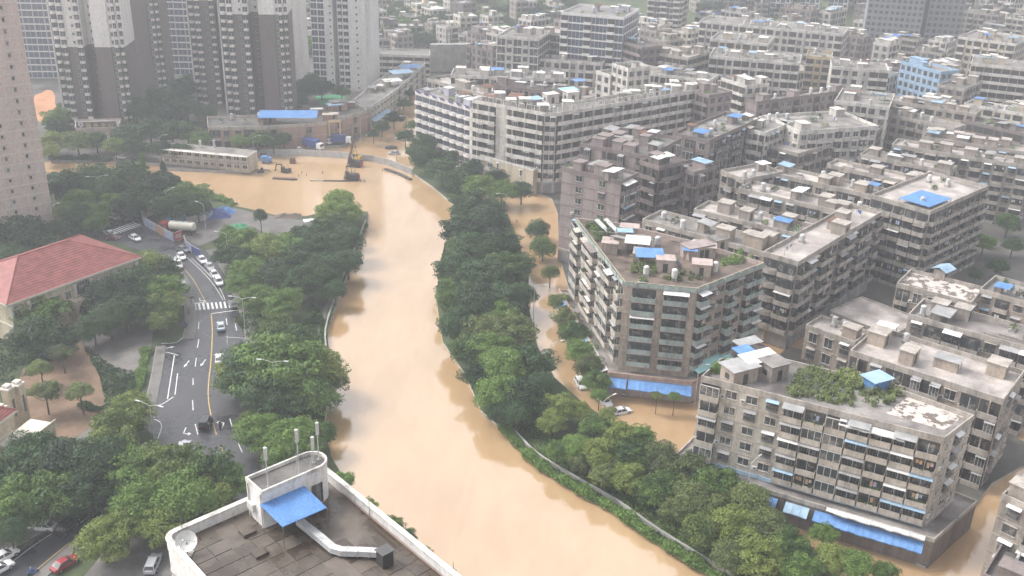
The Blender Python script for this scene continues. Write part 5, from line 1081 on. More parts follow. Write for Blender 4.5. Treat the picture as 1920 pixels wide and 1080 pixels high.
grove([(216, 274, 20), (95, 285, 16)], 'leaf_light', 'yellow green tree at the foot of the gold lettered podium', 'yellow green trees at the gate podium')
grove([(105, 222, 22), (125, 205, 18), (110, 240, 20)], 'leaf_dark', 'dark tree on the slope beside the orange earth', 'trees by the orange earth')
grove([(240, 252, 28), (282, 248, 32), (322, 250, 28), (352, 250, 24), (375, 262, 20), (250, 275, 22), (300, 280, 22), (340, 282, 20)], 'leaf_dark', 'dark tree between the brown tower podiums and the site office', 'trees behind the site office')
grove([(266, 208, 28), (302, 190, 32), (340, 172, 30), (350, 205, 28), (385, 215, 22), (320, 215, 25), (360, 150, 18)], 'leaf_dark', 'dark courtyard tree between the two pairs of brown towers', 'courtyard trees of the towers')
grove([(572, 168, 24), (602, 165, 20), (560, 190, 18), (585, 150, 16), (640, 172, 14)], 'leaf_dark', 'dark tree between the brown tower and the slim white tower', 'trees at the sports court')
grove([(512, 266, 18), (490, 262, 20), (532, 262, 16), (450, 268, 16)], 'leaf_dark', 'dark street tree before the brick shop podium', 'street trees of the brick podium')
grove([(738, 222, 16), (716, 238, 14), (700, 252, 10), (757, 195, 12), (768, 175, 11)], 'leaf_dark', 'street tree standing in the flooded side street before the grey roofed block', 'trees in the flooded side street')
grove([(760, 256, 16), (778, 285, 18), (772, 235, 12)], 'leaf_dark', 'tree at the foot of the scalloped purple topped flats', 'trees at the purple topped flats', base=.5)
grove([(636, 378, 30), (652, 398, 26), (615, 398, 24)], 'leaf_fresh', 'bright fresh green tree on the tip of the left bank', 'bright trees at the bank tip')
grove([(620, 425, 32), (600, 452, 36), (645, 455, 34), (652, 492, 30), (580, 485, 38), (610, 510, 34), (570, 530, 36), (640, 430, 26), (628, 545, 22)], 'leaf_dark', 'dark tree along the river path of the left bank', 'trees along the river path')
grove([(540, 468, 36), (500, 470, 36), (455, 455, 32), (428, 478, 26), (470, 512, 34), (520, 520, 36), (450, 535, 24), (485, 560, 32), (530, 570, 34), (460, 490, 30), (565, 440, 20), (430, 440, 18)], 'leaf_mid', 'green tree in the strip between the curved road and the river', 'trees between road and river')
tree(488, 405, 13, 'leaf_dark', 'ball', 'small round crowned tree standing alone in the site yard', '', lift=5)
grove([(530, 690, 74), (470, 694, 54), (590, 692, 52), (540, 645, 48), (500, 738, 50), (580, 738, 48), (440, 705, 34), (616, 716, 28), (518, 612, 32), (545, 762, 34)], 'leaf_mid', 'huge spreading tree between the road and the river opposite the parking bay', 'huge trees opposite the bay')
grove([(492, 812, 40), (552, 822, 46), (600, 812, 26), (530, 850, 34), (470, 790, 24)], 'leaf_mid', 'green tree right behind the penthouse with the antennas', 'trees behind the penthouse')
grove([(645, 900, 18), (690, 950, 16), (733, 985, 20), (762, 1008, 19), (795, 1040, 14), (840, 1075, 13)], 'leaf_mid', 'treetop peeping over the white parapet of the near roof', 'treetops behind the parapet', lift=7)
SG = 1.12
S_ = 'wooded strip between river and street'
grove([(798, 298, 28), (830, 320, 30), (862, 340, 30), (900, 352, 30), (940, 358, 28), (978, 358, 22), (795, 268, 20), (842, 300, 22), (885, 320, 22), (930, 335, 22)], 'leaf_dark', 'dark tree crowding the foot of the white banded block', 'trees under the white banded block', base=.5)
grove([(880, 388, 32), (908, 422, 36), (872, 432, 34), (890, 470, 38), (930, 462, 36), (862, 505, 34), (902, 520, 38), (950, 502, 34), (978, 492, 20), (920, 390, 22)], 'leaf_dark', 'dark dense tree on the wooded strip across from the round clipped trees', S_, base=.5, g=SG)
grove([(852, 552, 30), (895, 572, 38), (945, 562, 36), (978, 552, 24), (862, 612, 34), (880, 660, 30)], 'leaf_dark', 'dark tree leaning over the river at the narrow part of the wooded strip', S_, base=.5, g=SG)
grove([(912, 628, 38), (960, 622, 38), (935, 590, 30), (925, 660, 36)], 'leaf_olive', 'olive green tree in the middle of the wooded strip', S_, base=.5, g=SG)
grove([(940, 692, 40), (990, 682, 36), (932, 740, 36), (982, 748, 36), (1010, 718, 24), (936, 774, 22), (900, 705, 28), (970, 780, 24)], 'leaf_dark', 'dark tree at the broad end of the wooded strip beside the white cars', S_, base=.5, g=SG)
grove([(1050, 764, 30), (1036, 790, 24), (1022, 752, 18), (1085, 770, 22)], 'leaf_light', 'light green tree at the end of the wooded strip beside the white cars', 'light trees beside the flooded cars', base=.5)
grove([(1050, 568, 15), (1063, 598, 18), (1076, 628, 20), (1092, 660, 20), (1108, 690, 20), (1118, 716, 18), (1124, 742, 12), (1080, 650, 14)], 'leaf_olive', 'street tree in the flooded street before the turquoise balconied building', 'street trees of the turquoise building', base=.3, g=1.4)
tree(1032, 512, 17, 'leaf_light', 'ball', 'light green street tree beside the tilted blue awning', '', base=.2, lift=4)
grove([(1008, 432, 18), (1018, 466, 19)], 'leaf_dark', 'round clipped dark tree standing in the flooded street', 'round clipped trees', kind='ball', base=.1, g=1.3, name='clipped_tree', lift=3.6)
grove([(1232, 742, 11), (1265, 744, 12)], 'leaf_olive', 'thin street tree in the flood before the blue awning', 'thin trees in the flood', base=.1, lift=4.2, kind='flat')
grove([(1118, 806, 30), (1160, 818, 32), (1200, 818, 26), (1180, 852, 34), (1122, 852, 34), (1080, 842, 30), (1045, 845, 22), (1140, 780, 18)], 'leaf_mid', 'green tree on the strip between the flooded cars and the river hedge', 'trees by the flooded cars', base=.5)
grove([(1242, 862, 36), (1292, 884, 38), (1232, 918, 34), (1180, 896, 30), (1300, 935, 38), (1262, 900, 26), (1130, 890, 24), (1090, 870, 20)], 'leaf_olive', 'soft green tree on the strip before the stained garden roofed block', 'trees before the garden roofed block', base=.5)
grove([(1342, 912, 40), (1402, 942, 40), (1372, 988, 40), (1440, 992, 40), (1312, 996, 36), (1420, 1046, 42), (1484, 1022, 36), (1362, 1046, 32), (1268, 958, 26), (1330, 950, 30)], 'leaf_olive', 'soft green tree on the lower strip along the blue awnings', 'trees along the blue awnings', base=.5)
grove([(1502, 1070, 38), (1560, 1050, 32), (1605, 1062, 32), (1660, 1075, 24), (1545, 1000, 22)], 'leaf_mid', 'green tree under the long blue awning at the lower end of the strip', 'trees at the lower end of the strip', base=.5)
grove([(1780, 470, 16), (1845, 455, 20), (1870, 500, 18), (1830, 515, 14), (1890, 420, 22), (1900, 460, 18)], 'leaf_mid', 'courtyard tree near the red parasol', 'courtyard trees near the parasol', base=.45)
grove([(1495, 118, 12), (1480, 112, 11), (1618, 110, 12), (1830, 160, 14), (1800, 150, 12), (1470, 95, 10), (1430, 180, 10), (1410, 200, 10)], 'leaf_mid', 'tree squeezed between the far white flats', 'trees between the far flats', kind='far', base=.5)

# hedges: one clipped mass of leaves each
def hedge(label, pts, wd, hh, z, leaf, n=900, group=None):
    P = smooth_px(pts, z, 6); g = np.random.default_rng(len(pts)*7+n); b = MB(); cum = [0]
    for j in range(len(P)-1): cum.append(cum[-1]+(P[j+1]-P[j]).length)
    for _ in range(n):
        s = g.random()*cum[-1]; j = min(len(P)-2, int(np.searchsorted(cum, s)-1)); j = max(j, 0); t = (s-cum[j])/max(1e-6, cum[j+1]-cum[j]); c = P[j].lerp(P[j+1], t); d = (P[j+1]-P[j]).normalized(); n_ = Vector((-d.y, d.x, 0))
        bump = .75+.35*math.sin(s*.9)*math.sin(s*.37+1); c = c+n_*g.uniform(-.5, .5)*wd*bump+Vector((0, 0, (g.random()**.6)*hh*bump)); v = Vector(g.normal(size=3)).normalized(); w_ = v.orthogonal().normalized()*.17; v = v*.28
        b.face([c-v, c-w_, c+v, c+w_], leaf)
    o = b.build('hedge'); return tag(o, label, 'hedge', group)
hedge('ragged green hedge along the water edge of the wooded strip', [(940, 800), (1000, 866), (1080, 918), (1150, 958), (1220, 1008), (1300, 1058), (1372, 1102)], 2.4, 1.5, .45, 'leaf_mid', 9000)
hedge('dark clipped hedge along the road behind the flooded site', [(92, 300), (150, 300), (210, 303)], 2.5, 2.0, LAND, 'leaf_dark', 2500)
hedge('clipped green hedge beside the parking bay', [(274, 655), (266, 700), (255, 745)], 2.2, 1.0, LAND, 'leaf_mid', 2200)
hedge('low dark hedge around the bare earth garden', [(150, 762), (190, 770), (235, 752), (250, 720)], 1.6, 1.1, LAND, 'leaf_dark', 2200)
hedge('scrubby green bank at the edge of the site yard', [(400, 372), (425, 378), (440, 386)], 4, 1.2, LAND, 'leaf_mid', 900)
hedge('overgrown green river edge below the road trees', [(622, 690), (607, 640), (635, 545), (668, 470), (688, 420)], 1.4, 1.0, LAND-.4, 'leaf_mid', 2600)

# ================================================================== village and woods on the slopes
def on_slope(px, py):
    z = LAND
    for _ in range(40):
        p = at(px, py, z); zn = hill(p.x, p.y) if p.y > 560 else LAND
        if abs(zn-z) < .1: break
        z = z*.5+zn*.5
    return Vector((p.x, p.y, zn))
LMK = {k: at(*p, .5) for k, p in {'the blue school': (1740, 160), 'the misty dark grey slab towers': (1700, 112), 'the round fronted flats': (1240, 120), 'the slim white stair tower': (1165, 165), 'the white banded corner block': (1150, 260), 'the pale yellow end wall flats': (1535, 140), 'the long white sheet canopy': (1580, 270), 'the pale strip roofs': (1800, 300), 'the brick gable flats': (950, 170), 'the cream galleried block': (1880, 165), 'the modern glazed corner flats': (1000, 115), 'the cream stepped row': (1860, 100), 'the four white water tanks': (1570, 310), 'the beige and cream tower': (1260, 92), 'the lone white mast': (842, 132), 'the slim white tower': (660, 165), 'the green field': (870, 28), 'the brown towers': (312, 190), 'the lilac grid tower': (60, 146), 'the white far towers': (1520, 46), 'the stepped grey tower': (1120, 60), 'the wooded hill': (1880, 20)}.items()}
def near_what(p): return min(LMK, key=lambda k: (LMK[k]-Vector((p.x, p.y, .5))).length)
STO = {1: 'one', 2: 'two', 3: 'three', 4: 'four', 5: 'five', 6: 'six', 7: 'seven'}
VR = random.Random(77); placed = []
VPAL = [('white', 'small white village house with flat roof on the slope'), ('grey', 'small grey village house with flat roof on the slope'), ('dark', 'small dark brick village house with pale roof sheet on the slope'), ('cream', 'small cream village house with flat roof on the slope')]
def village_house(px, py, k=None):
    p = on_slope(px, py)
    if any((p-q).length < 12 for q in placed): return
    placed.append(p); pal, lab = VPAL[k if k is not None else VR.choice([0, 0, 1, 1, 2, 2, 3])]; a = R(VR.choice([40, -50, 10, 25])+VR.uniform(-8, 8)); w_, d_, hh = VR.uniform(8, 14), VR.uniform(8, 11), VR.choice([6.5, 9.6, 9.6, 12.6])
    c, s = math.cos(a), math.sin(a); poly = [(p.x+x*c-y*s, p.y+x*s+y*c) for x, y in ((-w_/2, -d_/2), (w_/2, -d_/2), (w_/2, d_/2), (-w_/2, d_/2))]
    st_ = STO[2 if hh < 7 else (3 if hh < 10 else 4)]; lab = st_+' storey '+lab.replace('small ', '').replace(' on the slope', '')+' near '+near_what(p); gsz = VR.randint(0, 9999)
    r = block('village_house', lab, poly, p.z+hh, {0: 'wwb', 3: 'ws', 1: 'w'}, pal, z0=p.z-.8, near=False, bay=3.2, group='village houses near '+near_what(p), seed=VR.randint(0, 9999), clutter=VR.choice([1, 1, 2]), parapet=.7, roof=VR.choice(['roof_grey', 'roof_pale', 'white_sheet', 'roof_dark', 'grey_sheet']))
for _ in range(260):
    x, y = VR.uniform(700, 1060), VR.uniform(-15, 98)
    if 780 < x < 960 and y < 40 and VR.random() < .75: continue
    if x > 925 and y > 48: continue
    if len(placed) < 62: village_house(x, y)
for x0, x1, y0, y1, n_ in ((296, 330, -10, 110, 9), (562, 592, -10, 90, 8), (1780, 1850, -5, 40, 8), (1860, 1925, 5, 60, 4), (1600, 1640, 5, 60, 3), (0, 30, -5, 40, 2), (1395, 1445, -5, 40, 5), (1305, 1330, 0, 30, 3)):
    for _ in range(n_*3): village_house(VR.uniform(x0, x1), VR.uniform(y0, y1))
nt_ = 0
for _ in range(900):
    zone = VR.random()
    if zone < .62: x, y = VR.uniform(690, 1070), VR.uniform(-18, 100)
    elif zone < .85: x, y = VR.uniform(1780, 1930), VR.uniform(-15, 66)
    else: x, y = VR.choice([(VR.uniform(290, 335), VR.uniform(0, 130)), (VR.uniform(560, 592), VR.uniform(0, 110)), (VR.uniform(1300, 1640), VR.uniform(-15, 30))])
    p = on_slope(x, y)
    if any((p-q).length < 7.5 for q in placed) or nt_ >= 230: continue
    if 780 < x < 950 and 18 < y < 34: continue
    nt_ += 1; placed.append(p)
    tree(0, 0, VR.uniform(3.6, 6.2), VR.choice(['leaf_dark', 'leaf_dark', 'leaf_mid']), 'far', 'dark slope tree near '+near_what(p), 'slope trees near '+near_what(p), base=p.z-.3, pos=p, lift=VR.uniform(3.5, 5.5), name='slope_tree')
# the far wood that reads as one mass
b = MB(); g = np.random.default_rng(5); src = CR['far']; VV = []; NV = 0
for _ in range(520):
    x = g.uniform(-700, 900); y = g.uniform(720, 1250)
    if abs(x) < 60 and y < 800: continue
    z = hill(x, y); me = src[_ % 4]
    if 'co%d' % (_ % 4) not in ELC: a_ = np.empty(len(me.vertices)*3); me.vertices.foreach_get('co', a_); ELC['co%d' % (_ % 4)] = a_.reshape(-1, 4, 3)[::3]
    Q = ELC['co%d' % (_ % 4)]; c = Q.mean(1, keepdims=True); s = g.uniform(5, 8); VV.append(((Q-c)*1.7+c).reshape(-1, 3)*s+np.array([x, y, z+4]))
V = np.concatenate(VV); n = len(V)//4; me = bpy.data.meshes.new('far_wood'); me.vertices.add(4*n); me.vertices.foreach_set('co', V.ravel()); me.loops.add(4*n); me.loops.foreach_set('vertex_index', np.arange(4*n)); me.polygons.add(n); me.polygons.foreach_set('loop_start', np.arange(0, 4*n, 4)); me.polygons.foreach_set('loop_total', np.full(n, 4)); me.materials.append(MATS['leaf_dark']); me.update(calc_edges=True)
tag(link('far_wood', me), 'far dark green wood covering the hills behind the village', 'wood', kind='stuff')

# ---- the packed back rows of the east quarter
FR = random.Random(31); FP = [cen_of(p) + (max(math.hypot(q[0]-cen_of(p)[0], q[1]-cen_of(p)[1]) for q in p),) for p in FOOT]
def overlaps(poly):
    c = cen_of(poly); r_ = max(math.hypot(q[0]-c[0], q[1]-c[1]) for q in poly); big = inset(ccw(poly), -2.2); bb = [tuple(p) for p in big]
    for (x, y, rr), fp in zip(FP, FOOT):
        if math.hypot(x-c[0], y-c[1]) > r_+rr+4: continue
        for e in range(4):
            for t in (0, .25, .5, .75):
                q = lerp2(bb[e], bb[(e+1) % 4], t)
                if inside(q, fp): return True
        if inside(c, fp) or any(inside(q, bb) for q in fp): return True
    return False
FLAB = dict(white='white flats packed into the back rows of the east quarter', grey='grey flats packed into the back rows of the east quarter', cream='cream flats packed into the back rows of the east quarter', mauve='brownish flats packed into the back rows of the east quarter')
cnt = 0
for _ in range(2600):
    if cnt >= 85: break
    x = FR.uniform(900, 1960); y = FR.uniform(70, 330)
    if x < 1080 and not (95 < y < 150): continue
    if x < 1300 and y > 240: continue
    if x > 1560 and y > 300: continue
    if x < 1700 and y > 300: continue
    p = at(x, y, .45)
    if p.y > 640 or p.y < 235: continue
    a = R(FR.choice([-43, 47])+FR.uniform(-3, 3)); w_, d_ = FR.uniform(11, 24), FR.uniform(8, 11); h_ = FR.uniform(13, 21); c, s = math.cos(a), math.sin(a)
    poly = [(p.x+u_*c-v_*s, p.y+u_*s+v_*c) for u_, v_ in ((-w_/2, -d_/2), (w_/2, -d_/2), (w_/2, d_/2), (-w_/2, d_/2))]
    if overlaps(poly): continue
    pal = FR.choice(['white', 'grey', 'cream', 'mauve', 'white', 'grey']); cnt += 1
    k0 = len(FOOT); rf_ = FR.choice(['roof_grey', 'roof_pale', 'roof_dark']); lb_ = '%s storey %s flats with %s roof near %s' % (STO[min(7, max(1, int((h_-1.3)/3.1)))], dict(mauve='brownish').get(pal, pal), dict(roof_grey='stained grey', roof_pale='pale', roof_dark='dark')[rf_], near_what(p)); block('apartment_block', lb_, poly, h_, {0: FR.choice(['wb', 'bw', 'd', 'wbw']), 1: 'w', 2: FR.choice(['wb', 'w']), 3: 'w'}, pal, near=False, group='back row flats near '+near_what(p), seed=200+cnt, clutter=FR.choice([3, 4, 5]), bay=3.4, roof=rf_)
    for f_ in FOOT[k0:]: q = cen_of(f_); FP.append(q+(max(math.hypot(z_[0]-q[0], z_[1]-q[1]) for z_ in f_),))

# ---- rough grass and weeds on the open ground
def weeds(name, polys, z, n, leaf, size, label):
    g = np.random.default_rng(n); pts = []
    for pl in polys:
        P = [at(x, y, z) for x, y in pl]; w_ = [(p.x, p.y) for p in P]; x0, x1 = min(q[0] for q in w_), max(q[0] for q in w_); y0, y1 = min(q[1] for q in w_), max(q[1] for q in w_); k = 0; want = n//len(polys)
        C = g.uniform((x0, y0), (x1, y1), (want//25+3, 2))
        for _ in range(want*6):
            c = C[g.integers(len(C))]; q = c+g.normal(size=2)*1.1
            if inside(q, w_): pts.append((q[0], q[1])); k += 1
            if k >= want: break
    P = np.array([(x, y, z+abs(g.normal())*.18+.02) for x, y in pts]); m_ = len(P); nr = g.normal(size=(m_, 3))+np.array([0, 0, .4]); nr /= np.linalg.norm(nr, axis=1)[:, None]; t = np.cross(nr, g.normal(size=(m_, 3))); t /= np.linalg.norm(t, axis=1)[:, None]; s_ = np.cross(nr, t); L = size*(.5+g.random(m_))[:, None]
    V = np.stack([P-t*L, P-s_*L*.5, P+t*L, P+s_*L*.5], 1).reshape(-1, 3); me = bpy.data.meshes.new(name); me.from_pydata(V.tolist(), [], [(4*i, 4*i+1, 4*i+2, 4*i+3) for i in range(m_)]); me.materials.append(MATS[leaf]); tag(link(name, me), label, 'weeds', kind='stuff')
weeds('garden_weeds', [[(0, 600), (150, 640), (60, 700), (0, 720)], [(150, 640), (215, 690), (265, 700), (250, 760), (200, 765), (185, 700)], [(20, 560), (60, 660), (150, 660), (120, 560)]], LAND, 9000, 'leaf_dark', .3, 'dark weeds and shrubs around the red roofed hall')
weeds('bank_weeds', [[(590, 560), (612, 610), (600, 680), (560, 620)], [(398, 455), (420, 440), (470, 440), (440, 480), (420, 480)], [(540, 560), (620, 540), (640, 520), (660, 470), (600, 500)], [(440, 600), (470, 640), (520, 600), (470, 570)]], LAND, 9000, 'leaf_mid', .28, 'rough weeds under the trees of the left bank')
weeds('strip_weeds', [[(838, 440), (824, 500), (818, 560), (860, 640), (870, 500)], [(945, 806), (1000, 866), (1080, 916), (1150, 956), (1240, 960), (1100, 850), (1000, 800)], [(1150, 956), (1300, 1056), (1440, 1080), (1330, 950), (1240, 930)], [(950, 400), (975, 460), (990, 560), (1005, 650), (980, 650), (930, 420)]], .5, 16000, 'leaf_mid', .3, 'rough weeds on the ground of the wooded strip')
# ================================================================== vehicles
def car_proto(name, L=4.5, W=1.8, Hh=1.46, style='sedan', paint_='car_white'):
    root = thing(name, 'x', 'car', (0, 0, 0)); s = L/4.5; hw = W/2; b = MB(); i = b.mat(paint_)
    if style == 'sedan': st = [(-2.25, .48, .84, .80), (-2.12, .32, .96, .93), (-1.5, .26, 1.0, .99), (-.4, .26, .97, 1), (.9, .26, .93, 1), (1.75, .28, .82, .95), (2.12, .32, .70, .86), (2.25, .44, .60, .72)]; cab = [(-1.85, .97), (1.12, .92), (.28, -1.08)]
    elif style == 'suv': st = [(-2.25, .50, 1.0, .86), (-2.15, .36, 1.08, .95), (-1.5, .30, 1.1, .99), (-.4, .30, 1.08, 1), (.9, .30, 1.05, 1), (1.75, .32, .98, .95), (2.15, .38, .88, .88), (2.25, .5, .72, .76)]; cab = [(-2.15, 1.08), (1.15, 1.03), (.38, -1.85)]
    elif style == 'jeep': st = [(-2.2, .55, 1.2, .95), (-2.1, .5, 1.22, .97), (-1.5, .45, 1.22, .98), (-.4, .45, 1.2, .98), (.7, .45, 1.18, .96), (1.6, .45, 1.14, .90), (2.0, .5, 1.1, .86), (2.1, .6, 1.0, .84)]; cab = [(-2.1, 1.2), (.75, 1.17), (.5, -2.0)]
    else: st = [(-2.25, .5, 1.25, .93), (-2.2, .36, 1.3, .98), (-1.5, .32, 1.3, 1), (-.4, .32, 1.3, 1), (.9, .32, 1.28, 1), (1.7, .34, 1.2, .97), (2.1, .38, 1.0, .92), (2.25, .5, .8, .82)]; cab = [(-2.2, 1.28), (1.75, 1.18), (1.05, -2.1)]
    ns = 8; k0 = len(b.v)
    for x, zl, zt_, wf in st:
        h_ = hw*wf; zm = (zl*.45+zt_*.55)
        b.v += [(x*s, -h_*.93, zl), (x*s, -h_, zl+.12), (x*s, -h_, zm), (x*s, -h_*.92, zt_), (x*s, h_*.92, zt_), (x*s, h_, zm), (x*s, h_, zl+.12), (x*s, h_*.93, zl)]
    for j in range(len(st)-1):
        for q in range(ns): b.f.append((k0+j*ns+q, k0+j*ns+(q+1) % ns, k0+(j+1)*ns+(q+1) % ns, k0+(j+1)*ns+q)); b.mi.append(i)
    b.f.append(tuple(k0+q for q in range(ns))); b.f.append(tuple(k0+(len(st)-1)*ns+q for q in range(ns))[::-1]); b.mi += [i, i]
    b.f = [f[::-1] for f in b.f]
    (xr, zr_), (xf, zf), (tf, tr) = cab; xr *= s; xf *= s; tf *= s; tr *= s; bw = hw*.92; tw = hw*(.74 if style in ('sedan', 'suv') else .86)
    B4 = [Vector(v) for v in ((xr, -bw, zr_-.02), (xf, -bw, zf-.02), (xf, bw, zf-.02), (xr, bw, zr_-.02))]; T4 = [Vector(v) for v in ((tr, -tw, Hh), (tf, -tw, Hh-.02), (tf, tw, Hh-.02), (tr, tw, Hh))]
    for j in range(4): b.face([B4[j], B4[(j+1) % 4], T4[(j+1) % 4], T4[j]], paint_)
    mid = [(v+Vector((0, 0, .05)))*1.0 for v in T4]; b.face([T4[0].lerp(T4[2], .5)+Vector(((v-T4[0].lerp(T4[2], .5)).x*.92, (v-T4[0].lerp(T4[2], .5)).y*.9, .05)) for v in T4], paint_)
    cr = [T4[0].lerp(T4[2], .5)+Vector(((v-T4[0].lerp(T4[2], .5)).x*.92, (v-T4[0].lerp(T4[2], .5)).y*.9, .05)) for v in T4]
    for j in range(4): b.face([T4[j], T4[(j+1) % 4], cr[(j+1) % 4], cr[j]], paint_)
    for sy in (-1, 1): b.box(xf-.25, xf-.05, sy*(hw+.02)-.09, sy*(hw+.02)+.09, zf+.02, zf+.16, paint_)
    b.build('body', root)
    def pane(nm, q, m0=.10, m1=.12):
        n_ = (q[1]-q[0]).cross(q[3]-q[0]).normalized(); c = sum(q, Vector())/4
        if n_.dot(c-Vector(((xr+xf)/2, 0, 1.0))) < 0: n_ = -n_
        q = [c+(v-c)*.87+n_*.012 for v in q]; g = MB(); g.face(q, 'glass'); g.build(nm, root)
    pane('rear_window', [B4[3], B4[0], T4[0], T4[3]]); pane('windscreen', [B4[1], B4[2], T4[2], T4[1]])
    for a_, c_ in ((0, 1), (2, 3)):
        for t0, t1 in ((.0, .5), (.5, 1.0)): pane('side_window', [B4[a_].lerp(B4[c_], t0), B4[a_].lerp(B4[c_], t1), T4[a_].lerp(T4[c_], t1), T4[a_].lerp(T4[c_], t0)])
    wr = .33 if style in ('sedan',) else .38
    for x in (-1.38*s, 1.38*s):
        for sy in (-1, 1):
            g = MB(); g.tube((0, -.11, 0), (0, .11, 0), wr, wr, 'rubber', 14); wh = link('wheel', g.mesh('wheel'), root, (x, sy*(hw-.07), wr)); g = MB(); g.tube((0, sy*.10, 0), (0, sy*.125, 0), wr*.6, wr*.55, 'rim', 10); g.build('rim', wh)
    zl_ = .62 if style == 'sedan' else .8
    for sy in (-1, 1):
        g = MB(); g.box(2.08*s, 2.22*s, sy*hw*.62-.19, sy*hw*.62+.19, zl_-.06, zl_+.08, 'lamp_white'); g.build('headlight', root); g = MB(); g.box(-2.24*s, -2.1*s, sy*hw*.68-.16, sy*hw*.68+.16, zl_+.1, zl_+.26, 'lamp_red'); g.build('tail_light', root)
    if style == 'jeep': g = MB(); g.tube((-2.2, 0, .95), (-2.42, 0, .95), .38, .38, 'rubber', 14); g.build('spare_wheel', root)
    return root
protos = dict(sedan=car_proto('sedan_car'), suv=car_proto('suv_car', 4.6, 1.86, 1.66, 'suv'), jeep=car_proto('offroad_car', 4.5, 1.9, 1.95, 'jeep', 'car_black'), van=car_proto('minivan', 5.0, 1.9, 2.05, 'van'))
used_p = set()
def car(kind, px, py, hx, hy, paint_, label, z=RZ+.005, group=None):
    """stand a car at a picture point, its nose towards another picture point"""
    p = at(px, py, z+.6); p.z = z; q = at(hx, hy, z+.6); d = q-p; rz_ = math.atan2(d.y, d.x); src = protos[kind]; base = 'car_black' if kind == 'jeep' else 'car_white'
    c = dup(src, p, rz_, mats=None if paint_ == base else {base: paint_}, label=label); c['category'] = 'van' if kind == 'van' else 'car'
    if group: c['group'] = group
    return c
car('sedan', 253, 446, 265, 452, 'car_white', 'white sedan turning at the junction before the hoarding')
car('sedan', 211, 445, 230, 446, 'car_darkred', 'dark red sedan beside the side street zebra')
car('sedan', 212, 406, 200, 402, 'car_white', 'white sedan parked above the side street zebra')
car('sedan', 234, 412, 222, 407, 'car_black', 'black sedan behind the white one above the side street zebra')
car('sedan', 340, 480, 350, 494, 'car_white', 'white sedan on the curve just beyond the white minivan')
car('van', 333, 496, 342, 510, 'car_white', 'white minivan at the tree on the curve')
car('sedan', 343, 467, 358, 472, 'car_grey', 'dark sedan beside the blue poster hoarding')
car('sedan', 379, 487, 388, 497, 'car_white', 'white sedan first in the kerbside row past the blue posters', group='cars parked along the curve')
car('sedan', 393, 500, 402, 512, 'car_silver', 'silver sedan second in the kerbside row past the blue posters', group='cars parked along the curve')
car('sedan', 402, 514, 409, 525, 'car_white', 'white sedan third in the kerbside row past the blue posters', group='cars parked along the curve')
car('suv', 410, 528, 416, 540, 'car_white', 'white wagon last in the kerbside row past the blue posters', group='cars parked along the curve')
car('sedan', 344, 536, 352, 550, 'car_white', 'white sedan coming out from under the tree before the zebra')
car('sedan', 437, 570, 430, 556, 'car_grey', 'grey sedan parked at the end of the zebra')
car('sedan', 414, 611, 411, 590, 'car_blue', 'pale blue sedan past the stop line')
car('sedan', 411, 672, 411, 650, 'car_white', 'white sedan beside the huge spreading trees')
car('jeep', 386, 793, 395, 772, 'car_black', 'black boxy off road car over the yellow line')
car('sedan', 342, 838, 352, 826, 'car_silver', 'silver white sedan leaving the side road junction')
car('suv', 287, 1057, 296, 1036, 'car_silver', 'silver wagon parked below the near building wall', z=LAND+.01)
car('sedan', 80, 986, 60, 984, 'car_white', 'white sedan half under the grove at the lower road')
car('sedan', 125, 988, 140, 976, 'car_black', 'black sedan on the lower road')
car('sedan', 8, 1042, 26, 1032, 'car_white', 'white sedan at the kerb of the lower road under the grove edge', z=LAND+.16)
car('sedan', -2, 1066, 16, 1056, 'car_white', 'white sedan at the kerb behind the other one on the lower road', z=LAND+.16)
car('sedan', 122, 1056, 138, 1046, 'car_red', 'red sedan half hidden by leaves at the lower road')
car('suv', 1089, 720, 1096, 732, 'car_white', 'white wagon driving in the flooded street beside the wooded strip', z=-.25)
car('suv', 1168, 733, 1182, 738, 'car_silver', 'silver wagon standing in the flood before the blue awning', z=-.28)
car('sedan', 1133, 752, 1143, 760, 'car_white', 'white sedan half under the trees in the flood', z=-.28)
car('sedan', 1165, 771, 1188, 766, 'car_white', 'white sedan with sunroof standing in the flood', z=-.25)
car('sedan', 694, 252, 702, 248, 'car_white', 'white sedan alone in the flooded side street', z=-.2)
car('sedan', 733, 277, 722, 277, 'car_black', 'black sedan parked under trees in the flooded side street', z=-.2)
car('sedan', 739, 287, 727, 287, 'car_silver', 'silver sedan parked under trees in the flooded side street', z=-.2)
car('van', 612, 266, 600, 262, 'car_white', 'white minivan between the two blue box trucks', z=LAND)
car('sedan', 561, 281, 568, 288, 'car_white', 'white sedan behind the grey site fence', z=LAND)
car('sedan', 114, 386, 124, 386, 'car_white', 'white sedan parked at the foot of the pink tower', z=LAND+.01)
car('sedan', 557, 432, 566, 436, 'car_black', 'black sedan parked in the site yard', z=LAND+.01)
car('sedan', 205, 437, 197, 433, 'car_white', 'white sedan emerging from trees at the side street zebra')
car('sedan', 255, 296, 246, 295, 'car_black', 'dark car parked beside the site office', z=LAND+.01)
car('sedan', 228, 294, 219, 293, 'car_white', 'white car parked beside the site office', z=LAND+.01)
for p_ in protos.values():
    def rm(o):
        for c in CH.get(o.name, []): rm(c)
        bpy.data.objects.remove(o)
    rm(p_)

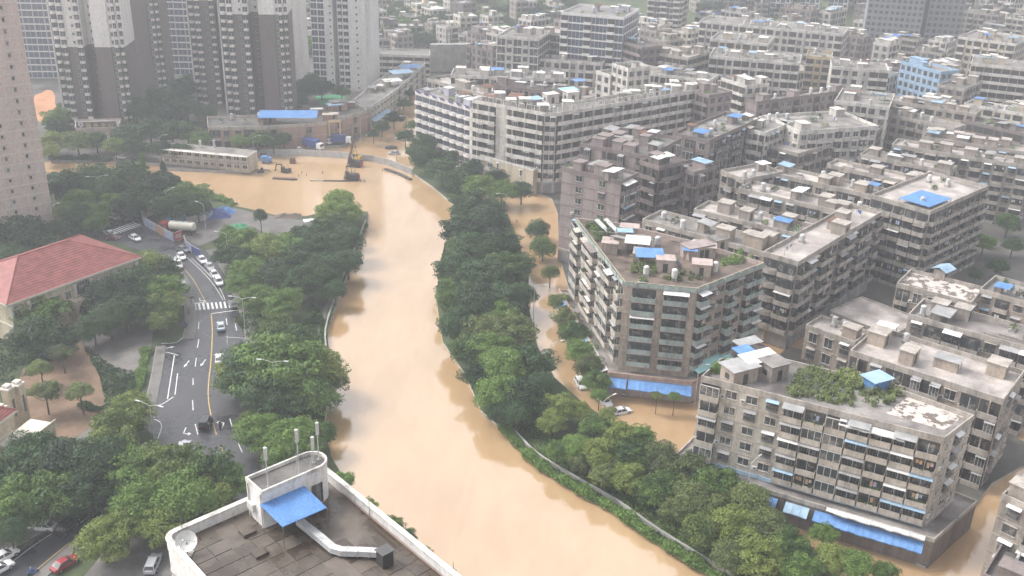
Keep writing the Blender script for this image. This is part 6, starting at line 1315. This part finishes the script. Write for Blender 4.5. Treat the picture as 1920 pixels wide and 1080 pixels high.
# ---- trucks and site machines
def wheels(root, xs_, hw, r_, m='rubber'):
    for x in xs_:
        for sy in (-1, 1): g = MB(); g.tube((0, -.15, 0), (0, .15, 0), r_, r_, m, 12); o = link('wheel', g.mesh('wheel'), root, (x, sy*hw, r_)); g = MB(); g.tube((0, sy*.13, 0), (0, sy*.17, 0), r_*.5, r_*.5, 'steel', 8); g.build('hub', o)
def heading(px, py, hx, hy, z): p = at(px, py, z); q = at(hx, hy, z); return p, math.atan2(q.y-p.y, q.x-p.x)
p, a = heading(335, 437, 300, 434, LAND+.01); t = thing('tanker_truck', 'tanker truck with red cab and cream tank inside the hoarding', 'truck', p, a)
g = MB(); k = len(g.v); g.tube((-4.8, 0, 2.35), (2.2, 0, 2.35), 1.2, 1.2, 'tank_cream', 18); g.tube((2.2, 0, 2.35), (2.55, 0, 2.35), 1.2, .8, 'tank_cream', 18); g.tube((-5.15, 0, 2.35), (-4.8, 0, 2.35), .8, 1.2, 'tank_cream', 18)
for x in (-3.6, -1.6, .4): g.tube((x, 0, 3.5), (x, 0, 3.68), .3, .3, 'steel', 10)
g.box(-4.6, 2.0, -.35, .35, 3.5, 3.58, 'galv'); tk = g.build('tank', t)
for x in np.arange(-4.4, 2, 1.3): g = MB(); g.tube((x, -1.23, 2.75), (x, -1.19, 2.75), .09, .09, 'steel', 6); g.build('marker_light', tk)
g = MB(); g.box(-5.0, 5.2, -.5, .5, .75, 1.15, 'machine_dark'); g.build('chassis', t)
g = MB(); g.prism(ccw([(2.9, -1.2), (5.2, -1.15), (5.2, 1.15), (2.9, 1.2)]), .8, 2.3, 'machine_red'); g.prism(ccw([(2.95, -1.15), (4.95, -1.1), (4.95, 1.1), (2.95, 1.15)]), 2.3, 3.1, 'machine_red'); cb_ = g.build('cab', t); g = MB(); g.face([(5.22, -1.0, 1.9), (5.22, 1.0, 1.9), (5.0, 1.0, 2.8), (5.0, -1.0, 2.8)], 'glass'); g.build('windscreen', cb_)
for sy in (-1, 1): g = MB(); g.box(3.6, 4.7, sy*1.19-.02, sy*1.19+.02, 1.9, 2.7, 'glass'); g.build('side_window', cb_)
wheels(t, (-4.2, -3.0, 1.2, 4.2), 1.05, .5)
for px_, py_, hx, hy, L_, lab in ((588, 279, 600, 282, 8.6, 'long dark blue box truck before the brick podium'), (640, 270, 652, 270, 7.2, 'short dark blue box truck before the brick podium')):
    p, a = heading(px_, py_, hx, hy, LAND); t = thing('box_truck', lab, 'truck', p, a); g = MB(); g.box(-L_/2, L_/2-2.1, -1.25, 1.25, 1.0, 3.6, 'container_blue')
    for x in np.arange(-L_/2+.3, L_/2-2.2, .6): g.box(x, x+.08, -1.29, 1.29, 1.05, 3.55, 'container_blue')
    g.build('box', t); g = MB(); g.box(L_/2-1.95, L_/2, -1.1, 1.1, .7, 2.7, 'car_white'); cb_ = g.build('cab', t); g = MB(); g.box(L_/2, L_/2+.03, -.95, .95, 1.6, 2.5, 'glass'); g.build('windscreen', cb_); wheels(t, (-L_/2+1.2, L_/2-1.0), 1.0, .48)
def excavator(px, py, yaw, m, label, boom=(2.5, 4.0), z=-.6, s=1.0):
    t = thing('excavator', label, 'excavator', at(px, py, z), R(yaw)); t.scale = (s,)*3
    for sy in (-1, 1): g = MB(); g.prism(ccw([(-1.9, sy*1.2-.3), (1.9, sy*1.2-.3), (1.9, sy*1.2+.3), (-1.9, sy*1.2+.3)]), 0, .9, 'machine_dark'); g.build('track', t)
    g = MB(); g.box(-1.7, 1.3, -1.2, 1.2, 1.0, 2.0, m); g.box(-1.7, -.6, -1.2, 1.2, 2.0, 2.4, m); g.build('body', t); g = MB(); g.box(.1, 1.3, .2, 1.2, 2.0, 3.1, m); cb_ = g.build('cab', t); g = MB(); g.box(1.3, 1.33, .3, 1.1, 2.15, 3.0, 'glass'); g.box(.3, 1.2, 1.2, 1.23, 2.15, 3.0, 'glass'); g.build('cab_window', cb_)
    g = MB(); g.path([(1.1, -.3, 1.7), (boom[0], -.3, boom[1]), (boom[0]+2.2, -.3, boom[1]-.3)], .28, .2, m, 4); bo = g.build('boom', t); g = MB(); g.tube((boom[0]+2.1, -.3, boom[1]-.2), (boom[0]+2.7, -.3, boom[1]-2.6), .2, .15, m, 4); st_ = g.build('stick', t); g = MB(); g.box(boom[0]+2.3, boom[0]+3.1, -.8, .2, boom[1]-3.2, boom[1]-2.5, 'machine_dark'); g.build('bucket', t)
    return t
excavator(672, 303, 150, 'machine_yellow', 'yellow excavator at the site fence'); excavator(536, 327, 160, 'machine_dark', 'dark excavator half drowned in the middle of the flooded site', (2.0, 3.6), -.8, .9); excavator(489, 328, 20, 'machine_dark', 'small dark excavator half drowned near the site office', (1.8, 2.4), -1.0, .75)
def piling_rig(px, py, top, yaw, label):
    t = thing('piling_rig', label, 'piling rig', at(px, py, -.5), R(yaw))
    for sy in (-1, 1): g = MB(); g.box(-2.4, 2.4, sy*1.4-.35, sy*1.4+.35, 0, .9, 'machine_dark'); g.build('track', t)
    g = MB(); g.box(-2.6, 1.6, -1.3, 1.3, 1.0, 2.6, 'machine_dark'); g.box(-3.0, -2.4, -1.2, 1.2, 1.0, 2.2, 'machine_red'); g.build('body', t); g = MB(); g.box(.4, 1.6, .3, 1.3, 2.6, 3.6, 'machine_dark'); g.build('cab', t)
    g = MB(); hh = top
    for x, y in ((-.25, -.25), (.25, -.25), (.25, .25), (-.25, .25)): g.tube((2.0+x, y, 1.2), (2.6+x*.6-hh*.28, y*.6, hh), .13, .10, 'rust', 4)
    for q in range(10): t0 = q/10; x = 2.0+(.6-hh*.28)*t0; g.tube((x-.25, -.25, 1.2+(hh-1.2)*t0), (x+.2, .25, 1.2+(hh-1.2)*(t0+.1)), .07, .07, 'rust', 4)
    g.build('mast', t); g = MB(); g.tube((-1.5, 0, 2.6), (2.4-hh*.25, 0, hh*.92), .09, .09, 'machine_dark', 4); g.tube((-.5, .6, 2.6), (2.0-hh*.12, .2, hh*.55), .12, .12, 'machine_dark', 4); g.build('stay', t)
    return t
piling_rig(658, 340, 14, 186, 'large dark piling rig with leaning lattice mast in the flooded site'); piling_rig(664, 314, 11, 170, 'smaller dark piling rig with leaning mast near the site fence')
g = MB(); g.box(-4.5, 4.5, -.25, .25, -.1, .35, 'machine_dark'); g.tube((-4.5, 0, .2), (-9, .3, .25), .25, .25, 'parapet_beige', 8); tag(link('drowned_pipe', g.mesh('drowned_pipe'), None, at(632, 340, 0), R(4)), 'pale pipe and dark beam lying in the flood beside the large piling rig', 'pipe')
g = MB(); g.prism(ccw([(-4, -.9), (3.4, -.9), (4.4, 0), (3.4, .9), (-4, .9)]), -.1, .4, 'machine_dark'); g.box(-3.6, 3.0, -.6, .6, .4, .5, 'rust'); tag(link('work_raft', g.mesh('work_raft'), None, at(534, 336, 0), R(-6)), 'long dark raft floating beside the drowned excavator', 'raft')
t = thing('site_vehicle', 'blue topped small truck at the end of the site office', 'truck', at(499, 305, .1), R(20)); g = MB(); g.box(-1.6, .6, -.9, .9, .5, 2.4, 'blue_sheet'); g.build('cargo_box', t); g = MB(); g.box(.7, 1.9, -.85, .85, .4, 1.9, 'blue_sheet'); cb_ = g.build('cab', t); g = MB(); g.box(1.9, 1.93, -.7, .7, 1.1, 1.8, 'glass'); g.build('windscreen', cb_); wheels(t, (-1.0, 1.2), .8, .35)
t = thing('water_skip', 'rusty box standing in the flood near the site fence', 'skip', at(549, 307, -.2), R(10)); g = MB(); g.ring(ccw([(-1, -.8), (1, -.8), (1, .8), (-1, .8)]), .1, 0, 1.8, 'rust'); g.build('wall', t); g = MB(); g.box(-.9, .9, -.7, .7, .1, .2, 'rust'); g.build('floor', t); g = MB(); g.tube((.8, 0, 1.6), (1.6, 0, 0), .06, .06, 'rust', 4); g.build('prop', t)
# stakes standing in the flood
for k, (x, y) in enumerate([(717, 322), (722, 323), (727, 324), (733, 325), (739, 326), (744, 310), (575, 330), (560, 332), (684, 342), (676, 341), (605, 326), (566, 326)]):
    g = MB(); hh = 3.2 if k == 5 else .9; g.tube((0, 0, -.6), (.04, 0, hh), .1, .09, 'machine_dark', 6); g.box(-.14, .18, -.14, .14, hh, hh+.06, 'rust'); tag(link('stake', g.mesh('stake'), None, at(x, y, 0)), 'tall lone pile standing in the flood by the sheet pile edge' if k == 5 else 'short dark stake sticking out of the flooded site', 'stake', None if k == 5 else 'stakes in the flooded site')
# ---- hoardings: each panel a part
def hoarding(label, pts, hh, pan, mats_, z, name='hoarding', wd=2.4, letters=None):
    P = [at(x, y, z) for x, y in pts]; t = thing(name, label, 'fence', P[0]); idx = 0
    for j in range(len(P)-1):
        d = P[j+1]-P[j]; n_ = max(1, round(d.length/wd)); a = math.atan2(d.y, d.x); st = d.length/n_
        for k in range(n_):
            m_ = mats_[min(len(mats_)-1, int(idx*len(mats_)/pan))]; g = MB(); g.box(.03, st-.03, -.03, .03, .12, hh, m_); g.box(0, .08, -.06, .06, 0, hh+.05, 'steel'); g.box(.05, st, -.05, .05, hh, hh+.06, 'frame_white'); q = P[j]+d*(k/n_)-P[0]; link('panel', g.mesh('panel'), t, q, a); idx += 1
    return t
hoarding('long hoarding with blue and orange posters around the tanker', [(287, 403), (267, 412), (271, 423), (300, 440), (326, 454)], 2.6, 12, ['poster_pink', 'poster_blue', 'poster_blue', 'poster_blue', 'poster_orange', 'poster_blue', 'poster_blue'], LAND+.02)
t = hoarding('red sign hoarding with two white characters at the site gate', [(327, 454), (343, 447)], 2.6, 2, ['sign_red'], LAND+.02, wd=4)
d = at(343, 447, LAND)-at(327, 454, LAND); a = math.atan2(d.y, d.x)
for k, strokes in enumerate(([(-.5, .5, 1.1, 1.25), (-.45, -.3, .2, 1.1), (.3, .45, .2, 1.1), (-.1, .08, .4, 1.4), (-.5, .5, .6, .72)], [(-.5, .5, 1.15, 1.3), (-.5, .5, .2, .35), (-.5, -.35, .3, 1.2), (.35, .5, .3, 1.2), (-.3, .3, .68, .8), (-.07, .07, .35, 1.15)])):
    g = MB()
    for s_ in strokes: g.box(s_[0], s_[1], -.05, -.02, s_[2], s_[3], 'lamp_white')
    q = d.normalized()*(d.length*(.33+.34*k))+Vector((d.y, -d.x, 0)).normalized()*.04+Vector((0, 0, .55)); link('white_character', g.mesh('character'), t, q, a)
hoarding('blue and white poster hoarding at the kerb past the site gate', [(346, 456), (350, 466), (360, 475), (376, 484)], 2.4, 8, ['poster_pink', 'poster_blue', 'container_blue', 'poster_blue'], LAND+.02)
hoarding('pale poster hoarding behind the tanker', [(350, 424), (375, 416), (400, 409)], 2.4, 8, ['poster_pink', 'poster_blue', 'poster_pink'], LAND+.02)
hoarding('long pale grey site fence standing in the flood', [(486, 300), (490, 293), (560, 293), (640, 298), (700, 305), (735, 314), (772, 330)], 2.6, 60, ['galv', 'concrete', 'galv', 'galv', 'concrete'], -.3, 'site_fence', wd=3.2)
# tarpaulins
def tarp(px, py, w_, d_, hh, m, label, yaw=0):
    g = MB(); n_ = 10; gg = np.random.default_rng(int(px)); Z = gg.random((n_+1, n_+1))*.5+.5; i = g.mat(m)
    for y in range(n_+1):
        for x in range(n_+1): e = min(x, y, n_-x, n_-y)/3; g.v.append(((x/n_-.5)*w_, (y/n_-.5)*d_, max(0, min(1, e))*hh*Z[y, x]))
    g.f = [(y*(n_+1)+x, y*(n_+1)+x+1, (y+1)*(n_+1)+x+1, (y+1)*(n_+1)+x) for y in range(n_) for x in range(n_)]; g.mi = [i]*len(g.f)
    tag(link('tarpaulin', g.mesh('tarpaulin'), None, at(px, py, LAND+.005), R(yaw)), label, 'tarpaulin')
tarp(403, 405, 9, 6, 2.4, 'container_blue', 'heaped dark blue tarpaulin at the end of the pale poster hoarding', 20); tarp(422, 398, 6, 4, 1.8, 'blue_sheet', 'bright blue tarpaulin beside the scrub of the site yard', 10); tarp(332, 414, 8, 4, 2.6, 'blue_sheet', 'blue tarpaulin roof behind the tanker cab', 5); tarp(448, 425, 5, 3, 1.0, 'court_green', 'green net heap in the site yard', 0)
tarp(540, 406, 8, 3.5, 1.0, 'roof_soil', 'grey earth heap at the water edge of the site yard', 10)
p = at(580, 428, LAND); t = thing('site_shelter', 'small white roofed shelter in the site yard', 'shelter', p, R(20)); g = MB(); g.box(-1.6, 1.6, -1.2, 1.2, 2.4, 2.5, 'white_sheet'); g.build('roof', t)
for x in (-1.5, 1.5):
    for y in (-1.1, 1.1): g = MB(); g.tube((x, y, 0), (x, y, 2.4), .05, .05, 'steel', 5); g.build('post', t)
# ---- street lamps
def lamp(base, label, hh=10.5, arms=1, yaw=0, z=LAND, group='street lamps', reach=2.2):
    t = thing('street_lamp', label, 'street lamp', at(*base, z), R(yaw), group); g = MB(); g.tube((0, 0, 0), (0, 0, .5), .16, .14, 'galv', 8); g.tube((0, 0, .5), (0, 0, hh), .10, .06, 'galv', 8); g.build('pole', t)
    for s in ((1,) if arms == 1 else (1, -1)):
        g = MB(); g.path([(0, 0, hh-.1), (s*reach*.5, 0, hh+.3), (s*reach, 0, hh+.4)], .05, .04, 'frame_white', 6); a_ = g.build('arm', t); g = MB(); g.prism(ccw([(s*reach, -.15), (s*(reach+.9), -.12), (s*(reach+.9), .12), (s*reach, .15)]), hh+.33, hh+.46, 'frame_white', bottom=True); g.build('lamp_head', a_)
lamp((462, 648), 'double armed street lamp beside the pale blue sedan', 11.5, 2, 175, group=None); lamp((318, 414), 'straight street lamp behind the tanker', 9, 1, 60, group=None); lamp((387, 440), 'street lamp with long arm at the site gate', 9, 1, 150, group=None); lamp((430, 505), 'street lamp rising from the trees behind the kerbside row', 10, 1, 175, group=None)
lamp((520, 790), 'double armed street lamp rising from the huge spreading trees', 13, 2, 175, group=None); lamp((290, 830), 'street lamp on the verge by the yellow green trees', 8, 2, 160, group=None); lamp((191, 392), 'street lamp in the trees at the side street', 10, 2, 20, group=None)
lamp((303, 305), 'curved street lamp at the near end of the site office', 9, 1, 40, group=None); lamp((477, 300), 'curved street lamp at the gate end of the site office', 8, 1, 40, group=None); lamp((677, 266), 'curved street lamp at the grey roofed street block', 9, 1, 10, group=None); lamp((765, 262), 'curved street lamp at the purple topped flats', 9, 1, 200, z=.2, group=None)
lamp((948, 418), 'street lamp at the flooded square before the mauve block', 9, 1, 190, z=0, group=None); lamp((1000, 600), 'street lamp on the wooded strip opposite the street trees', 9, 1, 0, z=.5, group=None); lamp((1030, 712), 'street lamp on the wooded strip near the white wagon', 8.5, 1, 25, z=.5, group=None); lamp((1302, 760), 'tall street lamp at the flooded corner before the stained block', 9, 1, 10, z=0, reach=1.4, group=None); lamp((1395, 960), 'street lamp poking from the trees along the blue awnings', 10, 1, 45, z=.5, group=None); lamp((1130, 800), 'street lamp leaning out beside the sunroof sedan', 6, 1, 40, z=.5, group=None)
t = thing('lighting_mast', 'lone tall white mast behind the street block', 'mast', at(842, 132, LAND)); g = MB(); g.tube((0, 0, 0), (0, 0, 27), .35, .2, 'parapet_white', 10); g.build('pole', t)
for z in (21, 26.4): g = MB(); g.box(-1.6, 1.6, -.3, .3, z, z+.5, 'frame_white'); g.build('crossarm', t)
t = thing('sign_gantry', 'white road sign frame over the right lane near the double armed lamp', 'sign', at(428, 655, RZ)); 
for x in (0, 5.2): g = MB(); g.tube((x, 0, 0), (x, 0, 3.0), .08, .08, 'frame_white', 6); g.build('post', t)
g = MB(); g.tube((0, 0, 3.0), (5.2, 0, 2.8), .07, .07, 'frame_white', 6); g.build('crossbar', t); g = MB(); g.box(3.4, 4.8, -.04, .04, 1.9, 2.7, 'galv'); g.build('sign_plate', t)
# ================================================================== people and scooters
def body_mesh(name, joints, edges, rad, mats_by):
    me = bpy.data.meshes.new(name); me.from_pydata(joints, edges, []); o = bpy.data.objects.new(name, me); COL.objects.link(o); md = o.modifiers.new('skin', 'SKIN'); md.use_smooth_shade = True
    for v, r_ in zip(me.skin_vertices[0].data, rad): v.radius = (r_, r_)
    me.skin_vertices[0].data[0].use_root = True; o.modifiers.new('sub', 'SUBSURF').levels = 1; dg = bpy.context.evaluated_depsgraph_get(); out = bpy.data.meshes.new_from_object(o.evaluated_get(dg)); bpy.data.objects.remove(o); out.name = name; out.materials.clear()
    for m_ in ('cloth_dark', 'cloth_white', 'skin', 'hair'): out.materials.append(MATS[m_])
    for p in out.polygons: p.material_index = mats_by(p.center)
    return out
J = [(0, 0, .95), (0, .02, 1.2), (0, .0, 1.42), (0, .01, 1.54), (0, .03, 1.68), (.1, 0, .9), (.11, .16, .5), (.11, .12, .08), (.11, .26, .04), (-.1, 0, .9), (-.11, -.08, .5), (-.11, -.26, .1), (-.11, -.14, .04), (.2, 0, 1.4), (.25, -.08, 1.13), (.24, .06, .9), (.24, .10, .82), (-.2, 0, 1.4), (-.25, .08, 1.13), (-.24, .2, .92), (-.24, .25, .85)]
ED = [(0, 1), (1, 2), (2, 3), (3, 4), (0, 5), (5, 6), (6, 7), (7, 8), (0, 9), (9, 10), (10, 11), (11, 12), (2, 13), (13, 14), (14, 15), (15, 16), (2, 17), (17, 18), (18, 19), (19, 20)]
RD = [.15, .14, .13, .06, .11, .09, .065, .05, .05, .09, .065, .05, .05, .075, .05, .04, .045, .075, .05, .04, .045]
walk = body_mesh('body', J, ED, RD, lambda c: 3 if c.z > 1.68 or (c.z > 1.58 and c.y < .0) else (2 if c.z > 1.46 or (abs(c.x) > .2 and c.z < 1.0) else (1 if c.z > .95 else 0)))
JS = [tuple(q) for q in J]; JS = [(0, 0, .75), (0, .02, 1.0), (0, .06, 1.22), (0, .08, 1.34), (0, .11, 1.48), (.1, .05, .74), (.16, .42, .72), (.16, .40, .32), (.16, .54, .28), (-.1, .05, .74), (-.16, .42, .72), (-.16, .40, .32), (-.16, .54, .28), (.2, .06, 1.2), (.26, .22, .98), (.25, .45, 1.02), (.25, .52, 1.03), (-.2, .06, 1.2), (-.26, .22, .98), (-.25, .45, 1.02), (-.25, .52, 1.03)]
sit = body_mesh('body', JS, ED, RD, lambda c: 3 if c.z > 1.49 else (2 if c.z > 1.28 or (abs(c.x) > .2 and c.y > .46 and c.z > .9) else (1 if c.z > .8 else 0)))
def person(px, py, yaw, label, z=RZ, cloth=None, pose=walk, umb=None, off=None):
    p = at(px, py, z) if off is None else off; t = thing('person', label, 'person', p, R(yaw)); o = link('body', pose, t)
    if cloth: o.material_slots[1].link = 'OBJECT'; o.material_slots[1].material = MATS[cloth]
    return t
def scooter(px, py, yaw, m, label, z=RZ):
    p = at(px, py, z); t = thing('scooter', label, 'scooter', p, R(yaw))
    for y in (-.6, .65): g = MB(); g.tube((-.06, 0, 0), (.06, 0, 0), .25, .25, 'rubber', 12); link('wheel', g.mesh('wheel'), t, (0, y, .25))
    g = MB(); g.box(-.16, .16, -.7, .05, .4, .72, m); g.box(-.14, .14, -.05, .45, .22, .34, m); g.box(-.2, .2, .42, .56, .25, .95, m); g.build('body', t); g = MB(); g.box(-.15, .15, -.62, .1, .72, .8, 'rubber'); g.build('seat', t); g = MB(); g.tube((0, .62, .4), (0, .5, 1.05), .03, .03, 'steel', 6); g.tube((-.32, .48, 1.05), (.32, .48, 1.05), .02, .02, 'rubber', 6); g.build('handlebar', t)
    return p
person(359, 572, -60, 'person in dark clothes walking over the zebra under a dark umbrella', cloth='cloth_dark'); person(354, 590, -80, 'person in dark clothes stepping off the zebra beside the pale tree', cloth='cloth_dark')
q = at(359, 572, RZ); t = thing('umbrella', 'dark umbrella held over the zebra', 'umbrella', q+Vector((.24, .1, .95))); g = MB(); g.lathe([(.62, 1.0), (.4, 1.16), (.12, 1.25)], 'cloth_dark', 10); g.build('canopy', t); g = MB(); g.tube((0, 0, -.02), (0, 0, 1.25), .012, .012, 'steel', 5); g.build('shaft', t)
for px_, py_, yw, m_, cl, ls, lp, z in ((348, 613, 175, 'cloth_blue', 'cloth_blue', 'blue scooter at the pavement edge below the zebra', 'rider in blue rain cape on the blue scooter below the zebra', RZ), (413, 801, 10, 'machine_dark', 'cloth_dark', 'dark scooter beside the black off road car', 'rider in dark clothes on the scooter beside the off road car', RZ), (62, 1076, -50, 'cloth_blue', 'cloth_blue', 'blue scooter on the lower road', 'rider in blue rain cape on the lower road', RZ), (1168, 747, -20, 'cloth_white', 'cloth_white', 'white scooter in the flood between the white cars', 'rider in white on the scooter in the flood', -.2)):
    p = scooter(px_, py_, yw, m_, ls, z); person(0, 0, yw, lp, cloth=cl, pose=sit, off=p+Vector((math.sin(R(yw))*.25, -math.cos(R(yw))*.25, .02)))
person(968, 420, 40, 'person in white wading in the flooded square before the mauve block', z=-.45, cloth='cloth_white'); person(1031, 428, 100, 'person in red wading beside the round clipped trees', z=-.4, cloth='cloth_red')
# ================================================================== air
b = MB(); b.box(-1600, 1700, -120, 2800, -5.2, 320, 'kerb'); hz = b.build('haze')
m, n, l, bs = new_mat('haze_air'); n.remove(bs); pv = n.new('ShaderNodeVolumePrincipled'); pv.inputs['Color'].default_value = (.93, .95, 1, 1); pv.inputs['Density'].default_value = .00065; pv.inputs['Anisotropy'].default_value = .2
l.new(pv.outputs[0], n['Material Output'].inputs['Volume']); hz.data.materials.clear(); hz.data.materials.append(m); tag(hz, 'thin grey rain haze over the whole town', 'haze', kind='stuff')
